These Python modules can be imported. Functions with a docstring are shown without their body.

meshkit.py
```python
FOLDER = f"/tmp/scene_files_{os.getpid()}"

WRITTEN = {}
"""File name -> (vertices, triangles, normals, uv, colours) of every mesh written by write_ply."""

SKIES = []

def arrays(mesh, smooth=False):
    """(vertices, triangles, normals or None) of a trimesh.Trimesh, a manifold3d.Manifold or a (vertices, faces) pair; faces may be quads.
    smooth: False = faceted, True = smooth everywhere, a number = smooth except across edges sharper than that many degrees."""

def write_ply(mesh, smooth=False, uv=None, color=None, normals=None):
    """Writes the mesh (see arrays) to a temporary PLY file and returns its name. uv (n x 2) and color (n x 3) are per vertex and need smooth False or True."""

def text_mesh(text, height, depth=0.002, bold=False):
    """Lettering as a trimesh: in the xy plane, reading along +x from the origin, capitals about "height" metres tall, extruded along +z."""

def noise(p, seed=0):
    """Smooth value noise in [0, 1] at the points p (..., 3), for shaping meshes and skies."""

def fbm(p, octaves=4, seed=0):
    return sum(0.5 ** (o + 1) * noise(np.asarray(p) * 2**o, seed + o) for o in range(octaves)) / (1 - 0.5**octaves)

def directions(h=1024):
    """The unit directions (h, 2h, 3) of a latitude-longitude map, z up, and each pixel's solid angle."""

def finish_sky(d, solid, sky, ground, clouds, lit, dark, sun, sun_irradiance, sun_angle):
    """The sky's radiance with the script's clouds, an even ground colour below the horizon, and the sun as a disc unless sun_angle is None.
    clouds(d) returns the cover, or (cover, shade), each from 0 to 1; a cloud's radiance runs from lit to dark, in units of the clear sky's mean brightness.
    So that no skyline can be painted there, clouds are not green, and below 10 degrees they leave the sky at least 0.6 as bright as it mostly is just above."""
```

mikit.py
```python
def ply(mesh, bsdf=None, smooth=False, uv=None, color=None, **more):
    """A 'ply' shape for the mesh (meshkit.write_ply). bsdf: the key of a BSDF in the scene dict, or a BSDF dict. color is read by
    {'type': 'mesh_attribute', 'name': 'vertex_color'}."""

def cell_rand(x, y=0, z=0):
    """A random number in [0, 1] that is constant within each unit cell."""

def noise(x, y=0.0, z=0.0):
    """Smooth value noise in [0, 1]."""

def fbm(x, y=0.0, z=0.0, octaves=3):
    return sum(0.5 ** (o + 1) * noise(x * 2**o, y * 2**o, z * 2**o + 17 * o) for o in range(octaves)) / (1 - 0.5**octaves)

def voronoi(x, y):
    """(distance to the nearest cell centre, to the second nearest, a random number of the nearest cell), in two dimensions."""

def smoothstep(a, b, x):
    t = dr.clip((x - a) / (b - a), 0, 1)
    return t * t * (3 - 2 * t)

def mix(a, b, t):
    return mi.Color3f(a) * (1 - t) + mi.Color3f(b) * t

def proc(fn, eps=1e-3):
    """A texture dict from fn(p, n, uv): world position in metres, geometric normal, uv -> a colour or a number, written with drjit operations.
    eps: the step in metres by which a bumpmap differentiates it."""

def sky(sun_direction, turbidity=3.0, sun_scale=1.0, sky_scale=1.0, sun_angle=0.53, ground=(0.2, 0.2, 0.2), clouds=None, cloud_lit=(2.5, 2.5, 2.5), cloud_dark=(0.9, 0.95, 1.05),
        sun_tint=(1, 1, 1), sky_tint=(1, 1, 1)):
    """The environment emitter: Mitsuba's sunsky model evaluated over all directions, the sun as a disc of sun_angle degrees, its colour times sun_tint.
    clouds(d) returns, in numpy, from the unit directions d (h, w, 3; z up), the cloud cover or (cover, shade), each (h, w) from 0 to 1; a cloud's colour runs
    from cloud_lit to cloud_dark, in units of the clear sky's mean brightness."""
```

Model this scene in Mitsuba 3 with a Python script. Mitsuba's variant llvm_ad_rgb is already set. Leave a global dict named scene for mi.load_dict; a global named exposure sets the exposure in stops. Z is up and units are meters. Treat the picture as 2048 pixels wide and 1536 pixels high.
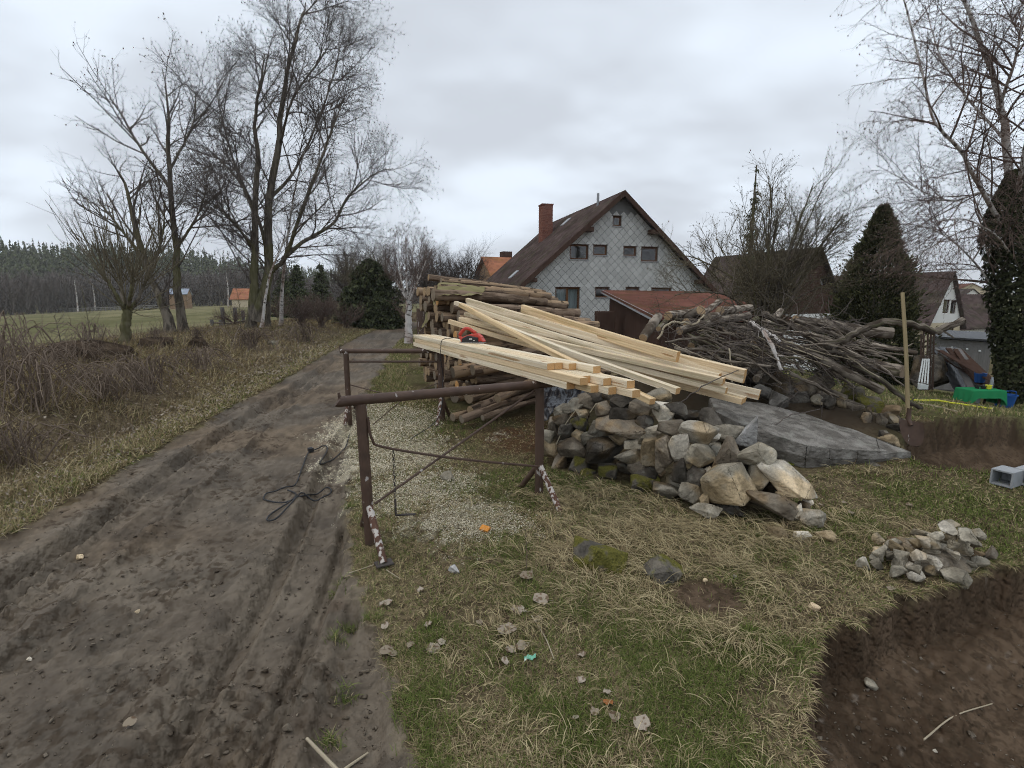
import math, random
import numpy as np, trimesh, mitsuba as mi, drjit as dr, mikit, meshkit
from scipy.spatial import ConvexHull, cKDTree
from mikit import cell_rand, smoothstep, mix, proc
from shapely.geometry import Polygon, box as sbox

T = mi.ScalarTransform4f
scene, labels = {}, {}

# ------------------------------------------------------------------ camera, sky, exposure
EYE = 1.6
PITCH = math.atan(168 / 1024)
cP, sP = math.cos(PITCH), math.sin(PITCH)
scene['camera'] = {'type': 'perspective', 'fov': 90.0, 'fov_axis': 'x', 'near_clip': 0.05, 'far_clip': 4000.0,
                   'to_world': T().look_at(origin=[0, 0, EYE], target=[0, cP, EYE - sP], up=[0, 0, 1])}


def clouds(d):
    x, y, z = d[..., 0], d[..., 1], d[..., 2]
    k = 1.0 / (np.maximum(z, 0) + 0.30)
    q = np.stack([x * k, y * k, z * 0], -1)
    n = meshkit.fbm(q * np.array([1.5, 1.9, 1]) + 3.1, 4, 11)
    m = meshkit.fbm(q * np.array([4.2, 6.0, 1]) + 9.7, 3, 5)
    s = np.clip((n * 0.68 + m * 0.32 - 0.37) / 0.27, 0, 1)
    s = s * s * (3 - 2 * s)
    return np.ones_like(x), s


scene['sky'] = mikit.sky((-0.35, -0.15, 0.92), turbidity=5.0, sun_scale=0.10, sun_angle=45.0, clouds=clouds, ground=(0.12, 0.11, 0.09),
                         cloud_lit=(1.55, 1.71, 1.90), cloud_dark=(1.13, 1.22, 1.35))
exposure = 2.2


# ------------------------------------------------------------------ places: photo rays only serve to read off where a thing stands
def ray(u, v):
    a, b = (u - 1024) / 1024.0, (768 - v) / 1024.0
    return np.array([a, cP + b * sP, -sP + b * cP])


def at(u, v, Y):
    r = ray(u, v)
    return np.array([0, 0, EYE]) + r * (Y / r[1])


def atz(u, v, z=0.0):
    r = ray(u, v)
    return np.array([0, 0, EYE]) + r * ((z - EYE) / r[2])


# ------------------------------------------------------------------ helpers
TABLE = mi.Float(np.random.default_rng(1).random(32768).astype(np.float32))


def noise(x, y=0.0, z=0.0):
    """smooth value noise from a table of random numbers (repeats after 32 cells): compiles faster than a hash"""
    p = [mi.Float(x), mi.Float(y), mi.Float(z)]
    i = [dr.floor(v) for v in p]
    f = [v - a for v, a in zip(p, i)]
    f = [a * a * (3 - 2 * a) for a in f]
    i = [mi.UInt32(mi.Int32(a)) & 31 for a in i]
    x1, y0, z0 = (i[0] + 1) & 31, i[1] * 32, i[2] * 1024
    y1, z1 = ((i[1] + 1) & 31) * 32, ((i[2] + 1) & 31) * 1024
    g = lambda a, b, c: dr.gather(mi.Float, TABLE, a + b + c)
    e = lambda b, c: dr.lerp(g(i[0], b, c), g(x1, b, c), f[0])
    return dr.lerp(dr.lerp(e(y0, z0), e(y1, z0), f[1]), dr.lerp(e(y0, z1), e(y1, z1), f[1]), f[2])


def fbm(x, y=0.0, z=0.0, octaves=3):
    return sum(0.5 ** (o + 1) * noise(x * 2 ** o + 5.3 * o, y * 2 ** o + 3.7 * o, z * 2 ** o + 17.1 * o) for o in range(octaves)) / (1 - 0.5 ** octaves)


used = {}


def key(name):
    n = used.get(name, 0)
    used[name] = n + 1
    return name if n == 0 else f'{name}_{n:03d}'


def tag(k, label=None, cat=None, group=None, kind=None):
    e = labels.setdefault(k, {})
    for a, b in (('label', label), ('category', cat), ('group', group), ('kind', kind)):
        if b:
            e[a] = b
    return k


KINDS = {}            # material name -> (shared surface, which of its colours): fewer surfaces compile faster


def shape(k, mesh, bsdf, smooth=False, uv=None, color=None):
    if bsdf in KINDS:
        bsdf, i = KINDS[bsdf]
        n = len(mesh.vertices) if hasattr(mesh, 'vertices') else len(mesh[0])
        uv = np.zeros((n, 2)) if uv is None else np.array(uv, float)
        if bsdf == 'roofing':
            uv[:, 0] += 1000 * i + 200
        else:
            uv[:, 1] = i + 0.5
        if smooth is not False and smooth is not True:
            smooth = True
    scene[k] = mikit.ply(mesh, bsdf + '_surface', smooth=smooth, uv=uv, color=color)
    return k


def thing(name, label, cat, group=None):
    return tag(key(name), label, cat, group)


def part(parent, name, mesh, bsdf, smooth=False, uv=None, color=None, label=None, kind=None):
    k = key(f'{parent}__{name}')
    shape(k, mesh, bsdf, smooth, uv, color)
    if label or kind:
        tag(k, label, None, None, kind)
    return k


def solo(name, mesh, bsdf, label, cat, group=None, smooth=False, uv=None, kind=None, color=None):
    k = key(name)
    shape(k, mesh, bsdf, smooth, uv, color)
    return tag(k, label, cat, group, kind)


class MB:
    """collects vertices, triangles and uv of ONE mesh"""
    def __init__(self):
        self.v, self.f, self.t, self.n = [], [], [], 0

    def add(self, v, f, uv=None):
        v = np.asarray(v, float)
        f = np.asarray(f, int)
        if f.shape[1] == 4:
            f = np.vstack([f[:, [0, 1, 2]], f[:, [0, 2, 3]]])
        self.v.append(v)
        self.f.append(f + self.n)
        self.t.append(np.zeros((len(v), 2)) if uv is None else np.asarray(uv, float))
        self.n += len(v)
        return self

    def box(self, c, s, R=None):
        b = trimesh.creation.box(extents=s)
        v = b.vertices if R is None else b.vertices @ np.asarray(R).T
        return self.add(v + np.asarray(c), b.faces)

    def mesh(self):
        return np.vstack(self.v), np.vstack(self.f)

    def uv(self):
        return np.vstack(self.t)


def tubes(lines, sides=5, ident=None, cap=False):
    """[(points n x 3, radii n)] -> (v, f, uv), uv = (around + 10*ident, metres along)"""
    V, Fc, U, off = [], [], [], 0
    groups = {}
    for i, (p, r) in enumerate(lines):
        groups.setdefault(len(p), []).append(i)
    ang = np.arange(sides) * 2 * np.pi / sides
    for n, ids in groups.items():
        P = np.stack([np.asarray(lines[i][0], float) for i in ids])
        R = np.stack([np.broadcast_to(np.asarray(lines[i][1], float), (n,)) for i in ids])
        m = len(ids)
        t = np.gradient(P, axis=1)
        t /= np.linalg.norm(t, axis=2, keepdims=True) + 1e-12
        ref = np.where(np.abs(t[:, :1, 2:]) < 0.85, np.array([0, 0, 1.0]), np.array([1.0, 0, 0]))
        a = np.cross(t, np.broadcast_to(ref, t.shape))
        a /= np.linalg.norm(a, axis=2, keepdims=True) + 1e-12
        b = np.cross(t, a)
        v = P[:, :, None] + R[:, :, None, None] * (np.cos(ang)[None, None, :, None] * a[:, :, None] + np.sin(ang)[None, None, :, None] * b[:, :, None])
        s = np.concatenate([np.zeros((m, 1)), np.cumsum(np.linalg.norm(np.diff(P, axis=1), axis=2), axis=1)], 1)
        idn = np.array([(ident if ident is not None else i) for i in ids], float)
        uu = np.broadcast_to(ang[None, None] / (2 * np.pi), (m, n, sides)) + 10 * (idn[:, None, None] % 977)
        vv = np.broadcast_to(s[:, :, None], (m, n, sides))
        i, j = np.meshgrid(np.arange(n - 1), np.arange(sides), indexing='ij')
        q = np.stack([i * sides + j, i * sides + (j + 1) % sides, (i + 1) * sides + (j + 1) % sides, (i + 1) * sides + j], -1).reshape(-1, 4)
        tri = np.vstack([q[:, [0, 1, 2]], q[:, [0, 2, 3]]])
        if cap:
            e = [[0, k + 1, k] for k in range(1, sides - 1)] + [[(n - 1) * sides, (n - 1) * sides + k, (n - 1) * sides + k + 1] for k in range(1, sides - 1)]
            tri = np.vstack([tri, e])
        nv = n * sides
        Fc.append((tri[None] + (np.arange(m) * nv)[:, None, None]).reshape(-1, 3) + off)
        V.append(v.reshape(-1, 3))
        U.append(np.stack([uu.reshape(-1), vv.reshape(-1)], 1))
        off += m * nv
    return np.vstack(V), np.vstack(Fc), np.vstack(U)


def spline(pts, n):
    """Catmull-Rom through the points, n samples"""
    p = np.asarray(pts, float)
    if len(p) == 2:
        return p[0] + (p[1] - p[0]) * np.linspace(0, 1, n)[:, None]
    e = np.vstack([2 * p[0] - p[1], p, 2 * p[-1] - p[-2]])
    t = np.linspace(0, len(p) - 1 - 1e-9, n)
    i = t.astype(int)
    f = (t - i)[:, None]
    a, b, c, d = e[i], e[i + 1], e[i + 2], e[i + 3]
    return 0.5 * (2 * b + (c - a) * f + (2 * a - 5 * b + 4 * c - d) * f ** 2 + (3 * b - a - 3 * c + d) * f ** 3)


def rotz(a):
    c, s = math.cos(a), math.sin(a)
    return np.array([[c, -s, 0], [s, c, 0], [0, 0, 1.0]])


def rand_rot(rng):
    q = rng.normal(size=4)
    return trimesh.transformations.quaternion_matrix(q / np.linalg.norm(q))[:3, :3]


def unit(v):
    v = np.asarray(v, float)
    return v / np.linalg.norm(v)


# ------------------------------------------------------------------ materials
def B(name, d, two=True):
    scene[name + '_surface'] = {'type': 'twosided', 'bsdf': d} if two else d
    return name


def rgb(*c):
    return {'type': 'rgb', 'value': list(c)}


def prin(name, color, rough=0.8, spec=0.3, bump=None, scale=1.0, **more):
    color = color if isinstance(color, dict) else rgb(*color)
    d = {'type': 'principled', 'base_color': color, 'roughness': rough, 'specular': spec, **more}
    if not isinstance(rough, dict) and rough >= 0.7 and spec <= 0.3 and not more:
        d = {'type': 'diffuse', 'reflectance': color}        # matt things: the gloss would not show
    if bump is not None:
        d = {'type': 'bumpmap', 'arbitrary': bump, 'scale': scale, 'bsdf': d}
    return B(name, d)


VC = {'type': 'mesh_attribute', 'name': 'vertex_color'}
B('mud_matter', {'type': 'bumpmap', 'scale': 1.0, 'arbitrary': proc(lambda p, n, uv: 0.030 * fbm(p.x * 30, p.y * 30, p.z * 30, octaves=3), eps=2e-3),
                 'bsdf': {'type': 'blendbsdf', 'weight': proc(lambda p, n, uv: 0.75 * smoothstep(0.50, 0.68, fbm(p.x * 27 + 4, p.y * 27, p.z * 27, octaves=3)) * (0.25 + 0.75 * smoothstep(0.38, 0.58, fbm(p.x * 2.1, p.y * 2.1, 1.0, octaves=2)))),
                          'wet': {'type': 'principled', 'base_color': VC, 'roughness': 0.6, 'specular': 0.25}, 'crumb': {'type': 'diffuse', 'reflectance': rgb(0.066, 0.050, 0.036)}}})
B('earth_matter', {'type': 'bumpmap', 'scale': 1.0, 'arbitrary': proc(lambda p, n, uv: 0.030 * fbm(p.x * 40, p.y * 40, p.z * 40, octaves=2), eps=2e-3),
                   'bsdf': {'type': 'blendbsdf', 'weight': proc(lambda p, n, uv: 0.7 * smoothstep(0.48, 0.66, fbm(p.x * 36 + 4, p.y * 36, p.z * 36, octaves=3))),
                            'plain': {'type': 'diffuse', 'reflectance': VC}, 'crumb': {'type': 'diffuse', 'reflectance': rgb(0.058, 0.042, 0.028)}}})
B('far_ground', {'type': 'diffuse', 'reflectance': VC})


def f_blade(p, n, uv):
    i = dr.floor(uv.x)
    a, b = cell_rand(i, 3), cell_rand(i, 7)
    dead = dr.floor(uv.y * 0.5)          # 0 green, 1 straw, 2 brown dead
    green = mix((0.072, 0.100, 0.026), (0.170, 0.200, 0.058), a)
    straw = mix((0.265, 0.210, 0.112), (0.500, 0.420, 0.250), a)
    brown = mix((0.155, 0.112, 0.066), (0.320, 0.245, 0.150), a)
    c = dr.select(dead < 0.5, green, dr.select(dead < 1.5, straw, brown))
    return c * (0.75 + 0.5 * b)


prin('blade', proc(f_blade), rough=0.75, spec=0.2)


def f_pine(p, n, uv):
    i = dr.floor(uv.x / 10)
    x = uv.x - 10 * i
    o = cell_rand(i, 2) * 31
    g = fbm(x * 26 + o, uv.y * 0.9 + o * 3, octaves=3)
    g2 = noise(x * 130 + o, uv.y * 3.0)
    kn = noise(x * 5 + o, uv.y * 2.2 + o)
    c = mix((0.690, 0.575, 0.410), (0.830, 0.745, 0.585), smoothstep(0.3, 0.7, g))
    c = mix(c, (0.64, 0.49, 0.31), 0.42 * smoothstep(0.55, 0.85, g2))
    c = mix(c, (0.34, 0.18, 0.08), 0.75 * smoothstep(0.90, 0.95, kn))
    tone = cell_rand(i, 9)
    c = mix(c, c * mi.Color3f(0.98, 0.84, 0.66), 0.9 * smoothstep(0.35, 1, tone))
    stain = fbm(x * 4 + o, uv.y * 1.7 + 5 * o, octaves=3)
    return mix(c, c * mi.Color3f(0.74, 0.74, 0.68), smoothstep(0.52, 0.70, stain))


prin('sawn_pine', proc(f_pine), rough=0.7, spec=0.2)


def f_endgrain(p, n, uv):
    i = dr.floor(uv.x / 10)
    x, y = uv.x - 10 * i - 0.5, uv.y - 0.5
    o = cell_rand(i, 4)
    r = dr.sqrt(dr.square(x + 0.9 * (o - 0.5)) + dr.square(y + 0.7 + o))
    g = 0.5 + 0.5 * dr.sin(r * 62)
    c = mix((0.50, 0.265, 0.10), (0.66, 0.41, 0.19), g)
    return mix(c, (0.58, 0.42, 0.25), 0.4 * fbm(x * 14 + 9 * o, y * 14, octaves=2))


prin('pine_end', proc(f_endgrain), rough=0.85, spec=0.1)


def f_cut(p, n, uv):
    i = dr.floor(uv.x / 10)
    x, y = uv.x - 10 * i - 5, uv.y
    o = cell_rand(i, 4)
    r = dr.sqrt(x * x + y * y) * (1 + 0.15 * noise(dr.atan2(y, x) * 1.5 + 9 * o))
    g = 0.5 + 0.5 * dr.sin(r * 44)
    c = mix((0.300, 0.205, 0.120), (0.410, 0.300, 0.185), g)
    c = mix(c, (0.23, 0.19, 0.145), smoothstep(0.3, 0.9, cell_rand(i, 6)))
    c = mix(c, (0.62, 0.33, 0.12), 0.8 * (cell_rand(i, 12) > 0.95))
    crack = smoothstep(0.06, 0.0, dr.abs(noise(dr.atan2(y, x) * 3 + 7 * o) - 0.5)) * smoothstep(0.1, 0.5, r)
    return mix(c, (0.06, 0.045, 0.03), 0.5 * crack)


prin('log_end', proc(f_cut), rough=0.9, spec=0.1)


def f_bark(p, n, uv):
    i = dr.floor(uv.x / 10)
    x = uv.x - 10 * i
    o = cell_rand(i, 2) * 57
    g = fbm(x * 9 + o, uv.y * 7 + o, octaves=3)
    tone = cell_rand(i, 5)
    c = mix((0.086, 0.061, 0.043), (0.200, 0.148, 0.108), smoothstep(0.3, 0.7, g))
    c = mix(c, c * 1.55, tone)
    peel = smoothstep(0.56, 0.60, fbm(x * 2.4 + o * 2, uv.y * 1.6 + o, octaves=3)) * (cell_rand(i, 8) > 0.45)
    c = mix(c, mix((0.42, 0.31, 0.20), (0.30, 0.20, 0.13), g), peel)
    return mix(c, (0.035, 0.026, 0.02), 0.8 * smoothstep(0.84, 0.90, noise(x * 6 + o, uv.y * 9 + o)))


prin('spruce_bark', proc(f_bark), rough=0.9, spec=0.15)


def f_grey(p, n, uv):
    i = dr.floor(uv.x / 10)
    x = uv.x - 10 * i
    o = cell_rand(i, 2) * 57
    g = fbm(x * 5 + o, uv.y * 9 + o, octaves=3)
    t = cell_rand(i, 5)
    c = mix((0.078, 0.062, 0.048), (0.285, 0.245, 0.200), smoothstep(0.32, 0.72, g))
    c = c * (0.60 + 0.8 * t)
    moss = smoothstep(0.55, 0.66, fbm(x * 2 + 3 * o, uv.y * 2 + o, octaves=3)) * (cell_rand(i, 14) > 0.6)
    return mix(c, (0.10, 0.105, 0.05), 0.6 * moss)


prin('old_bark', proc(f_grey), rough=0.9, spec=0.15)


def f_birch(p, n, uv):
    i = dr.floor(uv.x / 10)
    x = uv.x - 10 * i
    o = cell_rand(i, 2) * 57
    w = mix((0.48, 0.44, 0.41), (0.68, 0.65, 0.61), fbm(x * 3 + o, uv.y * 4, octaves=3))
    d = fbm(x * 3.0 + o, uv.y * 13 + o, octaves=3)
    w = mix(w, (0.10, 0.085, 0.075), smoothstep(0.60, 0.68, d))
    return mix(w, (0.30, 0.20, 0.15), 0.6 * smoothstep(0.5, 0.7, fbm(x * 1.5 + 2 * o, uv.y * 1.5, octaves=2)))


prin('birch_bark', proc(f_birch), rough=0.75, spec=0.2)


def f_trunk(p, n, uv):
    g = fbm(p.x * 14, p.y * 14, p.z * 3.5, octaves=3)
    c = mix((0.072, 0.061, 0.049), (0.190, 0.164, 0.132), smoothstep(0.3, 0.72, g))
    m = smoothstep(0.47, 0.62, fbm(p.x * 2.2, p.y * 2.2, p.z * 1.1, octaves=3)) * smoothstep(8.5, 3.0, p.z)
    return mix(c, (0.125, 0.120, 0.052), 0.65 * m)


prin('tree_bark', proc(f_trunk), rough=0.92, spec=0.1)
TWIGS = dict(twig_dark=((0.078, 0.066, 0.060), (0.165, 0.140, 0.125)), twig_red=((0.105, 0.076, 0.064), (0.200, 0.148, 0.125)), twig_olive=((0.105, 0.090, 0.062), (0.205, 0.175, 0.122)), bramble_stem=((0.110, 0.082, 0.064), (0.270, 0.212, 0.165)))


def pick(k, values):
    """values[k] for a float k"""
    c = values[-1] if not isinstance(values[0], tuple) else mi.Color3f(values[-1])
    for i in range(len(values) - 2, -1, -1):
        c = dr.select(k < i + 1, values[i] if not isinstance(values[0], tuple) else mi.Color3f(values[i]), c)
    return c


ROCKS = dict(stone_grey=((0.128, 0.114, 0.090), (0.290, 0.262, 0.210), 0, .25), stone_dark=((0.066, 0.059, 0.050), (0.155, 0.138, 0.116), 0, .2), stone_pale=((0.36, 0.325, 0.26), (0.60, 0.55, 0.46), 0, .05),
             stone_tan=((0.205, 0.182, 0.140), (0.385, 0.348, 0.275), 0, .15), stone_brown=((0.110, 0.090, 0.068), (0.240, 0.204, 0.158), 0, .1), stone_granite=((0.38, 0.37, 0.35), (0.56, 0.55, 0.53), 0, 0.0),
             stone_moss=((0.085, 0.078, 0.068), (0.165, 0.145, 0.115), .565, .1), stone_slab=((0.150, 0.138, 0.122), (0.290, 0.272, 0.246), 0, .35))
for i_, n_ in enumerate(ROCKS):
    KINDS[n_] = ('rock', i_)


def f_rock(p, n, uv):
    k = uv.y
    v = list(ROCKS.values())
    lo, hi, moss, lich = (pick(k, [q[j] for q in v]) for j in range(4))
    t = cell_rand(dr.floor(uv.x), 3)
    g = fbm(p.x * 9 + 17 * t, p.y * 9, p.z * 9, octaves=3)
    s = noise(p.x * 150, p.y * 150, p.z * 150)
    h = fbm(p.x * 4 + 9 * t, p.y * 4 + 40, p.z * 4, octaves=3)
    l = fbm(p.x * 15 + 3, p.y * 15, p.z * 15 + 8 * t, octaves=3)
    c = lo + (hi - lo) * smoothstep(0.28, 0.74, g)
    c = c * (0.72 + 0.56 * t) * (0.78 + 0.44 * s)
    c = mix(c, c * mi.Color3f(1.20, 1.0, 0.74), 0.8 * smoothstep(0.5, 0.66, h) * (k < 5))
    c = mix(c, c * 0.5, 0.4 * smoothstep(0.40, 0.32, l))
    c = mix(c, (0.33, 0.33, 0.29), lich * smoothstep(0.62, 0.70, l))
    return mix(c, mix((0.070, 0.070, 0.022), (0.175, 0.158, 0.042), s), smoothstep(1 - moss, 1.12 - moss, 0.45 * h + 0.55 * l) * (moss > 0.1))


prin('rock', proc(f_rock), rough=0.9, spec=0.2, bump=proc(lambda p, n, uv: 0.022 * fbm(p.x * 44, p.y * 44, p.z * 44, octaves=3), eps=3e-3))

prin('rust_pipe', proc(lambda p, n, uv: mix(mix((0.050, 0.031, 0.022), (0.105, 0.062, 0.042), fbm(p.x * 18, p.y * 18, p.z * 18, octaves=3)), (0.40, 0.36, 0.33), smoothstep(0.74, 0.78, fbm(p.x * 30, p.y * 30, p.z * 14 + 4, octaves=3)))),
     rough=0.6, spec=0.4)
prin('flaking_pipe', proc(lambda p, n, uv: mix(mix((0.075, 0.045, 0.036), (0.16, 0.09, 0.065), fbm(p.x * 18, p.y * 18, p.z * 18, octaves=3)), (0.50, 0.46, 0.42), smoothstep(0.50, 0.58, fbm(p.x * 48, p.y * 48, p.z * 30 + 4, octaves=3)))),
     rough=0.75, spec=0.3)
prin('iron_dark', (0.055, 0.045, 0.04), rough=0.6, spec=0.4)
prin('saw_red', proc(lambda p, n, uv: mix((0.56, 0.055, 0.03), (0.44, 0.045, 0.03), fbm(p.x * 60, p.y * 60, p.z * 60, octaves=2))), rough=0.42, spec=0.5)
prin('rubber_black', (0.022, 0.022, 0.024), rough=0.5, spec=0.4)
prin('label_white', (0.62, 0.60, 0.58), rough=0.5)
prin('steel', (0.45, 0.45, 0.46), rough=0.35, metallic=0.9)
prin('black_film', (0.014, 0.014, 0.018), rough=0.22, spec=0.6)
prin('canvas_olive', proc(lambda p, n, uv: mix((0.175, 0.152, 0.075), (0.290, 0.258, 0.140), fbm(p.x * 8, p.y * 8, p.z * 8, octaves=3))), rough=0.8, spec=0.2)
FLAKES = dict(needle_dark=((0.036, 0.046, 0.026), (0.110, 0.122, 0.062)), needle_thuja=((0.038, 0.044, 0.022), (0.120, 0.120, 0.058)), needle_far=((0.036, 0.046, 0.026), (0.110, 0.122, 0.062)), wood_far=((0.080, 0.067, 0.062), (0.150, 0.126, 0.116)),
              ivy_leaf=((0.022, 0.027, 0.014), (0.075, 0.080, 0.040)), sawdust_chip=((0.52, 0.46, 0.33), (0.74, 0.69, 0.55)), dead_leaf=((0.250, 0.205, 0.150), (0.400, 0.345, 0.280)))
for i_, n_ in enumerate(list(TWIGS) + list(FLAKES)):
    KINDS[n_] = ('flake', i_)


def f_flake(p, n, uv):
    v = list(TWIGS.values()) + list(FLAKES.values())
    s = noise(p.x * 2, p.y * 2, p.z * 2)
    t = dr.select(uv.y < 4, s, cell_rand(dr.floor(uv.x), 3))
    lo, hi = pick(uv.y, [q[0] for q in v]), pick(uv.y, [q[1] for q in v])
    c = lo + (hi - lo) * t
    return mix(c, c * mi.Color3f(0.5, 0.42, 0.38), smoothstep(0.5, 0.75, noise(p.x * 90, p.y * 90, p.z * 90)) * (uv.y > 10))


prin('flake', proc(f_flake), rough=0.9, spec=0.2)
prin('leaf_orange', (0.30, 0.125, 0.05), rough=0.8)
prin('scrap_wood', (0.62, 0.26, 0.06), rough=0.7)
prin('mint_paper', proc(lambda p, n, uv: mix((0.20, 0.50, 0.36), (0.62, 0.72, 0.64), smoothstep(0.45, 0.55, fbm(p.x * 50, p.y * 50, octaves=2)))), rough=0.6)
prin('bare_stick', proc(lambda p, n, uv: mix((0.30, 0.25, 0.17), (0.50, 0.44, 0.33), fbm(uv.x * 8, uv.y * 14, octaves=3))), rough=0.8)
prin('handle_wood', proc(lambda p, n, uv: mix((0.255, 0.200, 0.110), (0.385, 0.315, 0.190), fbm(uv.x * 6, uv.y * 3, octaves=3))), rough=0.7)
prin('concrete', proc(lambda p, n, uv: mix((0.27, 0.285, 0.30), (0.40, 0.41, 0.42), fbm(p.x * 12, p.y * 12, p.z * 12, octaves=3))), rough=0.9)
prin('moss_mat', proc(lambda p, n, uv: mix((0.085, 0.10, 0.018), (0.215, 0.225, 0.045), fbm(p.x * 60, p.y * 60, p.z * 60, octaves=2))), rough=0.95)
# buildings
prin('slate_grey', proc(lambda p, n, uv: mix((0.455, 0.452, 0.425), (0.545, 0.540, 0.510), cell_rand(dr.floor(uv.x), 3)) * (0.88 + 0.24 * fbm(p.x * 3, p.y * 3, p.z * 3, octaves=3))), rough=0.75, spec=0.3)
prin('joint_dark', (0.19, 0.19, 0.185), rough=0.9)


ROOFS = dict(roof_maroon=((0.060, 0.044, 0.041), (0.102, 0.074, 0.068)), roof_rust=((0.130, 0.060, 0.047), (0.165, 0.076, 0.058)), roof_dark=((0.052, 0.040, 0.036), (0.090, 0.070, 0.062)), roof_orange=((0.27, 0.115, 0.070), (0.36, 0.155, 0.090)), roof_blue=((0.26, 0.29, 0.37), (0.36, 0.39, 0.46)))
for i_, n_ in enumerate(ROOFS):
    KINDS[n_] = ('roofing', i_)


def f_roof(p, n, uv):
    k = dr.floor(uv.x / 1000)
    row = dr.floor(uv.y / 0.34)
    col = dr.floor(uv.x / 0.3 + 0.5 * (row - 2 * dr.floor(row / 2)))
    v = list(ROOFS.values())
    lo, hi = pick(k, [q[0] for q in v]), pick(k, [q[1] for q in v])
    c = (lo + (hi - lo) * cell_rand(col, row, 3)) * (0.75 + 0.5 * noise(p.x * 0.8, p.y * 0.8, p.z * 2))
    return mix(c, c * mi.Color3f(0.8, 0.95, 0.75), 0.7 * smoothstep(0.52, 0.62, fbm(p.x * 1.7 + 7, p.y * 1.7, p.z * 1.7, octaves=3)))


prin('roofing', proc(f_roof), rough=0.7, spec=0.3)
prin('brick_red', proc(lambda p, n, uv: mix(mix((0.155, 0.062, 0.046), (0.245, 0.105, 0.075), cell_rand(dr.floor((p.x + p.y) / 0.25), dr.floor(p.z / 0.08))), (0.27, 0.24, 0.21), smoothstep(0.84, 0.9, p.z / 0.08 - dr.floor(p.z / 0.08)) * 0.6)), rough=0.9)
prin('timber_brown', proc(lambda p, n, uv: mix((0.105, 0.050, 0.026), (0.185, 0.092, 0.048), fbm(p.x * 9, p.y * 9, p.z * 2, octaves=3))), rough=0.7)
prin('timber_dark', proc(lambda p, n, uv: mix((0.060, 0.036, 0.028), (0.095, 0.060, 0.046), fbm(p.x * 7, p.y * 7, p.z * 2, octaves=3))), rough=0.8)
prin('render_white', proc(lambda p, n, uv: mix((0.70, 0.69, 0.65), (0.78, 0.77, 0.73), fbm(p.x * 1.5, p.y * 1.5, p.z * 1.5, octaves=3))), rough=0.9)
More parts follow.
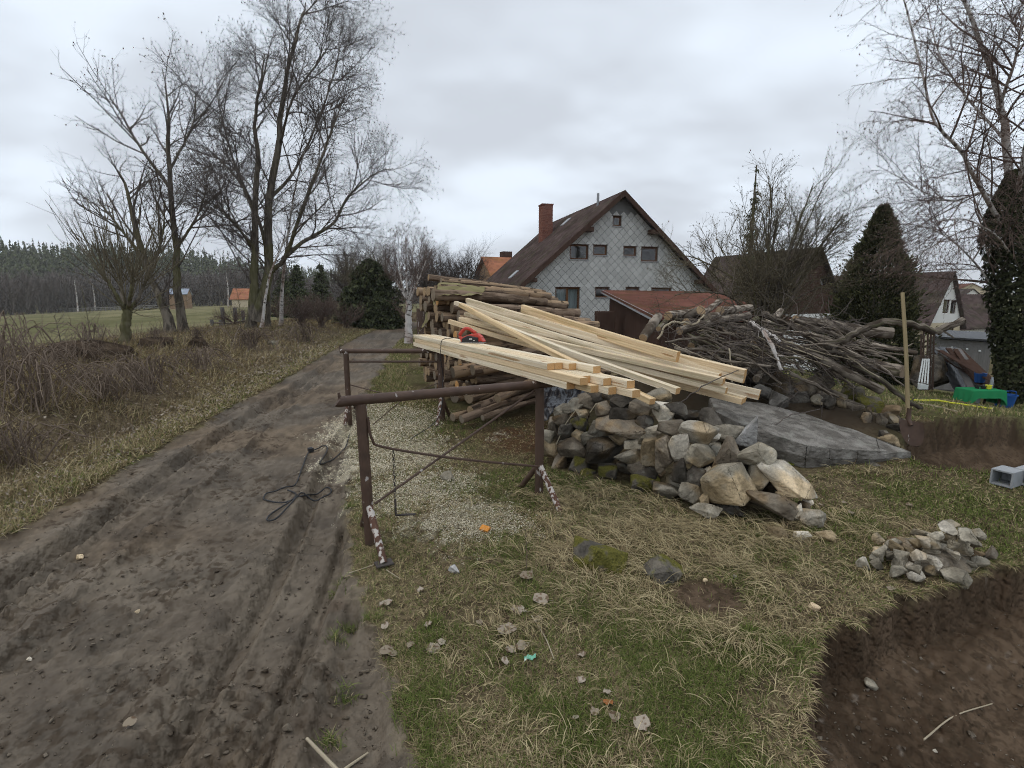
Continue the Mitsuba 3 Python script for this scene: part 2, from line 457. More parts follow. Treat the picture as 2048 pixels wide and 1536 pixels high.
prin('render_cream', (0.55, 0.47, 0.33), rough=0.9)
prin('render_orange', (0.27, 0.18, 0.115), rough=0.9)
prin('board_grey', proc(lambda p, n, uv: mix((0.135, 0.130, 0.122), (0.225, 0.215, 0.205), fbm(p.x * 5, p.y * 5, p.z * 0.8, octaves=3))), rough=0.85)
prin('curtain', proc(lambda p, n, uv: mix((0.17, 0.21, 0.21), (0.26, 0.31, 0.31), fbm(p.x * 16, p.y * 16, 1.0, octaves=2))), rough=0.9)
B('pane_glass', {'type': 'thindielectric'}, two=False)
prin('zinc', (0.28, 0.29, 0.30), rough=0.55, spec=0.5)
prin('cloth_green', (0.03, 0.24, 0.095), rough=0.7)
prin('plastic_blue', (0.02, 0.09, 0.30), rough=0.4)
prin('plastic_yellow', (0.62, 0.60, 0.04), rough=0.5)
prin('plastic_white', (0.62, 0.64, 0.62), rough=0.5)
prin('alloy', (0.34, 0.36, 0.39), rough=0.45, metallic=0.6)
# ------------------------------------------------------------------ the ground: one height field, cut into its kinds
RNG = np.random.default_rng(7)
RLy = [-4, 1, 3.24, 5.64, 10.1, 15, 23.1, 30.3, 36, 44, 60]
RLx = [-2.6, -3.15, -3.46, -3.95, -4.64, -5.5, -6.85, -7.6, -7.4, -6.2, -2.5]
RRy = [-4, 0.8, 1.54, 1.84, 2.45, 3.24, 4.41, 5.75, 9.08, 15, 20.8, 30.3, 36, 44, 60]
RRx = [0.3, -0.1, -0.35, -0.47, -0.74, -1.09, -1.5, -1.88, -2.56, -3.6, -4.54, -5.6, -5.2, -3.9, -0.2]


NTAB = np.random.default_rng(2).random((256, 256)).astype(np.float32)


def nz(x, y, s, o=3, seed=0):
    """smooth value noise in the plane, o octaves, from a table of random numbers"""
    x, y = np.broadcast_arrays(np.asarray(x, float), np.asarray(y, float))
    out = 0.0
    for k in range(o):
        px_, py_ = x * s * 2 ** k + 17.31 * (seed + k), y * s * 2 ** k + 9.77 * seed + 3.3 * k
        ix, iy = np.floor(px_), np.floor(py_)
        fx, fy = px_ - ix, py_ - iy
        ix, iy = ix.astype(np.int64) & 255, iy.astype(np.int64) & 255
        fx, fy = fx * fx * (3 - 2 * fx), fy * fy * (3 - 2 * fy)
        jx, jy = (ix + 1) & 255, (iy + 1) & 255
        a = NTAB[ix, iy] * (1 - fx) + NTAB[jx, iy] * fx
        b = NTAB[ix, jy] * (1 - fx) + NTAB[jx, jy] * fx
        out = out + 0.5 ** (k + 1) * (a * (1 - fy) + b * fy)
    return out / (1 - 0.5 ** o)


def roadL(y):
    return np.interp(y, RLy, RLx)


def roadR(y):
    return np.interp(y, RRy, RRx)


def in_road(x, y):
    """> 0 inside the mud track, about metres"""
    w = 0.30 * (nz(x, y, 2.2, 4, 3) - 0.5) + 0.16 * (nz(x, y, 9, 3, 4) - 0.5)
    return np.minimum(np.minimum(x - roadL(y), roadR(y) - x) + w, 60 - y)


P1x, P1y = [0.55, 0.78, 1.00, 1.20, 1.36, 1.58, 2.16, 3.05, 4.5, 9], [0.68, 1.10, 1.56, 1.86, 2.08, 2.34, 2.58, 2.95, 3.25, 3.6]
P2x, P2f = [3.6, 4.0, 4.08, 4.7, 5.68, 7.38, 10, 16], [4.3, 4.85, 5.15, 5.9, 6.7, 7.4, 7.85, 8.2]
P2n = [5.2, 4.80, 4.74, 4.35, 4.05, 3.85, 3.8, 3.8]


def pit1(x, y):
    return np.interp(x, P1x, P1y) - y + 0.20 * (nz(x, y, 5, 4, 8) - 0.5) + 0.12 * (nz(x, y, 1.7, 2, 8) - 0.5) + 0.07 * (nz(x, y, 14, 2, 18) - 0.5)


def pit2(x, y):
    w = 0.16 * (nz(x, y, 3, 3, 9) - 0.5)
    return np.minimum(np.minimum(np.interp(x, P2x, P2f) - y, (y - np.interp(x, P2x, P2n)) * 0.7), x - 3.9) + w


def sm(a, b, t):
    t = np.clip((t - a) / (b - a), 0, 1)
    return t * t * (3 - 2 * t)


def base_z(x, y):
    r = np.hypot(x, y)
    z = 0.09 * (nz(x, y, 0.55, 3, 1) - 0.5) * sm(0, 2, r)
    d = roadL(np.clip(y, -4, 60)) - x
    left = sm(0, 0.4, d)
    bank = -0.20 * np.exp(-((d - 1.25) / 0.42) ** 2) * sm(11, 7, y) + 0.34 * sm(0.9, 3.6, d) * (0.75 + 0.5 * nz(x, y, 0.5, 3, 6)) - 0.40 * sm(7.0, 12, d)
    bank += 0.10 * (nz(x, y, 2.2, 3, 21) - 0.5) * sm(0.6, 1.5, d)
    z = z + left * bank * sm(110, 60, y)
    z = z - np.minimum(6.0, 0.04 * np.maximum(0, -x - 0.5 * np.maximum(y, 0) - 3)) * sm(10, 20, d)
    t = 0.75 * x + 0.25 * y - 6
    z = z - sm(-1, 7, x) * np.minimum(3.6, 0.19 * np.where(t > 0, t * t / (t + 1.5), 0))
    z = z + 0.80 * np.exp(-((x - 2.9) / 1.75) ** 2 - ((y - 7.6) / 1.0) ** 2) + 0.22 * np.exp(-((x - 3.9) / 1.0) ** 2 - ((y - 6.1) / 0.7) ** 2)
    hill = sm(250, 420, r) * (9 + 15 * sm(-0.35, -0.62, x / np.maximum(r, 1))) * (0.5 + 1.0 * nz(x, y, 0.008, 3, 12))
    return z + hill * np.where(y > -50, 1, 0)


def ground_z(x, y):
    """height of the ground with mud relief and pits"""
    x, y = np.asarray(x, float), np.asarray(y, float)
    z = base_z(x, y)
    far = sm(22, 12, np.hypot(x, y))
    m = in_road(x, y)
    inside = sm(0.0, 0.10, m)
    L = roadL(np.clip(y, -4, 60))
    rel = 0.0
    for off, ph in ((0.62, 0.0), (2.15, 0.9)):
        wob = 0.18 * (nz(x * 0, y, 0.5, 2, 31) - 0.5)
        dx = x - (L + off + wob)
        inr = sm(0.27, 0.19, np.abs(dx))
        rel = rel - 0.050 * inr + 0.040 * np.exp(-((np.abs(dx) - 0.31) / 0.07) ** 2) * (0.4 + 1.2 * nz(x, y, 5, 3, 33))
        tread = np.sin((y + 0.45 * np.abs(dx)) * 2 * np.pi / 0.15 + ph)
        rel = rel + 0.028 * sm(-0.2, 0.5, tread) * inr * sm(0.42, 0.56, nz(x, y, 0.9, 2, 35) + 0.08)
    # a second machine's tread running into the near ground
    dx = (x + 0.78) + 0.16 * (y - 2.2)
    inr = sm(0.24, 0.17, np.abs(dx)) * sm(4.6, 3.6, y)
    tread = np.sin((y - 0.75 * np.abs(dx)) * 2 * np.pi / 0.19)
    rel = rel - 0.040 * inr + 0.036 * sm(0.1, 0.6, tread) * inr * sm(0.40, 0.55, nz(x, y, 1.3, 2, 37))
    cl = nz(x, y, 5.5, 4, 41)
    clod = np.abs(cl - 0.5) * 2
    rough = sm(0.40, 0.62, nz(x, y, 1.1, 3, 43))
    rd = 0.30 - np.abs(nz(x, y, 8.0, 4, 47) - 0.5) * 2
    rd2 = 0.25 - np.abs(nz(x, y, 21.0, 3, 50) - 0.5) * 2
    streak = nz((x - L) * 7, y * 0.55, 1.0, 3, 49) - 0.5
    for off, k_ in ((0.40, 5), (0.56, 6), (0.86, 7), (1.98, 8), (2.30, 9), (2.44, 10)):
        dx = x - (L + off + 0.14 * (nz(x * 0, y, 0.45, 2, 100 + k_) - 0.5))
        rel = rel - 0.042 * sm(0.055, 0.02, np.abs(dx)) * sm(0.36, 0.50, nz(x * 0, y, 0.35, 2, 110 + k_)) + 0.022 * np.exp(-((np.abs(dx) - 0.075) / 0.022) ** 2)
    damp = 1 - 0.7 * np.clip(-rel / 0.045, 0, 1)
    rel = rel + damp * 0.050 * rd * (0.25 + 0.75 * rough) + damp * 0.022 * rd2 * (0.35 + 0.65 * rough) + 0.050 * streak * sm(2.5, 5, y)
    rel = rel + 0.028 * (cl - 0.5) + 0.050 * (0.25 - clod) * rough + 0.02 * (nz(x, y, 1.3, 2, 45) - 0.5)
    z = z + inside * far * (rel - 0.035)
    z = z + (1 - inside) * far * 0.035 * (nz(x, y, 6, 3, 46) - 0.5)
    # mud pushed up along the right edge of the track
    e = roadR(np.clip(y, -4, 60)) - x
    z = z + 0.10 * np.exp(-((e - 0.15) / 0.22) ** 2) * sm(8.2, 9.5, y) * sm(20, 14, y) * nz(x, y, 3, 3, 48) * 1.4
    p = pit1(x, y)
    z = z - np.where(x > 0.55, 0.26 * sm(0.0, 0.07, p) + 0.20 * sm(0.04, 0.7, p), 0) + np.where((p > 0) & (x > 0.55), 0.035 * (nz(x, y, 7, 4, 51) - 0.5) + 0.06 * (nz(x, y, 2.5, 2, 52) - 0.5) + 0.030 * (0.25 - np.abs(nz(x, y, 13, 3, 54) - 0.5) * 2), 0)
    q = pit2(x, y)
    z = z - 0.40 * sm(0.0, 0.12, q) - 0.16 * sm(0.10, 0.6, q) + np.where(q > 0, 0.05 * (nz(x, y, 6, 4, 53) - 0.5), 0)
    return z


SAW = [(-1.70, 6.6, 0.9, 1.3, 1.0), (-1.25, 5.2, 0.9, 1.0, 0.85), (-0.75, 4.2, 0.85, 0.8, 0.78), (-0.30, 3.55, 0.8, 0.6, 0.74), (-2.1, 7.7, 0.5, 0.9, 0.75),
       (-0.15, 5.9, 0.55, 0.5, 0.40), (0.15, 3.75, 0.3, 0.3, 0.45), (-1.95, 5.3, 0.55, 0.7, 0.45), (-0.65, 3.0, 0.3, 0.3, 0.35)]


def sawdust(x, y):
    a = 0.0
    for cx, cy, sx, sy, k in SAW:
        a = np.maximum(a, k * np.exp(-((x - cx) / sx) ** 2 - ((y - cy) / sy) ** 2))
    n = 0.40 * nz(x, y, 4.5, 4, 61) + 0.60 * nz(x, y, 24, 3, 62)
    return np.clip(sm(0.72, 0.95, a * 0.80 + n * 0.75), 0, 1)


def lerp(a, b, t):
    return np.asarray(a) * (1 - t[..., None]) + np.asarray(b) * t[..., None]


def build_ground():
    dep = np.radians(np.concatenate([np.linspace(62, 5.2, 330)]))
    r = np.concatenate([[0.02, 0.25, 0.5], EYE / np.tan(dep), np.geomspace(EYE / np.tan(dep[-1]) * 1.02, 1500, 80)])
    r = r[np.concatenate([[True], np.diff(r) > 1e-6])]
    a = np.radians(np.concatenate([np.arange(-62, 62, 0.235), np.arange(62, 298, 4.0)]))
    n, m = len(r), len(a)
    R, A = np.meshgrid(r, a, indexing='ij')
    x, y = R * np.sin(A), R * np.cos(A)
    z = ground_z(x, y)
    V = np.stack([x, y, z], -1).reshape(-1, 3)
    i, j = np.meshgrid(np.arange(n - 1), np.arange(m), indexing='ij')
    j2 = (j + 1) % m
    q = np.stack([i * m + j, i * m + j2, (i + 1) * m + j2, (i + 1) * m + j], -1).reshape(-1, 4)
    F = np.stack([q[:, [0, 2, 1]], q[:, [0, 3, 2]]], 1).reshape(-1, 3)
    X, Y = x.ravel(), y.ravel()
    # matter colours
    g1, g2, g3 = nz(X, Y, 3.0, 4, 71), nz(X, Y, 22, 3, 72), nz(X, Y, 0.8, 3, 73)
    mud = lerp((0.090, 0.070, 0.050), (0.168, 0.137, 0.101), sm(0.25, 0.75, 0.6 * g1 + 0.4 * g2))
    mud = lerp(mud, mud * np.array([1.08, 0.99, 0.88]), sm(0.45, 0.62, g3))
    mud = lerp(mud, mud * 0.74, sm(0.52, 0.60, nz(X, Y, 4.6, 4, 74)))
    stone = sm(0.80, 0.84, nz(X, Y, 34, 2, 75))
    mud = lerp(mud, np.array([0.085, 0.050, 0.028]), 0.7 * sm(0.45, 0.6, nz(X, Y, 2.6, 3, 76)) * np.exp(-((X + 0.72) / 0.35) ** 2 - ((Y - 2.4) / 0.55) ** 2))
    soil = lerp((0.075, 0.057, 0.034), (0.190, 0.154, 0.090), sm(0.30, 0.68, 0.5 * g1 + 0.5 * g2))
    soil = lerp(soil, np.array([0.075, 0.082, 0.030]), 0.6 * sm(0.45, 0.65, nz(X, Y, 1.4, 3, 77)))
    needles = np.exp(-((X - 0.15) / 0.6) ** 2 - ((Y - 5.9) / 0.9) ** 2)
    soil = lerp(soil, np.array([0.10, 0.050, 0.026]), np.clip(needles * 1.2, 0, 0.9) * sm(0.35, 0.55, g1))
    d = roadL(np.clip(Y, -4, 60)) - X
    bank = lerp((0.085, 0.064, 0.042), (0.210, 0.165, 0.104), sm(0.3, 0.7, 0.5 * g1 + 0.5 * g2))
    soil = lerp(soil, bank, sm(0.4, 1.4, d))
    # the field: bands of mown grass and greener young grass
    fz = nz(X, Y, 0.06, 4, 78)
    field = lerp((0.125, 0.122, 0.062), (0.205, 0.185, 0.105), sm(0.35, 0.65, 0.5 * fz + 0.5 * nz(X, Y, 0.5, 4, 79)))
    band = sm(0.42, 0.6, nz(X * 0.15, Y, 0.09, 3, 80)) * sm(70, 30, np.hypot(X, Y))
    field = lerp(field, np.array([0.070, 0.108, 0.030]), 0.85 * band)
    rr = np.hypot(X, Y)
    soil = lerp(soil, field, np.maximum(sm(8.0, 11.5, d), sm(50, 70, rr)))
    lawn = lerp((0.075, 0.088, 0.034), (0.150, 0.135, 0.070), sm(0.35, 0.65, nz(X, Y, 1.1, 4, 81)))
    soil = lerp(soil, lawn, sm(5.5, 7.5, X) * sm(50, 30, rr))
    mound = np.maximum(np.exp(-((X - 3.9) / 0.9) ** 2 - ((Y - 6.2) / 0.8) ** 2), np.exp(-((X - 2.6) / 1.7) ** 2 - ((Y - 7.2) / 1.2) ** 2))
    soil = lerp(soil, np.array([0.055, 0.042, 0.033]), np.clip(mound * 1.3, 0, 0.85))
    pitc = lerp((0.056, 0.038, 0.025), (0.122, 0.086, 0.058), sm(0.3, 0.7, 0.5 * g1 + 0.5 * g2))
    pitc = lerp(pitc, np.array([0.20, 0.17, 0.14]), 0.7 * sm(0.84, 0.87, nz(X, Y, 26, 2, 82)))
    hole = np.exp(-(((X - 1.08) / 0.20) ** 2 + ((Y - 2.62) / 0.17) ** 2) ** 2)
    soil = lerp(soil, pitc, np.clip(hole * 1.4, 0, 1))
    iroad = in_road(X, Y)
    ip = np.maximum(np.where(X > 0.55, pit1(X, Y), -9), pit2(X, Y))
    col = lerp(soil, mud, sm(-0.05, 0.06, iroad))
    sd = sawdust(X, Y) * sm(14, 10, Y)
    col = lerp(col, lerp((0.38, 0.335, 0.235), (0.56, 0.51, 0.39), g2), sd * 0.75)
    col = lerp(col, pitc, sm(-0.012, 0.02, ip))
    C = V[F].mean(1)
    cr, cp = in_road(C[:, 0], C[:, 1]), np.maximum(np.where(C[:, 0] > 0.55, pit1(C[:, 0], C[:, 1]), -9), pit2(C[:, 0], C[:, 1]))
    cd = roadL(np.clip(C[:, 1], -4, 60)) - C[:, 0]
    kind = np.where(cp > 0, 'excavation', np.where(cr > 0, 'mud_track', np.where((np.hypot(C[:, 0], C[:, 1]) > 60) | ((cd > 10) & (C[:, 1] > 0)), 'field', 'grass_ground')))
    N = meshkit.arrays((V, F), True)[2]
    for k, m_ in (('mud_track', 'mud_matter'), ('grass_ground', 'earth_matter'), ('excavation', 'earth_matter'), ('field', 'far_ground')):
        f = F[kind == k]
        ids, inv = np.unique(f, return_inverse=True)
        path = meshkit.write_ply((V[ids], inv.reshape(-1, 3)), False, None, col[ids], normals=N[ids])
        scene[k] = {'type': 'ply', 'filename': path, 'face_normals': False, 'bsdf': {'type': 'ref', 'id': m_ + '_surface'}}
        labels[k] = {'kind': 'structure', 'label': {'mud_track': 'rutted muddy dirt track running away to the left', 'grass_ground': 'rough grassy ground beside the track',
                                                    'excavation': 'dug out pit of bare dark soil', 'field': 'open grass field and far ground'}[k]}


build_ground()
gz = lambda x, y: float(ground_z(np.array([x]), np.array([y]))[0])
# ------------------------------------------------------------------ trees
def perp(rng, d):
    a = np.cross(d, rng.normal(size=3))
    return a / (np.linalg.norm(a) + 1e-9)


def perps(rng, d):
    a = np.cross(d, rng.normal(size=d.shape))
    return a / (np.linalg.norm(a, axis=-1, keepdims=True) + 1e-9)


def limbs(rng, p, d, L, r0, r1, n, wander, up):
    """m limbs at once: roots p, directions d, lengths L, radii r0 to r1, n points each"""
    m = len(p)
    P = np.empty((m, n, 3))
    P[:, 0] = p
    st = (L / (n - 1))[:, None]
    W = rng.normal(size=(n, m, 3)) * wander
    for i in range(n - 1):
        d = d + W[i]
        d[:, 2] += up
        d = d / np.linalg.norm(d, axis=1, keepdims=True)
        P[:, i + 1] = P[:, i] + d * st
    return P, r0[:, None] + (r1 - r0)[:, None] * np.linspace(0, 1, n)


def limb(rng, p, d, L, r0, r1, n, wander, up):
    P, R = limbs(rng, np.array([p], float), np.array([d], float), np.array([L], float), np.array([r0], float), np.array([r1], float), n, wander, up)
    return P[0], R[0]


def spawn(rng, P, R, s):
    """k children on each of the limbs P (m, n, 3)"""
    m, n, _ = P.shape
    k, t0 = s['k'], s.get('t0', 0.2)
    t = t0 + (1 - t0) * (np.arange(k) + rng.uniform(0, 1, (m, k))) / k
    f = t * (n - 1)
    i = np.minimum(f.astype(int), n - 2)
    w = (f - i)[..., None]
    q = np.arange(m)[:, None]
    a, b = P[q, i], P[q, i + 1]
    p = (a + (b - a) * w).reshape(-1, 3)
    d = (b - a).reshape(-1, 3)
    d = d / (np.linalg.norm(d, axis=1, keepdims=True) + 1e-9)
    ang = np.radians(rng.normal(s['ang'], s.get('dang', 9), m * k))[:, None]
    g = d * np.cos(ang) + perps(rng, d) * np.sin(ang)
    g[:, 2] += s.get('lift', 0)
    L = s['len'] * (1.15 - s.get('fall', 0.6) * t.ravel()) * rng.uniform(0.6, 1.3, m * k)
    r = (R[q, i] + (R[q, i + 1] - R[q, i]) * w[..., 0]).ravel()
    r0 = np.minimum(s['r'] * rng.uniform(0.75, 1.15, m * k), 0.75 * r)
    return limbs(rng, p, g, L, r0, r0 * s.get('taper', 0.35), s['n'], s.get('wander', 0.15), s.get('up', 0.03))


def tubes_of(P, R, sides):
    m, n, _ = P.shape
    return tubes([(P[i], R[i]) for i in range(m)], sides)


def make_tree(name, label, stems, spec, seed, bark='tree_bark', twig='twig_dark', group=None, sides=8, extra=None, whole=1):
    """stems: [(points, r0, r1)] -> tree > trunk, crown"""
    rng = np.random.default_rng(seed)
    t = thing(name, label, 'tree' if 'shrub' not in name and 'sapling' not in name else name.replace('_', ' '), group)
    tr = []
    for pts, r0, r1 in stems:
        n = 22
        P = spline(pts, n)
        L = np.linalg.norm(np.diff(P, axis=0), axis=1).sum()
        P[2:-1] += rng.normal(0, 0.09 * r0, (n - 3, 3))
        R = r0 + (r1 - r0) * np.linspace(0, 1, n) ** 0.8
        if whole:
            R = R * (1 + 0.35 * np.exp(-np.linspace(0, L, n) / (2.2 * r0)) * (P[0, 2] < 1.0))
        tr.append((P, R))
    v, f, u = tubes(tr, sides)
    part(t, 'trunk', (v, f), bark, True, u)
    P, R = np.stack([a for a, b in tr]), np.stack([b for a, b in tr])
    m = MB()
    for lev, s in enumerate(spec):
        P, R = spawn(rng, P, R, s)
        m.add(*tubes_of(P, R, 5 if lev == 0 else 3))
    if extra:
        extra(rng, P, m)
    part(t, 'crown', m.mesh(), twig, True, m.uv())
    return t


def px(Y, *uv):
    return [at(u, v, Y + (w[0] if w else 0)) for u, v, *w in uv]


def buds(rng, P, m, size=0.02, share=1.0):
    """swollen flower buds at the twig tips"""
    pts = P[:, -1]
    pts = pts[rng.random(len(pts)) < share]
    o = trimesh.creation.icosphere(subdivisions=0)
    o.vertices *= size
    v = (pts[:, None] + o.vertices[None] * rng.uniform(0.6, 1.2, (len(pts), 1, 1)) * np.array([1, 1, 1.5])).reshape(-1, 3)
    f = (o.faces[None] + (np.arange(len(pts)) * len(o.vertices))[:, None, None]).reshape(-1, 3)
    m.add(v, f)


# the big maple: three stems and its heavy right limbs
yb = 22.0
sp_maple = [dict(k=17, len=3.0, r=0.034, ang=46, n=7, wander=0.08, up=0.035, t0=0.16, fall=0.62),
            dict(k=9, len=1.35, r=0.017, ang=42, n=5, wander=0.13, up=0.02, t0=0.2),
            dict(k=8, len=0.62, r=0.0085, ang=42, n=3, wander=0.15, up=0.05, t0=0.1, taper=0.6)]
make_tree('bare_tree', 'tallest bare broad-crowned tree with several mossy stems beside the track',
          [(px(yb, (500, 672), (507, 600), (509, 524), (511, 433), (516, 319), (509, 255), (520, 173), (529, 110)), 0.235, 0.02),
           (px(yb, (513, 640, .1), (522, 600, .1), (538, 538, .3), (536, 410, .5), (557, 292, .5), (564, 205, .2), (580, 123), (602, 46), (611, 5)), 0.275, 0.02),
           (px(yb, (540, 545, .3), (570, 515), (598, 437, -.6), (639, 328, -1.2), (666, 255, -1.6), (690, 190, -1.6)), 0.115, 0.015),
           (px(yb, (566, 518), (607, 483, .6), (666, 447, 1.0), (698, 392, 1.2), (753, 346, 1.2), (786, 337, 1.2)), 0.10, 0.014),
           (px(yb + .8, (536, 662), (536, 600), (528, 480), (490, 380), (440, 320), (405, 290)), 0.14, 0.015),
           (px(yb + .3, (537, 400), (590, 340, 1.5), (640, 230, 2.5), (672, 130, 2.5), (680, 90, 2.5)), 0.08, 0.014),
           (px(yb, (511, 433), (470, 330, 1.4), (440, 220, 2), (432, 150, 2)), 0.08, 0.014),
           (px(yb, (510, 500), (455, 430, -1.5), (410, 400, -2)), 0.06, 0.012),
           (px(yb, (560, 290, .5), (585, 200, -1), (640, 120, -1.5), (665, 80, -1.5)), 0.06, 0.012)],
          sp_maple, 11, extra=lambda rng, l, m: buds(rng, l, m, 0.019, 0.7))
ym = 20.5
sp_open = [dict(k=14, len=2.5, r=0.038, ang=40, n=6, wander=0.10, up=0.06, t0=0.22, fall=0.6),
           dict(k=6, len=0.9, r=0.016, ang=40, n=4, wander=0.14, up=0.05),
           dict(k=3, len=0.42, r=0.0105, ang=38, n=3, wander=0.15, up=0.05, taper=0.5)]
make_tree('bare_tree', 'slim open bare tree with one straight central trunk left of the tallest tree',
          [(px(ym, (370, 680), (356, 592), (352, 501), (342, 387), (336, 273), (336, 219), (324, 137)), 0.19, 0.015),
           (px(ym, (343, 380), (279, 292, .5), (242, 228, .8), (219, 196, .8)), 0.07, 0.012),
           (px(ym, (352, 500), (400, 420, -.5), (415, 350, -.5)), 0.06, 0.012),
           (px(ym, (340, 340), (385, 250, .5), (392, 180, .5)), 0.05, 0.012)], sp_open, 12,
          extra=lambda rng, l, m: buds(rng, l, m, 0.02, 0.5))
make_tree('bare_tree', 'bare tree leaning left with shaggy base between the pollard and the slim tree',
          [(px(ym - 1, (347, 690), (335, 640), (324, 606), (297, 547), (270, 447), (251, 374), (229, 333)), 0.23, 0.02),
           (px(ym - 1, (300, 555), (325, 470, .5), (330, 400, .6)), 0.07, 0.015),
           (px(ym - 1, (290, 520), (235, 450, -.5), (195, 400, -.5)), 0.06, 0.015)], sp_open, 13)

# pollard willow: knuckles and long rods
yw = 14.6
sp_rods = [dict(k=19, len=1.9, r=0.0145, ang=26, dang=14, n=7, wander=0.05, up=0.095, t0=0.62, fall=0.15, taper=0.4),
           dict(k=4, len=0.75, r=0.0072, ang=22, n=4, wander=0.07, up=0.05, t0=0.3, taper=0.5)]
make_tree('pollard_willow', 'small pollard willow with thin upright rods on the left bank',
          [(px(yw, (248, 706), (251, 660), (254, 628), (256, 612)), 0.125, 0.11),
           (px(yw, (254, 626), (238, 600, -.2), (222, 572, -.3), (205, 548, -.3)), 0.065, 0.03),
           (px(yw, (254, 626), (244, 590, .4), (240, 560, .4)), 0.06, 0.035),
           (px(yw, (256, 620), (276, 598, .1), (292, 560, .2)), 0.06, 0.03),
           (px(yw, (255, 622), (262, 585, -.4), (266, 552, -.5)), 0.06, 0.035)], sp_rods, 14, twig='twig_olive')

# the birch with ivy at the right edge
yi = 11.5
sp_birch = [dict(k=16, len=1.75, r=0.019, ang=44, n=6, wander=0.08, up=-0.01, t0=0.12, fall=0.5),
            dict(k=10, len=0.8, r=0.0062, ang=45, n=5, wander=0.12, up=-0.10, taper=0.5, t0=0.12),
            dict(k=5, len=0.36, r=0.0040, ang=40, n=3, wander=0.12, up=-0.12, taper=0.7, t0=0.1)]
birch = make_tree('birch_tree', 'birch with drooping twigs and an ivy-covered trunk at the right edge',
                  [(px(yi, (2062, 800), (2060, 640), (2045, 500), (2022, 390), (2012, 271), (1998, 200), (1983, 142), (1958, 79), (1925, 0), (1900, -60)), 0.125, 0.02),
                   (px(yi, (2020, 470), (1979, 408, -.2), (1942, 342, -.4), (1921, 300, -.5), (1883, 262, -.6), (1862, 225, -.6), (1842, 137, -.6), (1808, 0, -.6), (1795, -60, -.6)), 0.052, 0.01),
                   (px(yi, (2010, 420), (1967, 385, .3), (1908, 402, .6), (1854, 387, .8), (1796, 354, .9), (1752, 330, .9)), 0.030, 0.006),
                   (px(yi, (2040, 600), (1987, 571, .2), (1946, 521, .3), (1900, 479, .3), (1854, 454, .3), (1805, 448, .3)), 0.030, 0.006),
                   (px(yi, (2010, 280), (1930, 190, .8), (1880, 110, 1.2), (1850, 10, 1.4)), 0.03, 0.008),
                   (px(yi, (2030, 430), (2050, 300, -.6), (2080, 150, -1), (2090, 0, -1)), 0.055, 0.015),
                   (px(yi, (2000, 210), (2030, 120, -.5), (2050, 20, -.6)), 0.04, 0.01),
                   (px(yi, (2030, 520), (1990, 470, -.7), (1935, 440, -1.1), (1880, 440, -1.2)), 0.03, 0.008)],
                  sp_birch, 15, bark='birch_bark', twig='twig_red', whole=0, extra=lambda rng, l, m: buds(rng, l, m, 0.013, 0.35))


def leaf_cloud(rng, P, N, size, ids=True):
    """small pointed leaves (two triangles) at points P facing roughly N"""
    n = len(P)
    a = np.cross(N, rng.normal(size=(n, 3)))
    a /= np.linalg.norm(a, axis=1, keepdims=True) + 1e-9
    b = np.cross(N, a)
    b /= np.linalg.norm(b, axis=1, keepdims=True) + 1e-9
    s = size * rng.uniform(0.6, 1.4, (n, 1))
    v = np.stack([P - a * s, P - b * s * 0.55 + N * s * 0.15, P + a * s, P + b * s * 0.55 + N * s * 0.15], 1).reshape(-1, 3)
    q = np.arange(n)[:, None] * 4
    f = np.vstack([q + [0, 1, 2], q + [0, 2, 3]])
    return v, f, np.stack([np.repeat(np.arange(n) % 4999, 4) + 0.5, np.zeros(4 * n)], 1)


rng = np.random.default_rng(21)
m = MB()
n = 15000
zz = rng.uniform(-0.7, 4.3, n)
ax0 = spline(px(yi, (2062, 800), (2060, 640), (2045, 500), (2022, 390)), 60)
ia = np.clip(np.searchsorted(ax0[:, 2], zz), 0, 59)
th = rng.uniform(0, 2 * np.pi, n)
rad = (0.62 * sm(4.5, 2.6, zz) + 0.14) * (0.62 + 0.55 * meshkit.fbm(np.stack([np.cos(th) * 1.5, np.sin(th) * 1.5, zz * 1.6], 1), 3, 3)) * rng.uniform(0.45, 1.0, n) ** 0.45
Pv = np.stack([ax0[ia, 0] + rad * np.cos(th), ax0[ia, 1] + rad * np.sin(th), zz], 1)
Nv = np.stack([np.cos(th), np.sin(th), np.full(n, 0.5)], 1) + rng.normal(size=(n, 3)) * 0.5
m.add(*leaf_cloud(rng, Pv, Nv / np.linalg.norm(Nv, axis=1, keepdims=True), 0.055))
solo('ivy', m.mesh(), 'ivy_leaf', 'dark evergreen ivy wrapped round the birch trunk at the right edge', 'ivy', uv=m.uv())


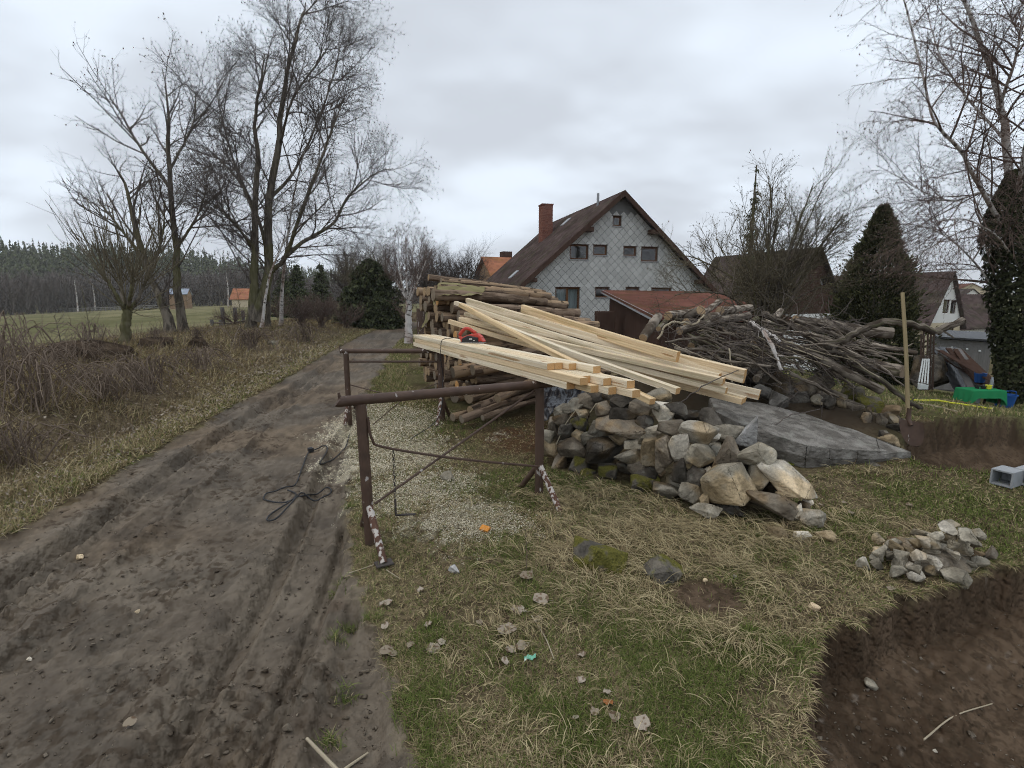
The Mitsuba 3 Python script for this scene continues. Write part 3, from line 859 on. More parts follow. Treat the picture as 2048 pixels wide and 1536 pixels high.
def thuja(name, label, base, h, w, seed, n=12000, mat='needle_thuja', size=0.10, pw=0.75):
    rng = np.random.default_rng(seed)
    t = thing(name, label, 'conifer')
    part(t, 'trunk', tubes([(np.array([base, base + [0, 0, h * 0.8]]), np.array([0.12, 0.02]))], 7)[:2], 'tree_bark', True)
    z = rng.random(n) ** 1.25
    th = rng.uniform(0, 2 * np.pi, n)
    prof = np.minimum(1, ((1 - z) * 1.18) ** pw) * (0.80 + 0.20 * sm(0, 0.12, z))
    lump = meshkit.fbm(np.stack([np.cos(th) * 2.6, np.sin(th) * 2.6, z * 9], 1), 3, seed)
    tip = 1.0 + 0.42 * (rng.random(n) < 0.16) * rng.random(n)
    rad = w / 2 * prof * (0.38 + 1.15 * lump) * (1 - 0.45 * rng.random(n) ** 2) * tip
    P = base + np.stack([rad * np.cos(th), rad * np.sin(th), z * h], 1)
    out = np.stack([np.cos(th), np.sin(th), np.full(n, 0.9)], 1) + rng.normal(size=(n, 3)) * 0.45
    a = out / np.linalg.norm(out, axis=1, keepdims=True)
    b = np.cross(a, rng.normal(size=(n, 3)))
    b /= np.linalg.norm(b, axis=1, keepdims=True)
    s = size * rng.uniform(0.6, 1.5, (n, 1))
    v = np.stack([P - b * s * 0.12, P + b * s * 0.35 + a * s * 0.7, P + a * s * 1.9, P - b * s * 0.35 + a * s * 0.6], 1).reshape(-1, 3)
    q = np.arange(n)[:, None] * 4
    part(t, 'crown', (v, np.vstack([q + [0, 1, 2], q + [0, 2, 3]])), mat, False, np.stack([np.repeat(np.arange(n) % 4999, 4) + 0.5, np.zeros(4 * n)], 1))
    return t


def spruce(name, label, base, h, w, seed, n=5000, mat='needle_dark', group=None, esz=None):
    rng = np.random.default_rng(seed)
    t = thing(name, label, 'spruce', group)
    part(t, 'trunk', tubes([(np.array([base, base + [0, 0, h]]), np.array([0.16, 0.02]))], 7)[:2], 'tree_bark', True)
    k = int(n / 22)
    zb = 1 - (1 - rng.random(k)) ** 0.65
    th = rng.uniform(0, 2 * np.pi, k)
    L = w / 2 * (1.02 - zb) * rng.uniform(0.7, 1.1, k)
    s = rng.uniform(0.1, 1, (k, 22))
    dz = -0.55 * s ** 1.2 * L[:, None] * (1.0 - 0.7 * zb[:, None]) + 0.25 * s ** 3 * L[:, None]
    P = np.stack([base[0] + s * L[:, None] * np.cos(th)[:, None], base[1] + s * L[:, None] * np.sin(th)[:, None], base[2] + 0.04 * h + zb[:, None] * h * 0.95 + dz], -1).reshape(-1, 3)
    P += rng.normal(size=P.shape) * 0.04
    D = np.repeat(np.stack([np.cos(th), np.sin(th), np.full(k, -0.25)], 1), 22, 0) + rng.normal(size=P.shape) * 0.55
    D /= np.linalg.norm(D, axis=1, keepdims=True)
    b = np.cross(D, rng.normal(size=P.shape))
    b /= np.linalg.norm(b, axis=1, keepdims=True)
    e = (esz or (0.16 + 0.02 * w)) * rng.uniform(0.6, 1.3, (len(P), 1))
    v = np.stack([P - b * e * 0.5, P + b * e * 0.5, P + D * e * 1.7 - np.array([0, 0, 0.06])], 1).reshape(-1, 3)
    part(t, 'crown', (v, np.arange(3 * len(P)).reshape(-1, 3)), mat, False, np.stack([np.repeat(np.arange(len(P)) % 4999, 3) + 0.5, np.zeros(3 * len(P))], 1))


def ground_at(u, Y, v=620):
    p = at(u, v, Y)
    return np.array([p[0], Y, float(base_z(np.array([p[0]]), np.array([Y]))[0])])


def hgt(base, vtop):
    """height so that the top stands at the photo's row"""
    Y = base[1]
    return at(1024, vtop, Y)[2] - base[2]


b = ground_at(1745, 17.5)
thuja('thuja', 'dense dark green cone-shaped conifer behind the branch heap', b, hgt(b, 415), 3.05, 31, n=32000, size=0.075)
b = ground_at(1492, 21)
spruce('spruce_tree', 'slim dark spruce hidden behind the bare shrub', b, hgt(b, 330), 1.8, 33, 3400, esz=0.055)
for (u, Y, v, w, lab) in ((598, 48, 527, 4.6, 'dark spruce behind the tallest bare tree'), (645, 50, 522, 3.6, 'narrow lone spruce right of the tallest bare tree'), (570, 52, 540, 4.0, 'dark spruce half hidden by the trunk of the tallest bare tree')):
    b = ground_at(u, Y)
    spruce('spruce_tree', lab, b, hgt(b, v), w, int(u), 7000, esz=0.12)

# hedge trees along the track's far end
sp_back = [dict(k=11, len=2.1, r=0.042, ang=40, n=5, wander=0.10, up=0.05, t0=0.2, fall=0.6),
           dict(k=7, len=0.95, r=0.021, ang=40, n=4, wander=0.13, up=0.04),
           dict(k=4, len=0.5, r=0.0145, ang=38, n=3, wander=0.14, up=0.05, taper=0.6)]


def bush_stems(b, h, w, k, rng, r0=0.07, r1=0.012, lean=0.0):
    out = []
    for i in range(k):
        a = rng.uniform(0, 2 * np.pi)
        e = rng.uniform(0.15, 1) * w / 2
        top = b + [math.cos(a) * e + lean * h, math.sin(a) * e, h * rng.uniform(0.6, 0.95) * (1 - 0.25 * (2 * e / w) ** 2)]
        mid = b + (top - b) * 0.5 + [-(math.cos(a) * e) * 0.12, -(math.sin(a) * e) * 0.12, h * 0.04]
        out.append(([b + rng.normal(size=3) * [0.12, 0.12, 0], mid, top], r0 * rng.uniform(0.6, 1.1), r1))
    return out


for (u, Y, v, w, k, seed, lab, tw) in (
        (770, 34, 440, 5.2, 7, 41, 'tall bare rounded tree at the far end of the track', 'twig_dark'),
        (700, 37, 470, 4.6, 6, 42, 'bare grey tree left of the dark evergreen by the track', 'twig_dark'),
        (915, 27, 490, 3.8, 7, 43, 'bare bushy tree just left of the orange roof', 'twig_dark'),
        (870, 29, 480, 3.2, 6, 44, 'bare bushy tree between the white birch trunk and the log pile', 'twig_dark'),
        (850, 40, 455, 4.0, 6, 46, 'bare spreading tree behind the reddish crown', 'twig_red')):
    b = ground_at(u, Y)
    h = hgt(b, v)
    make_tree('bare_tree', lab, bush_stems(b, h, w, k, np.random.default_rng(seed), 0.10), sp_back, seed, twig=tw)
b = ground_at(815, 18.5)
b[2] += 0.05
rg = np.random.default_rng(45)
make_tree('birch_tree', 'white-barked small tree with reddish crown beside the track near the log pile',
          [([b, b + [0.02, 0, 0.8], b + [0.05, 0, 1.5]], 0.13, 0.11)] + [([b + [0.05, 0, 1.45], b + [x * 0.6, y, 2.2], b + [x, y, z]], 0.05, 0.012) for x, y, z in ((-.45, .2, 3.6), (0.1, -.3, 3.9), (.55, .1, 3.5), (.2, .4, 3.7), (-.2, -.3, 3.3), (.75, -.2, 2.9), (-.6, 0, 2.9))],
          [dict(k=8, len=0.95, r=0.014, ang=32, n=5, wander=0.10, up=0.06, t0=0.25), dict(k=6, len=0.5, r=0.008, ang=34, n=4, wander=0.12, up=0.04, taper=0.6), dict(k=3, len=0.25, r=0.006, ang=34, n=3, wander=0.12, up=0.03, taper=0.7)],
          45, bark='birch_bark', twig='twig_red', extra=lambda rng, l, m: buds(rng, l, m, 0.018, 0.5))
make_tree('birch_tree', 'thin white birch stem right behind the tallest bare tree',
          [(px(24, (562, 655), (566, 560), (575, 480), (590, 380), (610, 300)), 0.10, 0.02)],
          [dict(k=10, len=1.4, r=0.02, ang=40, n=5, wander=0.1, up=0.0, t0=0.35), dict(k=5, len=0.6, r=0.011, ang=40, n=4, wander=0.12, up=-0.05, taper=0.6)], 47, bark='birch_bark')
make_tree('birch_tree', 'leaning white birch stem in front of the spruces by the tallest tree',
          [(px(21.5, (524, 655), (530, 600), (540, 550), (560, 500), (590, 440)), 0.075, 0.02)],
          [dict(k=8, len=1.0, r=0.018, ang=40, n=5, wander=0.1, up=0.0, t0=0.45), dict(k=4, len=0.5, r=0.010, ang=40, n=4, wander=0.12, up=-0.05, taper=0.6)], 48, bark='birch_bark')

# dark evergreen by the track
def evergreen(name, label, b, h, w, seed, n, mat, size):
    rng = np.random.default_rng(seed)
    t = thing(name, label, 'shrub')
    part(t, 'trunk', tubes([(np.array([b, b + [0.1, 0, h * 0.7]]), np.array([0.15, 0.03]))], 7)[:2], 'tree_bark', True)
    z = rng.random(n)
    th = rng.uniform(0, 2 * np.pi, n)
    prof = np.sqrt(np.maximum(0.02, 1 - (1.35 * z - 0.35) ** 2)) * (1 - 0.55 * z)
    lump = meshkit.fbm(np.stack([np.cos(th) * 2.6, np.sin(th) * 2.6, z * 6], 1), 3, seed)
    r = w / 2 * prof * (0.05 + 1.85 * lump) * (1 - 0.6 * rng.random(n) ** 2)
    P = b + np.stack([r * np.cos(th), r * np.sin(th), z * h], 1)
    N = rng.normal(size=(n, 3)) + [0, 0, 0.4]
    v, f, u = leaf_cloud(rng, P, N / np.linalg.norm(N, axis=1, keepdims=True), size)
    part(t, 'crown', (v, f), mat, False, u)


b = ground_at(742, 31)
evergreen('evergreen_shrub', 'large dark green evergreen at the bend of the track', b, hgt(b, 520), 4.0, 51, 7000, 'needle_dark', 0.14)
b = ground_at(765, 29)
evergreen('evergreen_shrub', 'low dark evergreen shrub at the foot of the taller evergreen', b, hgt(b, 585), 2.3, 52, 5000, 'needle_dark', 0.11)
make_tree('bare_tree', 'olive twiggy tree growing up through the dark evergreen', bush_stems(ground_at(738, 32), 5.0, 3.0, 9, np.random.default_rng(53), 0.06), sp_back, 53, twig='twig_olive')

# twiggy red-brown shrubs along the left side of the track's far end
sp_low = [dict(k=8, len=0.75, r=0.012, ang=32, n=4, wander=0.12, up=0.05, t0=0.1), dict(k=6, len=0.4, r=0.0095, ang=34, n=3, wander=0.12, up=0.03, taper=0.6)]
for i, (u, Y, v, w, k, lab) in enumerate(((600, 24, 604, 2.6, 14, 'reddish twiggy shrub right of the birch stems'), (640, 26, 600, 3.0, 14, 'reddish twiggy shrub in the middle of the hedge by the track'), (690, 28, 602, 3.0, 14, 'reddish twiggy shrub left of the dark evergreen'),
                                          (560, 33, 592, 3.0, 12, 'brown shrub behind the birch stems'), (655, 34, 585, 3.6, 14, 'tall brown shrub below the narrow lone spruce'), (610, 36, 580, 3.6, 14, 'tall brown shrub below the dark spruces'),
                                          (790, 30, 600, 1.8, 9, 'brown shrub on the far bend of the track'), (865, 22, 560, 1.9, 10, 'brown shrub against the back of the log pile'), (465, 27, 625, 2.4, 9, 'sparse brown shrub left of the tallest tree'))):
    b = ground_at(u, Y)
    make_tree('twiggy_shrub', lab, bush_stems(b, hgt(b, v), w, k, np.random.default_rng(60 + i), 0.022, 0.008), sp_low, 60 + i, bark='twig_red', twig='twig_red', sides=4, whole=0)

# the bare shrub tree in the garden on the right
b = ground_at(1530, 14.5)
b[2] = min(b[2], 0.1)
rg = np.random.default_rng(71)
st = bush_stems(b, hgt(b, 318), 4.4, 21, rg, 0.050, 0.012)
st += [(px(14.5, (1530, 640), (1470, 560, .4), (1400, 520, .6), (1362, 510, .6)), 0.045, 0.01), (px(14.5, (1535, 640), (1600, 560, -.3), (1650, 480, -.5), (1690, 440, -.5)), 0.045, 0.01),
       (px(14.5, (1530, 640), (1450, 590, -.5), (1385, 585, -.8), (1350, 590, -.8)), 0.03, 0.01), (px(14.5, (1530, 650), (1590, 600), (1640, 575), (1680, 570)), 0.03, 0.01)]
make_tree('bare_shrub_tree', 'many-stemmed bare shrub tree behind the branch heap', st,
          [dict(k=9, len=1.25, r=0.018, ang=38, n=5, wander=0.12, up=0.06, t0=0.2, fall=0.45), dict(k=7, len=0.6, r=0.0095, ang=36, n=4, wander=0.14, up=0.06, taper=0.6), dict(k=4, len=0.29, r=0.0082, ang=36, n=3, wander=0.12, up=0.05, taper=0.8)],
          71, twig='twig_olive', whole=0, extra=lambda rng, l, m: buds(rng, l, m, 0.012, 0.7))

# far forest on its hill and the woods behind the field: one mass
def far_wood():
    rng = np.random.default_rng(81)
    n, k = 1700, 34
    ang, r, h = np.radians(rng.uniform(-62, -17, n)), rng.uniform(300, 420, n), rng.uniform(8, 16, n)
    h = h * (0.65 + 0.7 * nz(r * np.sin(ang), r * np.cos(ang), 0.03, 3, 66))
    x, y = r * np.sin(ang), r * np.cos(ang)
    z0 = base_z(x, y) - 0.5
    zb = rng.random((n, k)) ** 0.8
    th = rng.uniform(0, 2 * np.pi, (n, k))
    L = 0.19 * h[:, None] * (1.04 - zb) * rng.uniform(0.75, 1.15, (n, k))
    c = np.stack([x[:, None] + 0 * zb, y[:, None] + 0 * zb, z0[:, None] + zb * h[:, None]], -1)
    o = np.stack([np.cos(th) * L, np.sin(th) * L, -0.45 * L], -1)
    s = np.stack([-np.sin(th), np.cos(th), 0 * th], -1) * (0.55 * L + 0.25)[..., None]
    V = np.stack([c + [0, 0, 0.9], c + o - s, c + o + s], 2).reshape(-1, 3)
    uv = np.stack([np.repeat(rng.integers(0, 4999, n * k), 3) + 0.5, np.zeros(3 * n * k)], 1)
    solo('far_spruce_wood', (V, np.arange(len(V)).reshape(-1, 3)), 'needle_far', 'dark spruce wood along the top of the far hill', 'forest', uv=uv, kind='stuff')
    n, k = 2700, 30
    dg = rng.uniform(-62, 2, n)
    ang = np.radians(dg)
    r = rng.uniform(205, 300, n) + 25 * np.sin(dg * 0.3)
    x, y = r * np.sin(ang), r * np.cos(ang)
    h = rng.uniform(8, 15, n) * (0.55 + 0.45 * sm(-12, -26, dg))
    z0 = base_z(x, y) - 0.3
    th = rng.uniform(0, 2 * np.pi, (n, k))
    zb = rng.uniform(0.05, 0.8, (n, k)) * h[:, None]
    zb[:, 0] = 0
    p = np.stack([x[:, None] + 0 * zb, y[:, None] + 0 * zb, z0[:, None] + zb], -1)
    sp = rng.uniform(0.15, 0.9, (n, k))
    d = np.stack([np.cos(th) * sp, np.sin(th) * sp, np.ones((n, k))], -1)
    d[:, 0] = [0, 0, 1]
    L = (h[:, None] - zb) * rng.uniform(0.55, 0.9, (n, k))
    w = np.stack([-np.sin(th), np.cos(th), 0 * th], -1) * 0.15
    V = np.stack([p - w, p + w, p + d * L[..., None]], 2).reshape(-1, 3)
    uv = np.stack([np.repeat(rng.integers(0, 4999, n * k), 3) + 0.5, np.zeros(3 * n * k)], 1)
    solo('far_bare_wood', (V, np.arange(len(V)).reshape(-1, 3)), 'wood_far', 'grey brown leafless wood along the far edge of the field', 'forest', uv=uv, kind='stuff')


far_wood()
for i, (u, v0, v1, Y) in enumerate(((155, 612, 560, 150), (190, 606, 566, 170), (457, 590, 545, 120), (608, 612, 575, 60))):
    p = ground_at(u, Y)
    make_tree('pale_trunk', ('pale birch trunk standing before the far wood on the left', 'second thinner pale birch trunk before the far wood', 'pale birch trunk before the wood left of the orange house', 'pale stem above the hedge below the spruces')[i],
              [([p, p + [0.3, 0, hgt(p, v1) * 0.5], p + [0.2, 0, hgt(p, v1)]], 0.13 * Y / 100 + 0.03, 0.05)], [dict(k=6, len=2.0, r=0.05, ang=40, n=3, t0=0.5)], 90 + i, bark='birch_bark', sides=5, whole=0)

# larch saplings on the bank
sp_sap = [dict(k=16, len=0.42, r=0.006, ang=62, n=4, wander=0.06, up=0.03, t0=0.12, fall=0.75), dict(k=3, len=0.14, r=0.004, ang=45, n=3, taper=0.8)]
for i, (u, v0, v1, Y, lab) in enumerate(((185, 720, 575, 12.5, 'bare larch sapling left of the pollard willow'), (128, 745, 630, 11, 'small bare sapling on the bank above the pale boulder'), (480, 640, 570, 19, 'small bare sapling before the fence left of the tallest tree'))):
    p = at(u, v0, Y)
    p[2] = gz(p[0], p[1]) - 0.02
    make_tree('sapling', lab, [([p, p + [0.02, 0, hgt(p, v1) * 0.5], p + [-0.03, 0, hgt(p, v1)]], 0.016, 0.005)], sp_sap, 95 + i, sides=5, whole=0)
# ------------------------------------------------------------------ buildings
def prism(poly, y0, y1, frame):
    """shapely polygon in (a, z), extruded from depth y0 to y1; frame(a, b, z) -> world"""
    m = trimesh.creation.extrude_polygon(poly, abs(y1 - y0), engine='earcut')
    v = m.vertices
    b = min(y0, y1) + v[:, 2]
    w = frame(v[:, 0], b, v[:, 1])
    return w, m.faces[:, ::-1]


def gable_frame(apex, n):
    n = np.array([n[0], n[1]]) / math.hypot(*n)
    r = -n                                    # along the ridge, away from the gable
    g = np.array([-n[1], n[0]])               # to the right along the gable
    def fr(a, b, z):
        a, b, z = np.broadcast_arrays(np.asarray(a, float), np.asarray(b, float), np.asarray(z, float))
        return np.stack([apex[0] + a * g[0] + b * r[0], apex[1] + a * g[1] + b * r[1], z], -1)
    def hit(u, v, b=0.0):
        d = ray(u, v)
        o = np.array([apex[0], apex[1]]) + b * r
        t = ((o - 0) @ r) / (d[:2] @ r)
        p = np.array([0, 0, EYE]) + d * t
        return float((p[:2] - o) @ g), float(p[2])
    return fr, hit


def fbox(fr, a0, a1, b0, b1, z0, z1):
    m = trimesh.creation.box(extents=(1, 1, 1))
    v = m.vertices + 0.5
    return fr(a0 + v[:, 0] * (a1 - a0), b0 + v[:, 1] * (b1 - b0), z0 + v[:, 2] * (z1 - z0)), m.faces


def roof_plates(fr, zr, slope, hw, b0, b1, th):
    """two roof plates with uv in metres"""
    out = []
    for s in (-1, 1):
        a = np.array([0, hw, hw, 0]) * s
        z = zr - slope * np.abs(a)
        top = [fr(a[k], b, z[k]) for k, b in ((0, b0), (1, b0), (2, b1), (3, b1))]
        bot = [p - np.array([0, 0, th]) for p in top]
        v = np.array(top + bot)
        L = hw * math.hypot(1, slope)
        uv = [[b0, 0], [b0, L], [b1, L], [b1, 0]] * 2
        f = np.array([[0, 1, 2, 3], [7, 6, 5, 4], [0, 4, 5, 1], [1, 5, 6, 2], [2, 6, 7, 3], [3, 7, 4, 0]])
        if s > 0:
            f = f[:, ::-1]
        out.append((v, f, np.array(uv)))
    return out


def window(t, fr, a0, a1, z0, z1, b, mullion=False, frame='timber_brown', cur=None, sill=True, depth=0.16):
    w = 0.07
    m = MB()
    for (p0, p1, q0, q1) in ((a0, a0 + w, z0, z1), (a1 - w, a1, z0, z1), (a0 + w, a1 - w, z0, z0 + w), (a0 + w, a1 - w, z1 - w, z1)):
        m.add(*fbox(fr, p0, p1, b + 0.07, b + 0.13, q0, q1))
    if mullion:
        c = (a0 + a1) / 2
        m.add(*fbox(fr, c - 0.06, c + 0.06, b + 0.06, b + 0.125, z0 + w, z1 - w))
    k = part(t, 'window', m.mesh(), frame)
    v = fr(np.array([a0 + w, a1 - w, a1 - w, a0 + w]), b + 0.10, np.array([z0 + w, z0 + w, z1 - w, z1 - w]))
    part(k, 'pane', (v, np.array([[0, 1, 2, 3]])), 'pane_glass')
    if cur:
        n = 40
        aa = np.linspace(a0 + 0.02, a1 - 0.02, n)
        wave = b + 0.24 + 0.025 * np.sin(np.arange(n) * 1.3)
        v = np.concatenate([fr(aa, wave, np.full(n, z0 + 0.03)), fr(aa, wave, np.full(n, z1 - 0.03))])
        i = np.arange(n - 1)
        part(k, 'curtain', (v, np.stack([i, i + 1, i + 1 + n, i + n], 1)), cur, True)
    else:
        pass
    if sill:
        part(k, 'sill', fbox(fr, a0 - 0.06, a1 + 0.06, b - 0.07, b + 0.06, z0 - 0.05, z0 - 0.004), 'zinc')
    part(k, 'lintel_flashing', fbox(fr, a0 - 0.05, a1 + 0.05, b - 0.05, b + 0.05, z1 + 0.004, z1 + 0.035), 'timber_dark')
    return k


# the big house: grey diamond slates on its gable, maroon roof
AP = np.array([6.1, 29.0, 7.46])
fr, hit = gable_frame(AP, (0.254, -0.967))
house = thing('slate_gable_house', 'large house with grey diamond-slate gable and maroon roof behind the log pile', 'house')
SL, HW = 0.865, 7.0
wb = 0.5
wins = []
for (u0, v0, u1, v1, mul, cur) in ((1140, 489, 1176, 519, 0, None), (1187, 490, 1213.5, 510.5, 0, None), (1247.5, 493, 1272, 512, 0, None), (1283, 494, 1314.5, 523, 0, None), (1226, 432, 1242, 452.5, 0, None),
                                   (1111, 575, 1158, 624, 1, 'curtain'), (1191, 575, 1217, 595, 0, None), (1252, 575, 1277, 597, 0, None), (1303, 576, 1341, 606, 0, None)):
    a0, z1 = hit(u0, v0, wb)
    a1, z0 = hit(u1, v1, wb)
    wins.append((a0, a1, z0, z1, mul, cur))
gw = 6.55
gz_top = lambda a: AP[2] - 0.16 - SL * abs(a)
gab = Polygon([(-gw, -2.2), (gw, -2.2), (gw, gz_top(gw)), (0, gz_top(0)), (-gw, gz_top(gw))])
hole = gab
for w in wins:
    hole = hole.difference(sbox(w[0], w[2], w[1], w[3]))
wall = part(house, 'wall', prism(hole, wb, wb + 0.3, fr), 'joint_dark', label='gable wall hung with grey diamond slates')
m = MB()
for a0, a1 in ((-gw, -gw + 0.3), (gw - 0.3, gw)):
    m.add(*fbox(fr, a0, a1, wb + 0.301, 12.0, -2.2, gz_top(gw) - 0.02))
m.add(*prism(gab, 11.7, 12.0, fr))
part(house, 'wall', m.mesh(), 'render_white')
# slates: diamonds 0.45 m across, courses recessed at the joints
D = 0.45
tiles = []
clip = hole.buffer(-0.02)
for i in range(-17, 18):
    for j in range(-8, 34):
        ca = i * D + (D / 2 if j % 2 else 0)
        cz = -1.2 + j * D / 2
        p = Polygon([(ca - D / 2, cz), (ca, cz - D / 2), (ca + D / 2, cz), (ca, cz + D / 2)]).buffer(-0.011, join_style=2).intersection(clip)
        for g in getattr(p, 'geoms', [p]):
            if g.geom_type == 'Polygon' and g.area > 0.004:
                tiles.append((g, cz, ca))
vis = lambda t_: (t_[1] > 0.35 and t_[0].area > 0.03)
tiles.sort(key=lambda q: (0 if vis(q) else 1, -q[0].area))
rngt = np.random.default_rng(5)
rest = MB()
for i, (g, cz, ca) in enumerate(tiles):
    off = rngt.uniform(0.010, 0.020)
    tilt = rngt.normal(0, 0.006)
    mm = trimesh.creation.extrude_polygon(g, 0.014, engine='earcut')
    v = mm.vertices
    w = fr(v[:, 0], wb - off - (0.014 - v[:, 2]) + tilt * (v[:, 1] - cz) / D + 0.012, v[:, 1])
    uv = np.full((len(v), 2), i + 0.5)
    if i < 300:
        part(wall, 'slate', (w, mm.faces), 'slate_grey', False, uv)
    else:
        rest.add(w, mm.faces, uv)
part(wall, 'slate', rest.mesh(), 'slate_grey', False, rest.uv(), kind='stuff')
for w in wins:
    window(house, fr, *w[:4], wb, mullion=bool(w[4]), cur=w[5])
pl = roof_plates(fr, AP[2], SL, HW, 0.0, 12.4, 0.13)
rf = key(house + '__roof')
m = MB()
for v, f, u in pl:
    m.add(v, f, u)
shape(rf, m.mesh(), 'roof_maroon', False, m.uv())
m = MB()
for s in (-1, 1):                                    # verge boards and soffit
    for b0, b1, d0, d1 in ((-0.03, 0.0, -0.02, 0.30),):
        a = np.array([0, HW, HW, 0]) * s
        zt = AP[2] - SL * np.abs(a)
        z = np.array([zt[0] - d0, zt[1] - d0, zt[1] - d1, zt[0] - d1])
        v = np.concatenate([fr(a, b0, z), fr(a, b1, z)])
        f = np.array([[0, 1, 2, 3], [7, 6, 5, 4], [0, 4, 5, 1], [1, 5, 6, 2], [2, 6, 7, 3], [3, 7, 4, 0]])
        m.add(v, f)
part(house, 'verge_board', m.mesh(), 'timber_dark')
for a in (-1.95, 1.95):                                # purlin ends under the verge
    part(house, 'purlin', fbox(fr, a - 0.22, a + 0.22, 0.02, wb - 0.02, AP[2] - SL * 1.95 - 0.52, AP[2] - SL * 1.95 - 0.29), 'timber_dark')
for a in (-5.1, 5.1):
    part(house, 'purlin', fbox(fr, a - 0.2, a + 0.2, 0.02, wb - 0.02, AP[2] - SL * 5.1 - 0.50, AP[2] - SL * 5.1 - 0.28), 'timber_dark')
ch = part(rf, 'chimney', fbox(fr, -2.29, -1.56, 7.3, 8.1, 4.6, 7.85), 'brick_red', label='tall red brick chimney')
part(rf, 'chimney_cap', fbox(fr, -2.33, -1.52, 7.26, 8.14, 7.855, 7.93), 'brick_red')
part(rf, 'vent_pipe', tubes([(np.array([fr(-0.45, 2.5, 6.9), fr(-0.45, 2.5, 7.75)]), np.array([0.07, 0.07]))], 8, cap=True)[:2], 'zinc', True)
for a, b in ((-0.9, 6.6), (-5.0, 4.6)):
    zc_ = AP[2] - SL * abs(a)
    v = np.array([fr(a - 0.25, b - 0.35, zc_ - SL * 0.25 + 0.05), fr(a + 0.25, b - 0.35, zc_ + SL * 0.25 + 0.05), fr(a + 0.25, b + 0.35, zc_ + SL * 0.25 + 0.05), fr(a - 0.25, b + 0.35, zc_ - SL * 0.25 + 0.05)])
    part(rf, 'roof_hatch', (np.vstack([v, v - [0, 0, 0.16]]), np.array([[0, 1, 2, 3], [7, 6, 5, 4], [0, 4, 5, 1], [1, 5, 6, 2], [2, 6, 7, 3], [3, 7, 4, 0]])), 'zinc')

# lean-to shed with the rusty red roof
shed = thing('lean_to_shed', 'low brown shed with rust-red sloping roof in front of the slate house', 'shed')
HL, HR, LL, LR = at(1203, 580, 24), at(1425, 583, 25), at(1312, 634, 14.5), at(1600, 640, 14.5)
v = np.array([HL, LL, LR, HR])
v = np.vstack([v, v - [0, 0, 0.09]])
part(shed, 'roof', (v, np.array([[0, 1, 2, 3], [7, 6, 5, 4], [0, 4, 5, 1], [1, 5, 6, 2], [2, 6, 7, 3], [3, 7, 4, 0]])), 'roof_rust', False, np.array([[0, 0], [0, 10], [4, 10], [4, 0]] * 2, float))
v = np.array([HL, LL, LL - [0, 0, 0.16], HL - [0, 0, 0.16]])
o = unit([-(LL - HL)[1] * -1, -(LL - HL)[0], 0]) * -0.03
part(shed, 'fascia', (np.vstack([v + o, v + o * 0.1]), np.array([[0, 1, 2, 3], [7, 6, 5, 4], [0, 4, 5, 1], [1, 5, 6, 2], [2, 6, 7, 3], [3, 7, 4, 0]])), 'zinc')
q = [HL + [0.35, -0.4, -0.12], LL + [0.30, 0.5, -0.12], LR + [-0.2, 0.5, -0.12], HR + [-0.2, -0.3, -0.12]]
m = MB()
for p0, p1 in ((q[0], q[1]), (q[1], q[2]), (q[2], q[3]), (q[3], q[0])):
    d = unit([(p1 - p0)[1], -(p1 - p0)[0], 0]) * 0.04
    vv = np.array([p0 - d, p1 - d, p1 + d, p0 + d])
    lo = vv.copy()
    lo[:, 2] = -1.2
    m.add(np.vstack([vv, lo]), np.array([[0, 1, 2, 3], [7, 6, 5, 4], [0, 4, 5, 1], [1, 5, 6, 2], [2, 6, 7, 3], [3, 7, 4, 0]]))
part(shed, 'wall', m.mesh(), 'timber_dark')
c = at(1213, 640, 20)
m = MB().box((c[0], c[1] + 0.4, 0.35), (0.68, 0.8, 1.62))
solo('brown_cabinet', m.mesh(), 'timber_dark', 'dark brown box-like cabinet at the left corner of the lean-to shed', 'cabinet')


def gable_house(name, label, apex, n, hw, length, slope, z0, roof, wallm, gablem, wins=(), b_gab=0.35, over=0.45, chim=None, cat='house', frame='timber_dark'):
    fr, hit = gable_frame(apex, n)
    t = thing(name, label, cat)
    top = lambda a: apex[2] - 0.12 - slope * abs(a)
    ze = top(hw)
    g = Polygon([(-hw, ze), (hw, ze), (0, top(0))])
    base = sbox(-hw, z0, hw, ze - 0.003)
    ws = []
    for (u0, v0, u1, v1) in wins:
        a0, z1 = hit(u0, v0, b_gab)
        a1, z0_ = hit(u1, v1, b_gab)
        ws.append((a0, a1, z0_, z1))
        g = g.difference(sbox(a0, z0_, a1, z1))
        base = base.difference(sbox(a0, z0_, a1, z1))
    gl = MB()
    for p in getattr(g, 'geoms', [g]):
        gl.add(*prism(p, b_gab, b_gab + 0.25, fr))
    part(t, 'gable', gl.mesh(), gablem)
    wl = MB()
    for p in getattr(base, 'geoms', [base]):
        wl.add(*prism(p, b_gab + 0.01, b_gab + 0.25, fr))
    for s in (-1, 1):
        wl.add(*fbox(fr, s * hw - 0.12, s * hw + 0.12, b_gab + 0.252, length - 0.35, z0, ze - 0.1))
    wl.add(*prism(Polygon([(-hw, z0), (hw, z0), (hw, ze), (0, top(0)), (-hw, ze)]), length - 0.34, length - 0.2, fr))
    part(t, 'wall', wl.mesh(), wallm)
    m = MB()
    for v, f, u in roof_plates(fr, apex[2], slope, hw + over, 0, length, 0.12):
        m.add(v, f, u)
    rk = key(t + '__roof')
    shape(rk, m.mesh(), roof, False, m.uv())
    if chim:
        a, b, w, h = chim
        part(rk, 'chimney', fbox(fr, a - w, a + w, b - w, b + w, apex[2] - slope * abs(a) - 0.6, apex[2] + h), 'timber_dark')
    for w in ws:
        window(t, fr, *w, b_gab, frame=frame, sill=False)
    return t, fr, hit


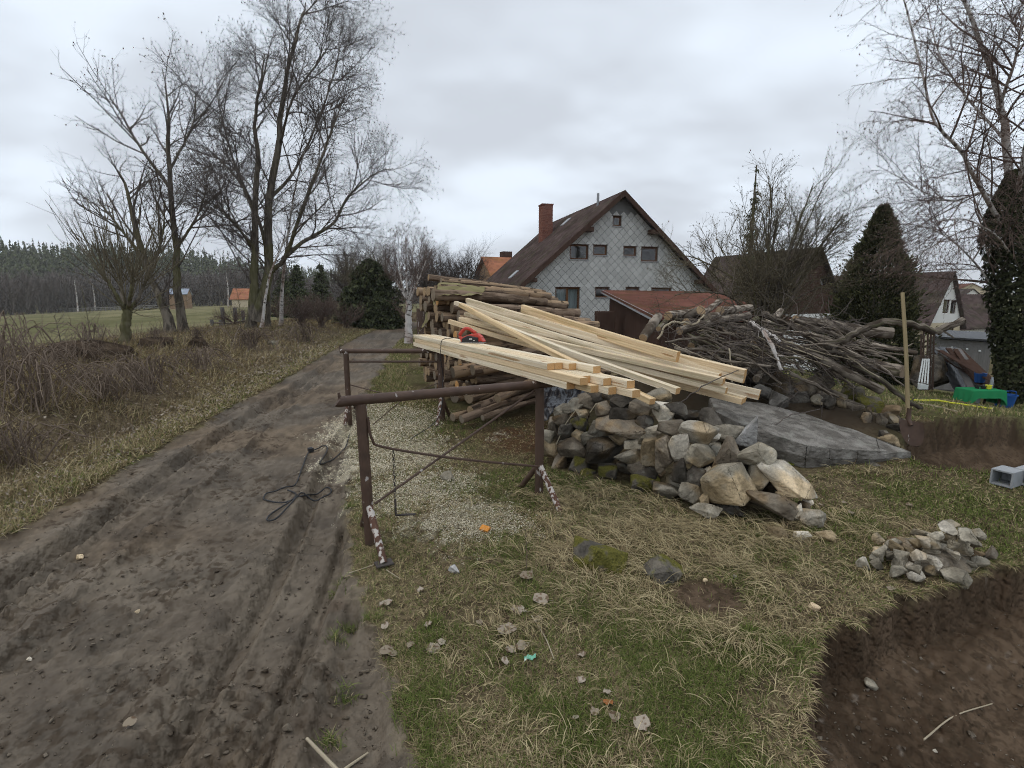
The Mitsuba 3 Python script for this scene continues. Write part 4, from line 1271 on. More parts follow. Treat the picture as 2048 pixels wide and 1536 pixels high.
ap = at(1912, 542, 47)
wh, fr2, hit2 = gable_house('white_house', 'white gabled house with steep maroon roof right of the dark conifer', ap, (0.45, -0.89), 3.0, 11, 1.5, -4.5, 'roof_maroon', 'render_cream', 'render_white',
                            wins=((1888, 600, 1896.5, 626), (1903, 601, 1910.5, 627), (1897, 655, 1905, 678)))
ap = at(1646, 493, 34)
gable_house('dark_roof_house', 'house with steep dark brown roof half hidden behind the bare shrub tree', ap, (0.42, -0.91), 3.1, 9, 1.35, -3.5, 'roof_dark', 'render_white', 'timber_dark', wins=((1642, 552, 1660, 572),))
ap = at(2005, 588, 56)
gable_house('maroon_roof_house', 'farther house with maroon roof and small square windows beyond the white house', ap, (0.80, -0.60), 4.6, 12, 0.75, -5.0, 'roof_maroon', 'render_white', 'render_white')
# its low front wing with three windows
fr3, hit3 = gable_frame(at(1955, 640, 52), (0.45, -0.89))
wing = thing('white_annex', 'long white low building with three small dark windows behind the grey shed', 'building')
pz = hit3(1955, 657)[1]
a0, a1 = hit3(1912, 657)[0], hit3(2010, 660)[0]
g = sbox(a0, -5, a1, pz)
ww = []
for (u0, v0, u1, v1) in ((1923, 665, 1931, 675), (1940, 667, 1950, 677), (1959, 670, 1974, 680)):
    p0, z1 = hit3(u0, v0)
    p1, z0 = hit3(u1, v1)
    ww.append((p0, p1, z0, z1))
    g = g.difference(sbox(p0, z0, p1, z1))
part(wing, 'wall', prism(g, 0, 0.3, fr3), 'render_white')
m = MB().add(*fbox(fr3, a0, a1, 0.32, 4.0, -5, pz - 0.02))
part(wing, 'wall', m.mesh(), 'render_white')
v = np.array([fr3(a0 - .2, -0.5, pz - 0.05), fr3(a1 + .2, -0.5, pz - 0.05), fr3(a1 + .2, 4, pz + 3.0), fr3(a0 - .2, 4, pz + 3.0)])
part(wing, 'roof', (np.vstack([v, v + [0, 0, 0.15]]), np.array([[3, 2, 1, 0], [4, 5, 6, 7], [0, 1, 5, 4], [1, 2, 6, 5], [2, 3, 7, 6], [3, 0, 4, 7]])), 'roof_maroon', False, np.array([[0, 5], [8, 5], [8, 0], [0, 0]] * 2, float))
for w in ww:
    window(wing, fr3, *w, 0.0, frame='timber_dark', sill=False)
gable_house('orange_roof_house', 'house with bright orange tiled roof peeking out behind the slate house', at(963, 513, 48) + [0.0, 0, 0], (-0.93, -0.36), 4.2, 9, 0.72, -1.0, 'roof_orange', 'render_orange', 'render_orange', chim=(-0.6, 2.6, 0.45, 0.55))
gable_house('orange_roof_house', 'distant house with orange tiled roof across the field', at(466, 577, 118), (-0.97, -0.25), 3.4, 4.2, 0.62, -0.8, 'roof_orange', 'render_cream', 'render_cream')
gable_house('blue_roof_house', 'distant house with bluish metal roof and orange walls across the field', at(338, 577, 130), (-0.93, -0.36), 2.6, 4.4, 0.45, -2.2, 'roof_blue', 'render_orange', 'render_orange')
gable_house('yellow_house', 'distant yellow house on the hillside beyond the white house', at(1946, 566, 130), (-0.3, -0.95), 4.2, 8, 0.55, -4, 'roof_rust', 'render_cream', 'render_cream', cat='house')
gable_house('hillside_house', 'small distant white gabled house below the yellow house', at(1948, 577, 112), (-0.1, -0.99), 2.8, 6, 0.8, -4, 'roof_dark', 'render_white', 'render_white')

# grey board shed and its fence
p0, p1 = at(1882, 676, 27), at(1986, 683, 26)
sh = thing('grey_shed', 'long grey board shed with flat dark roof below the white annex', 'shed')
d = (p1 - p0)
L = np.linalg.norm(d[:2])
e = np.array([d[0], d[1], 0]) / L
nn = np.array([e[1], -e[0], 0])
back = MB()
for k in range(4):
    pass
vv = np.array([p0, p1, p1 - nn * 2.5, p0 - nn * 2.5])
vv[:, 2] -= 0.05
lo = vv.copy()
lo[:, 2] = -3.2
inner = np.vstack([vv, lo])
part(sh, 'wall', (inner - np.tile(nn * 0.03, (8, 1)), np.array([[0, 1, 2, 3], [7, 6, 5, 4], [0, 4, 5, 1], [1, 5, 6, 2], [2, 6, 7, 3], [3, 7, 4, 0]])[:, ::-1]), 'board_grey')
rb = np.random.default_rng(3)
nb = 22
for i in range(nb):
    q = p0 + e * (L * (i + 0.5) / nb)
    zt = p0[2] + (p1[2] - p0[2]) * (i + 0.5) / nb - 0.06
    bx = trimesh.creation.box(extents=(L / nb * 0.94, 0.025, zt + 3.1))
    R = np.array([[e[0], nn[0], 0], [e[1], nn[1], 0], [0, 0, 1.0]])
    part(sh, 'board', (bx.vertices @ R.T + [q[0], q[1], (zt - 3.1) / 2] + nn * rb.uniform(0.005, 0.015), bx.faces), 'board_grey')
rv = np.array([p0 + nn * 0.3 - e * 0.2, p1 + nn * 0.3 + e * 0.3, p1 - nn * 2.8 + e * 0.3 + [0, 0, 0.25], p0 - nn * 2.8 - e * 0.2 + [0, 0, 0.25]])
part(sh, 'roof', (np.vstack([rv, rv + [0, 0, 0.09]]), np.array([[3, 2, 1, 0], [4, 5, 6, 7], [0, 1, 5, 4], [1, 2, 6, 5], [2, 3, 7, 6], [3, 0, 4, 7]])), 'rubber_black')
for u, v in ((1910, 697), (1937, 699), (1959, 702)):
    q = at(u, v, 26.2)
    s_ = (q - p0) @ e
    c = p0 + e * s_ + nn * 0.045
    sp = trimesh.creation.icosphere(subdivisions=1, radius=0.06)
    part(sh, 'lamp_globe', (sp.vertices + [c[0], c[1], q[2]], sp.faces), 'plastic_white', True)
# low dark fence at the far right
fence = thing('board_fence', 'low dark board fence right of the grey shed', 'fence')
f0, f1 = at(1992, 716, 25), at(2075, 722, 23)
for i in range(16):
    q = f0 + (f1 - f0) * i / 15
    part(fence, 'board', MB().box((q[0], q[1], q[2] - 0.35), (0.13, 0.03, 0.9 + 0.05 * (i % 3)), rotz(-0.5)).mesh(), 'timber_dark')
m = MB()
for dz in (-0.05, -0.5):
    m.add(*tubes([(np.array([f0 + [0, 0.04, dz], f1 + [0, 0.04, dz]]), np.array([0.035, 0.035]))], 4)[:2])
part(fence, 'rail', m.mesh(), 'timber_dark')

# paddock fence and rails in the field on the left
pf = thing('paddock_fence', 'grey post and rail fence in the field left of the tallest tree', 'fence')
for i, (u, v, Y, h) in enumerate(((447, 648, 27, 0.9), (472, 645, 27.5, 0.85), (487, 642, 28, 0.7), (424, 646, 28, 0.35), (441, 644, 29, 0.3))):
    p = at(u, v, Y)
    p[2] = gz(p[0], p[1])
    part(pf, 'post', MB().box((p[0], p[1], p[2] + h / 2 - 0.1), (0.13, 0.13, h + 0.2)).mesh(), 'board_grey')
for i, (a, b) in enumerate((((447, 632, 27), (474, 652, 27.4)), ((420, 645, 28.2), (492, 648, 28.2)), ((455, 648, 27), (500, 640, 28)))):
    q0, q1 = at(*a), at(*b)
    part(pf, 'rail', tubes([(np.array([q0, q1]), np.array([0.05, 0.05]))], 5, cap=True)[:2], 'old_bark', True, tubes([(np.array([q0, q1]), np.array([0.05, 0.05]))], 5, cap=True)[2])
ff = thing('field_fence', 'long low grey fence along the far edge of the field', 'fence')
q0, q1 = ground_at(95, 165), ground_at(330, 150)
for i in range(26):
    p = q0 + (q1 - q0) * i / 25
    p[2] = float(base_z(p[:1], p[1:2])[0])
    part(ff, 'post', MB().box((p[0], p[1], p[2] + 0.6), (0.22, 0.22, 1.3)).mesh(), 'board_grey')
m = MB()
for dz in (0.45, 1.0):
    pts = np.array([q0 + (q1 - q0) * i / 25 for i in range(26)])
    pts[:, 2] = base_z(pts[:, 0], pts[:, 1]) + dz
    m.add(*tubes([(pts, np.full(26, 0.13))], 4)[:2])
part(ff, 'rail', m.mesh(), 'board_grey')
# gate post by the track and the small sign
p = atz(842, 690)
p = at(842, 688, 15.5)
solo('steel_post', tubes([(np.array([[p[0], p[1], -0.3], [p[0], p[1], at(842, 617, 15.5)[2]]]), np.array([0.11, 0.11]))], 12, cap=True)[:2], 'rust_pipe', 'thick rusty post left of the log pile', 'post', smooth=40)
p = ground_at(757, 33)
sg = thing('small_sign', 'small grey board on posts at the bend of the track', 'sign')
part(sg, 'board', MB().box((p[0], p[1], p[2] + 0.55), (0.55, 0.04, 0.3), rotz(0.3)).mesh(), 'zinc')
part(sg, 'post', MB().box((p[0] - 0.25, p[1] + 0.03, p[2] + 0.2), (0.06, 0.06, 0.9)).mesh(), 'timber_dark')
part(sg, 'post', MB().box((p[0] + 0.22, p[1] + 0.16, p[2] + 0.2), (0.06, 0.06, 0.9)).mesh(), 'timber_dark')
# ------------------------------------------------------------------ log pile
IDN = [0]


def next_id():
    IDN[0] += 1
    return IDN[0]


def log_thing(name, label, pts, r0, r1, rng, bark='spruce_bark', group=None, n=8, sides=12, cat='log', lump=0.06, ends='log_end'):
    t = thing(name, label, cat, group)
    i = next_id()
    P = spline(pts, n)
    R = np.linspace(r0, r1, n) * (1 + lump * rng.normal(size=n))
    v, f, u = tubes([(P, R)], sides, ident=i)
    c = P[np.repeat(np.arange(n), sides)]
    rel = v - c
    k = 1 + lump * 1.8 * (meshkit.noise(v * 14.0, i % 50)[:, None] - 0.5)
    v = c + rel * k
    part(t, 'bark', (v, f), bark, True, u)
    for e, s in ((0, 1), (n - 1, -1)):
        m = MB()
        ring = v[e * sides:(e + 1) * sides]
        ax = unit(P[min(e + 1, n - 1)] - P[max(e - 1, 0)]) * s
        cen = ring.mean(0)
        mid = cen + (ring - cen) * 0.9 - ax * 0.003
        vv = np.vstack([ring, mid, [cen - ax * 0.004]])
        a = np.arange(sides) * 2 * np.pi / sides
        uv = np.vstack([np.stack([np.cos(a), np.sin(a)], 1), 0.9 * np.stack([np.cos(a), np.sin(a)], 1), [[0, 0]]]) + [10 * (i % 977) + 5, 0]
        j = np.arange(sides)
        j2 = (j + 1) % sides
        ff = np.vstack([np.stack([j, j2, sides + j2], 1), np.stack([j, sides + j2, sides + j], 1), np.stack([sides + j, sides + j2, np.full(sides, 2 * sides)], 1)])
        m.add(vv, ff if s < 0 else ff[:, ::-1], uv)
        part(t, 'cut_end', m.mesh(), ends, False, m.uv())
    return t


LO = np.array([-0.56, 7.04])
LA, LR_ = np.array([0.90, 0.436]), np.array([-0.436, 0.90])


def lp(l, r, z):
    q = LO + LA * l + LR_ * r
    return np.array([q[0], q[1], z])


rngl = np.random.default_rng(101)
ptop = lambda r: np.interp(r, [-0.2, 0, 0.5, 1.0, 1.6, 2.6], [1.02, 1.08, 1.27, 1.52, 1.74, 1.84])
row, z = 0, 0.20
ORD = ('first', 'second', 'third', 'fourth', 'fifth', 'sixth', 'seventh', 'eighth', 'ninth', 'tenth', 'eleventh', 'twelfth', 'thirteenth', 'fourteenth', 'fifteenth', 'sixteenth', 'seventeenth', 'eighteenth', 'nineteenth', 'twentieth')
while z < 1.9:
    dr_ = 0.155 * rngl.uniform(0.9, 1.1)
    r = 0.05 + (0.08 if row % 2 else 0.0)
    col = 0
    while r < 2.55:
        if z < ptop(r):
            rad = rngl.uniform(0.060, 0.085)
            top = z > ptop(r) - 0.17
            l0 = rngl.uniform(-0.06, 0.20) + (0.12 if rngl.random() < 0.2 else 0)
            ln = rngl.uniform(2.05, 2.35)
            if 0.60 < z < 1.0 and r < 0.25:
                r += 0.0
            e0 = lp(l0, r + rngl.normal(0, 0.012), z + rngl.normal(0, 0.012))
            e1 = lp(l0 + ln, r + rngl.normal(0, 0.05), z + rngl.normal(0, 0.015) - (0.10 if top and z > 1.2 else 0))
            mid = (e0 + e1) / 2 + rngl.normal(0, 0.02, 3)
            lab = f"{ORD[col]} log from the near side, {ORD[row]} row up, in the {'pile top' if top else 'log pile'}"
            grp = 'logs in the top layer of the pile' if top else 'logs in the near face of the pile' if r < 0.22 else 'logs showing sawn ends to the track'
            col += 1
            log_thing('spruce_log', lab, [e0, mid, e1], rad * rngl.uniform(0.95, 1.15), rad * rngl.uniform(0.8, 1.0), rngl, group=grp, n=5, sides=11)
            r += 2 * rad + 0.004
        else:
            r += 0.15
    z += dr_ * 0.88
    row += 1
# the big logs of the crest
for (a, b, r0, r1, lab) in (((866, 590, 7.9), (1092, 604, 8.9), 0.085, 0.065, 'thick log with a peeled pale butt at the top left of the log pile'),
                            ((880, 578, 8.4), (1100, 592, 9.4), 0.08, 0.07, 'long brown log along the crest of the log pile'),
                            ((900, 588, 8.2), (1108, 608, 9.2), 0.08, 0.07, 'brown log just in front of the crest of the log pile'),
                            ((857, 555, 9.3), (1090, 585, 10.2), 0.055, 0.045, 'thin pole lying on top at the back of the log pile'),
                            ((882, 562, 8.9), (1082, 584, 9.9), 0.05, 0.05, 'peeled pale pole on top of the log pile beside the thin pole')):
    log_thing('spruce_log', lab, [at(*a), (at(*a) + at(*b)) / 2 + [0, 0, 0.02], at(*b)], r0, r1, rngl, n=10, sides=14)
# loose logs sliding off the near face
for (a, b, r0, r1, lab, en) in (((909, 796, 6.80), (1030, 768, 8.0), 0.066, 0.06, 'short-looking loose log with a bright orange sawn end', 'log_end'),
                                ((937, 795, 6.66), (1100, 752, 7.9), 0.090, 0.075, 'thickest loose log with a round ochre sawn end in front of the pile', 'log_end'),
                                ((941, 822, 6.42), (1090, 765, 7.5), 0.068, 0.055, 'loose brown log below the thickest loose log', 'log_end'),
                                ((995, 797, 6.35), (1100, 748, 7.2), 0.060, 0.05, 'loose peeled log slanting up to the near trestle post', 'log_end'),
                                ((923, 839, 6.25), (1110, 775, 7.3), 0.050, 0.04, 'thin loose log lowest in front of the pile', 'log_end'),
                                ((905, 835, 6.55), (1010, 808, 7.3), 0.050, 0.045, 'short grey loose log end on the ground at the pile corner', 'log_end'),
                                ((965, 836, 6.15), (1110, 790, 7.0), 0.040, 0.03, 'thinnest loose pole lying before the loose logs', 'log_end'),
                                ((905, 745, 6.85), (1090, 715, 7.6), 0.085, 0.07, 'dark log crossing the middle of the near face of the pile', 'log_end'),
                                ((945, 740, 6.75), (1110, 722, 7.4), 0.075, 0.07, 'dark loose log with an ochre end above the thickest loose log', 'log_end'),
                                ((885, 752, 6.9), (1080, 738, 7.7), 0.080, 0.07, 'log with a broad pale end left of the dark loose log', 'log_end'),
                                ((955, 700, 6.95), (1100, 678, 7.9), 0.080, 0.07, 'dark mossy log in the gap under the crossing planks', 'log_end'),
                                ((1000, 722, 6.85), (1140, 690, 7.7), 0.075, 0.07, 'dark log at the right of the gap under the crossing planks', 'log_end')):
    log_thing('spruce_log', lab, [at(*a), (at(*a) + at(*b)) / 2 + [0, 0, 0.015], at(*b)], r0, r1, rngl, n=10, sides=14, ends=en)


def sheet(P00, P10, P11, P01, n, m, amp, fr, seed, drop=None):
    s, t = np.meshgrid(np.linspace(0, 1, n), np.linspace(0, 1, m), indexing='ij')
    s, t = s[..., None], t[..., None]
    P = (1 - s) * (1 - t) * P00 + s * (1 - t) * P10 + s * t * P11 + (1 - s) * t * P01
    nrm = np.cross(np.asarray(P10) - P00, np.asarray(P01) - P00)
    nrm = nrm / np.linalg.norm(nrm)
    q = np.concatenate([s * fr, t * fr, s * 0], -1)
    d = meshkit.fbm(q, 4, seed) - 0.5
    ridge = np.abs(meshkit.fbm(q * 0.8 + 5, 3, seed + 1) - 0.5)
    P = P + nrm * (amp * (d + 1.2 * (0.2 - ridge)))[..., None]
    if drop is not None:
        P = P + drop(s[..., 0], t[..., 0])
    V = P.reshape(-1, 3)
    i, j = np.meshgrid(np.arange(n - 1), np.arange(m - 1), indexing='ij')
    f = np.stack([i * m + j, (i + 1) * m + j, (i + 1) * m + j + 1, i * m + j + 1], -1).reshape(-1, 4)
    return V, f


def fold(s, t):
    o = np.zeros(s.shape + (3,))
    o[..., 2] = 0.07 * np.exp(-((t - 0.45 - 0.2 * s) / 0.12) ** 2) * (1 - s) - 0.14 * sm(0.12, 0, s) + 0.05 * np.exp(-((t - 0.8) / 0.08) ** 2)
    return o


solo('olive_tarp', sheet(at(866, 589, 7.8), at(962, 592, 8.1), at(972, 577, 8.8), at(866, 568, 8.7), 50, 40, 0.07, 4, 3, fold), 'canvas_olive',
     'crumpled olive tarpaulin between the top logs of the pile', 'tarpaulin', smooth=True)
solo('olive_tarp', sheet(at(838, 665, 9.0), at(866, 625, 8.9), at(858, 590, 9.2), at(855, 640, 9.4), 20, 20, 0.08, 4, 5), 'canvas_olive', 'hanging corner of olive tarpaulin at the left end of the log pile', 'tarpaulin', smooth=True)
solo('black_film', sheet(at(1085, 840, 6.1), at(1175, 800, 6.2), at(1165, 748, 7.0), at(1090, 765, 6.9), 40, 40, 0.20, 3, 9), 'black_film', 'crumpled black plastic sheet between the log pile and the stones', 'plastic sheet', smooth=True)


# ------------------------------------------------------------------ sawn timber
def beam(name, label, p0, p1, w, h, group=None, roll=0.0, sag=0.0, rng=None, cat='timber'):
    p0, p1 = np.asarray(p0, float), np.asarray(p1, float)
    i = next_id()
    d = unit(p1 - p0)
    a = unit(np.cross(d, [0, 0, 1.0]))
    b = np.cross(a, d)
    c, s = math.cos(roll), math.sin(roll)
    a, b = a * c + b * s, b * c - a * s
    n = 9
    t = np.linspace(0, 1, n)
    C = p0 + (p1 - p0) * t[:, None] - np.array([0, 0, 1.0]) * (sag * 4 * t * (1 - t))[:, None]
    L = np.linalg.norm(p1 - p0)
    ch = 0.0025
    prof = np.array([(-w / 2, -h / 2 + ch), (-w / 2 + ch, -h / 2), (w / 2 - ch, -h / 2), (w / 2, -h / 2 + ch), (w / 2, h / 2 - ch), (w / 2 - ch, h / 2), (-w / 2 + ch, h / 2), (-w / 2, h / 2 - ch)])
    V, U, F = [], [], []
    off = 0
    o = random.Random(i).random() * 50
    for k in range(8):
        q0, q1 = prof[k], prof[(k + 1) % 8]
        for e, q in enumerate((q0, q1)):
            V.append(C + a * q[0] + b * q[1])
            U.append(np.stack([np.full(n, 10 * (i % 977) + 1 + 0.8 * k + (e * np.hypot(*(q1 - q0)) * 8)), t * L + o], 1))
        j = np.arange(n - 1)
        F.append(np.stack([off + j, off + n + j, off + n + j + 1, off + j + 1], 1))
        off += 2 * n
    k0 = key(name)
    V, F, U = np.vstack(V), np.vstack(F), np.vstack(U)
    shape(k0, (V, F), 'sawn_pine', False, U)
    tag(k0, label, cat, group)
    for e in (0, n - 1):
        m = MB()
        q = C[e] + prof[:, :1] * a + prof[:, 1:] * b
        uv = np.stack([10 * (i % 977) + 0.5 + prof[:, 0] / max(w, h) + 0.5 * 0, 0.5 + prof[:, 1] / max(w, h)], 1)
        f = np.array([[0, x, x + 1] for x in range(1, 7)])
        m.add(q, f if e == 0 else f[:, ::-1], uv)
        part(k0, 'end_grain', m.mesh(), 'pine_end', False, m.uv())
    return k0


rngb = np.random.default_rng(131)
# the neat stack on the trestles: three layers
A0, A1 = np.array([-1.37, 7.1]), np.array([0.45, 3.46])
dA = (A1 - A0) / np.linalg.norm(A1 - A0)
sA = np.array([-dA[1], dA[0]])
ZB = 0.972
ends = {2: (-0.42, -0.42, -0.34, -0.12), 1: (0.02, -0.05, 0.10, 0.26), 0: (-0.14, 0.05, 0.16, 0.32)}
far = {2: (0.0, 0.04, 0.02, 0.12), 1: (0.06, 0.12, 0.08, 0.16), 0: (0.0, 0.05, 0.1, 0.08)}
W_, H_ = 0.066, 0.050
lname = {2: 'top', 1: 'middle', 0: 'bottom'}
cname = ('leftmost', 'second from left', 'third from left', 'rightmost')
for layer in (0, 1, 2):
    for c in range(4):
        x = W_ * 0.5 + c * (W_ + 0.004) + rngb.normal(0, 0.002) + (0.004 if layer == 2 else 0)
        q0 = A0 + sA * x + dA * far[layer][c]
        q1 = A1 + sA * x + dA * ends[layer][c]
        z = ZB + H_ / 2 + layer * (H_ + 0.003)
        beam('pine_batten', f'pale batten, {cname[c]} in the {lname[layer]} layer of the trestle stack', [q0[0], q0[1], z], [q1[0], q1[1], z], W_, H_, None, rng=rngb, cat='batten')
# the loose fan of timber from the log pile down to the stones
FAN = [((911, 606, 7.65), (1444, 768, 4.98), 0.065, 0.055, 'longest pale beam whose upper end lies highest at the left of the fan'),
       ((936, 603, 7.75), (1489, 757, 4.95), 0.055, 0.095, 'pale beam lying just under the topmost right-hand beam of the fan'),
       ((934, 600, 7.95), (1491, 745, 4.93), 0.055, 0.060, 'topmost right-hand beam of the fan with a brown end'),
       ((1045, 617, 7.3), (1356, 714, 5.25), 0.055, 0.110, 'deep beam at the back of the fan ending short above the others'),
       ((932, 628, 7.45), (1440, 752, 5.05), 0.080, 0.050, 'flat board-like beam in the middle of the fan'),
       ((921, 638, 7.35), (1448, 762, 4.90), 0.070, 0.060, 'wide beam with a slanted orange end in the fan'),
       ((931, 639, 7.30), (1453, 781, 4.90), 0.060, 0.060, 'pale batten along the front edge of the fan above the slab'),
       ((899, 643, 7.35), (1485, 803, 4.92), 0.065, 0.060, 'pale beam whose upper end lies lowest at the left of the fan, ending on the grey slab'),
       ((960, 647, 7.3), (1519, 790, 5.15), 0.055, 0.105, 'greenish pale beam reaching farthest right over the slab'),
       ((922, 610, 7.4), (1305, 803, 4.38), 0.072, 0.055, 'beam crossing in front of the fan and ending on the pale stones'),
       ((945, 628, 7.2), (1356, 782, 4.58), 0.070, 0.060, 'second crossing beam ending above the squarish block'),
       ((950, 633, 7.5), (1490, 800, 5.00), 0.075, 0.060, 'beam half hidden under the lowest beam over the slab')]
for (a, b, w, h, lab) in FAN:
    beam('pine_beam', lab, at(*a), at(*b), w, h, None, sag=rngb.uniform(0.0, 0.03), rng=rngb, cat='beam', roll=rngb.normal(0, 0.05))

# ------------------------------------------------------------------ trestles
def pipe(t, name, pts, r, mat='rust_pipe', n=None, label=None, sides=12):
    P = spline(pts, n or max(2, 6 * (len(pts) - 1)))
    v, f, u = tubes([(P, np.full(len(P), r))], sides, cap=True)
    return part(t, name, (v, f), mat, 35, None, label=label)


tn = thing('pipe_trestle', 'rusty steel pipe trestle nearest the viewer with crossed rods', 'trestle')
BL, BR = atz(741, 1086), atz(1078, 992)
g0 = np.array([0, 0, 0.0])
ax = unit((BR - BL) * [1, 1, 0])
zb = ZB - 0.034
topL, topR = BL + [-0.02, 0, zb], BR + [0.0, 0.0, zb]
pipe(tn, 'top_bar', [topL - ax * 0.12 + [0, 0, 0.035], topL + [0, 0, 0.035], topR + [0, 0, 0], topR + ax * 0.22], 0.034)
part(tn, 'end_lug', tubes([(np.array([topL - ax * 0.125 + [0, 0, 0.03], topL - ax * 0.135 + [0, 0, 0.095]]), np.array([0.012, 0.008]))], 6, cap=True)[:2], 'rust_pipe')
pipe(tn, 'post', [BL - [0, 0, 0.05], topL + [0, 0, 0.01]], 0.036)
pipe(tn, 'post', [BR - [0, 0, 0.05], topR - [0, 0, 0.025]], 0.036)
for j, (Bp, fa, fb, tp) in enumerate(((BL, atz(768, 1130), atz(726, 1050), topL), (BR, atz(1121, 1027), atz(1040, 976), topR))):
    hp = Bp + [0, 0, 0.28]
    pipe(tn, 'foot', [hp + unit(fa - hp) * 0.03, fa + [0, 0, 0.01]], 0.023, 'flaking_pipe', label='flaking white-painted splayed foot')
    pipe(tn, 'foot', [hp + unit(fb - hp) * 0.03, fb], 0.023)
    if j == 0:
        part(tn, 'foot_plate', MB().box(fa + [0, 0, 0.012], (0.105, 0.075, 0.008), rotz(0.5)).mesh(), 'iron_dark')
pl_ = lambda z: BL + (topL - BL) * (z / zb)
pr_ = lambda z: BR + (topR - BR) * (z / zb)
fwd = np.array([ax[1], -ax[0], 0])
pipe(tn, 'brace_rod', [pl_(0.86) + ax * 0.03 + fwd * 0.03, pl_(0.72) + ax * 0.045 + fwd * 0.035, pl_(0.64) + ax * 0.14 + fwd * 0.02, (pl_(0.47) + pr_(0.43)) / 2 + fwd * 0.01, pr_(0.26) + fwd * 0.03], 0.009, n=26, sides=8)
pipe(tn, 'brace_rod', [pl_(0.26) + ax * 0.05 + fwd * -0.01, pr_(0.90) + fwd * -0.03], 0.009, sides=8)
rg = np.random.default_rng(4)
m = MB()
c0 = pl_(0.60) + ax * 0.19 + fwd * 0.02
for k in range(15):
    a = np.linspace(0, 2 * np.pi, 9)[:-1]
    o = np.stack([np.cos(a) * 0.007, np.sin(a) * 0.013, 0 * a], 1)
    R = np.array([[1, 0, 0], [0, 0, 1], [0, 1, 0.0]]) if k % 2 else np.array([[0, 0, 1], [1, 0, 0], [0, 1, 0.0]])
    ring = o @ R.T + c0 - [0, 0, 0.022 * k] + rg.normal(0, 0.0015, 3)
    ring = np.vstack([ring, ring[:2]])
    m.add(*tubes([(ring, np.full(10, 0.0028))], 5)[:2])
chain = part(tn, 'chain', m.mesh(), 'iron_dark')
c1 = c0 - [0, 0, 0.022 * 15]
part(tn, 'chain_hook', tubes([(np.array([c1, c1 - [0, 0, 0.1], c1 - [0, 0, 0.115], c1 - [0, 0, 0.115] + ax * 0.04 + fwd * 0.02, c1 - [0, 0, 0.12] + ax * 0.12 + fwd * 0.05]), np.full(5, 0.008))], 6, cap=True)[:2], 'iron_dark', True)

tf = thing('pipe_trestle', 'rusty steel pipe trestle farther off under the left end of the stack', 'trestle')
FL, FR = atz(699, 842), atz(884, 842)
fz = ZB - 0.032
fx = unit((FR - FL) * [1, 1, 0])
pipe(tf, 'top_bar', [FL - fx * 0.07 + [0, 0, fz], FR + fx * 0.16 + [0, 0, fz]], 0.031)
part(tf, 'end_lug', tubes([(np.array([FL - fx * 0.075 + [0, 0, fz + 0.02], FL - fx * 0.08 + [0, 0, fz + 0.07]]), np.array([0.012, 0.008]))], 6, cap=True)[:2], 'rust_pipe')
pipe(tf, 'post', [FL - [0, 0, 0.05], FL + [0, 0, fz - 0.02]], 0.036)
pipe(tf, 'post', [FR - [0, 0, 0.05], FR + [0, 0, fz - 0.02]], 0.042)
pipe(tf, 'rail', [FL + [0, 0, 0.80] + fx * 0.03, FR + [0, 0, 0.80] - fx * 0.03], 0.015, sides=8)
for Bp, fa, fb in ((FL, atz(690, 850), atz(712, 815)), (FR, atz(874, 853), atz(900, 835))):
    hp = Bp + [0, 0, 0.34]
    pipe(tf, 'foot', [hp + unit(fa - hp) * 0.03, fa], 0.022, 'flaking_pipe')
    pipe(tf, 'foot', [hp + unit(fb - hp) * 0.03, fb], 0.022)
pipe(tf, 'brace_rod', [FL + [0, 0, 0.50], (FL + FR) / 2 + [0, -0.02, 0.36], FR + [0, 0, 0.40]], 0.008, sides=6)
pipe(tf, 'brace_rod', [FR + [0, 0, 0.52] - fx * 0.03, FR + [0, 0, 0.36] - fx * 0.42 + [0, -0.1, 0], FR + [0, -0.3, 0.02] - fx * 0.85], 0.006, sides=6)

# ------------------------------------------------------------------ the red power saw on the stack
ztop = ZB + 3 * (H_ + 0.003)
s0 = A0 + dA * 1.55 + sA * 0.10
sd = np.array([0.86, -0.51])
sd = np.array([0.93, -0.36])
sn = np.array([-sd[1], sd[0]])


def sw(x, y, z):
    q = s0 + sd * x + sn * y
    return [q[0], q[1], ztop + z]


saw = thing('power_saw', 'red and black electric hand saw lying on the stacked battens', 'power tool')


def hull(pts, r=0.0, sub=0):
    P = []
    o = trimesh.creation.icosphere(subdivisions=1, radius=max(r, 1e-4)).vertices
    for p in pts:
        P.append(o + np.asarray(p))
    h = trimesh.convex.convex_hull(np.vstack(P))
    return h


def hpart(t, name, pts, r, mat, label=None):
    h = hull(pts, r)
    return part(t, name, h, mat, 40, label=label)


h = spline([sw(0.03, 0, 0.03), sw(0.0, 0, 0.075), sw(0.035, 0, 0.125), sw(0.075, 0, 0.155), sw(0.125, 0, 0.150), sw(0.165, 0, 0.128), sw(0.20, 0, 0.11)], 24)
part(saw, 'handle', tubes([(h, np.full(24, 0.0185))], 10, cap=True)[:2], 'saw_red', True, label='red loop handle')
hpart(saw, 'housing', [sw(0.035, y, z) for y in (-.025, .025) for z in (0.02, 0.045)] + [sw(0.15, y, z) for y in (-.03, .03) for z in (0.02, 0.085)] + [sw(0.23, y, 0.095) for y in (-.025, .025)] + [sw(0.27, y, z) for y in (-.025, .025) for z in (0.03, 0.06)], 0.012, 'saw_red')
hpart(saw, 'base', [sw(0.06, y, z) for y in (-.052, -.030) for z in (0.008, 0.040)] + [sw(0.13, y, 0.075) for y in (-.052, -.030)] + [sw(0.24, y, z) for y in (-.052, -.030) for z in (0.008, 0.055)], 0.008, 'rubber_black')
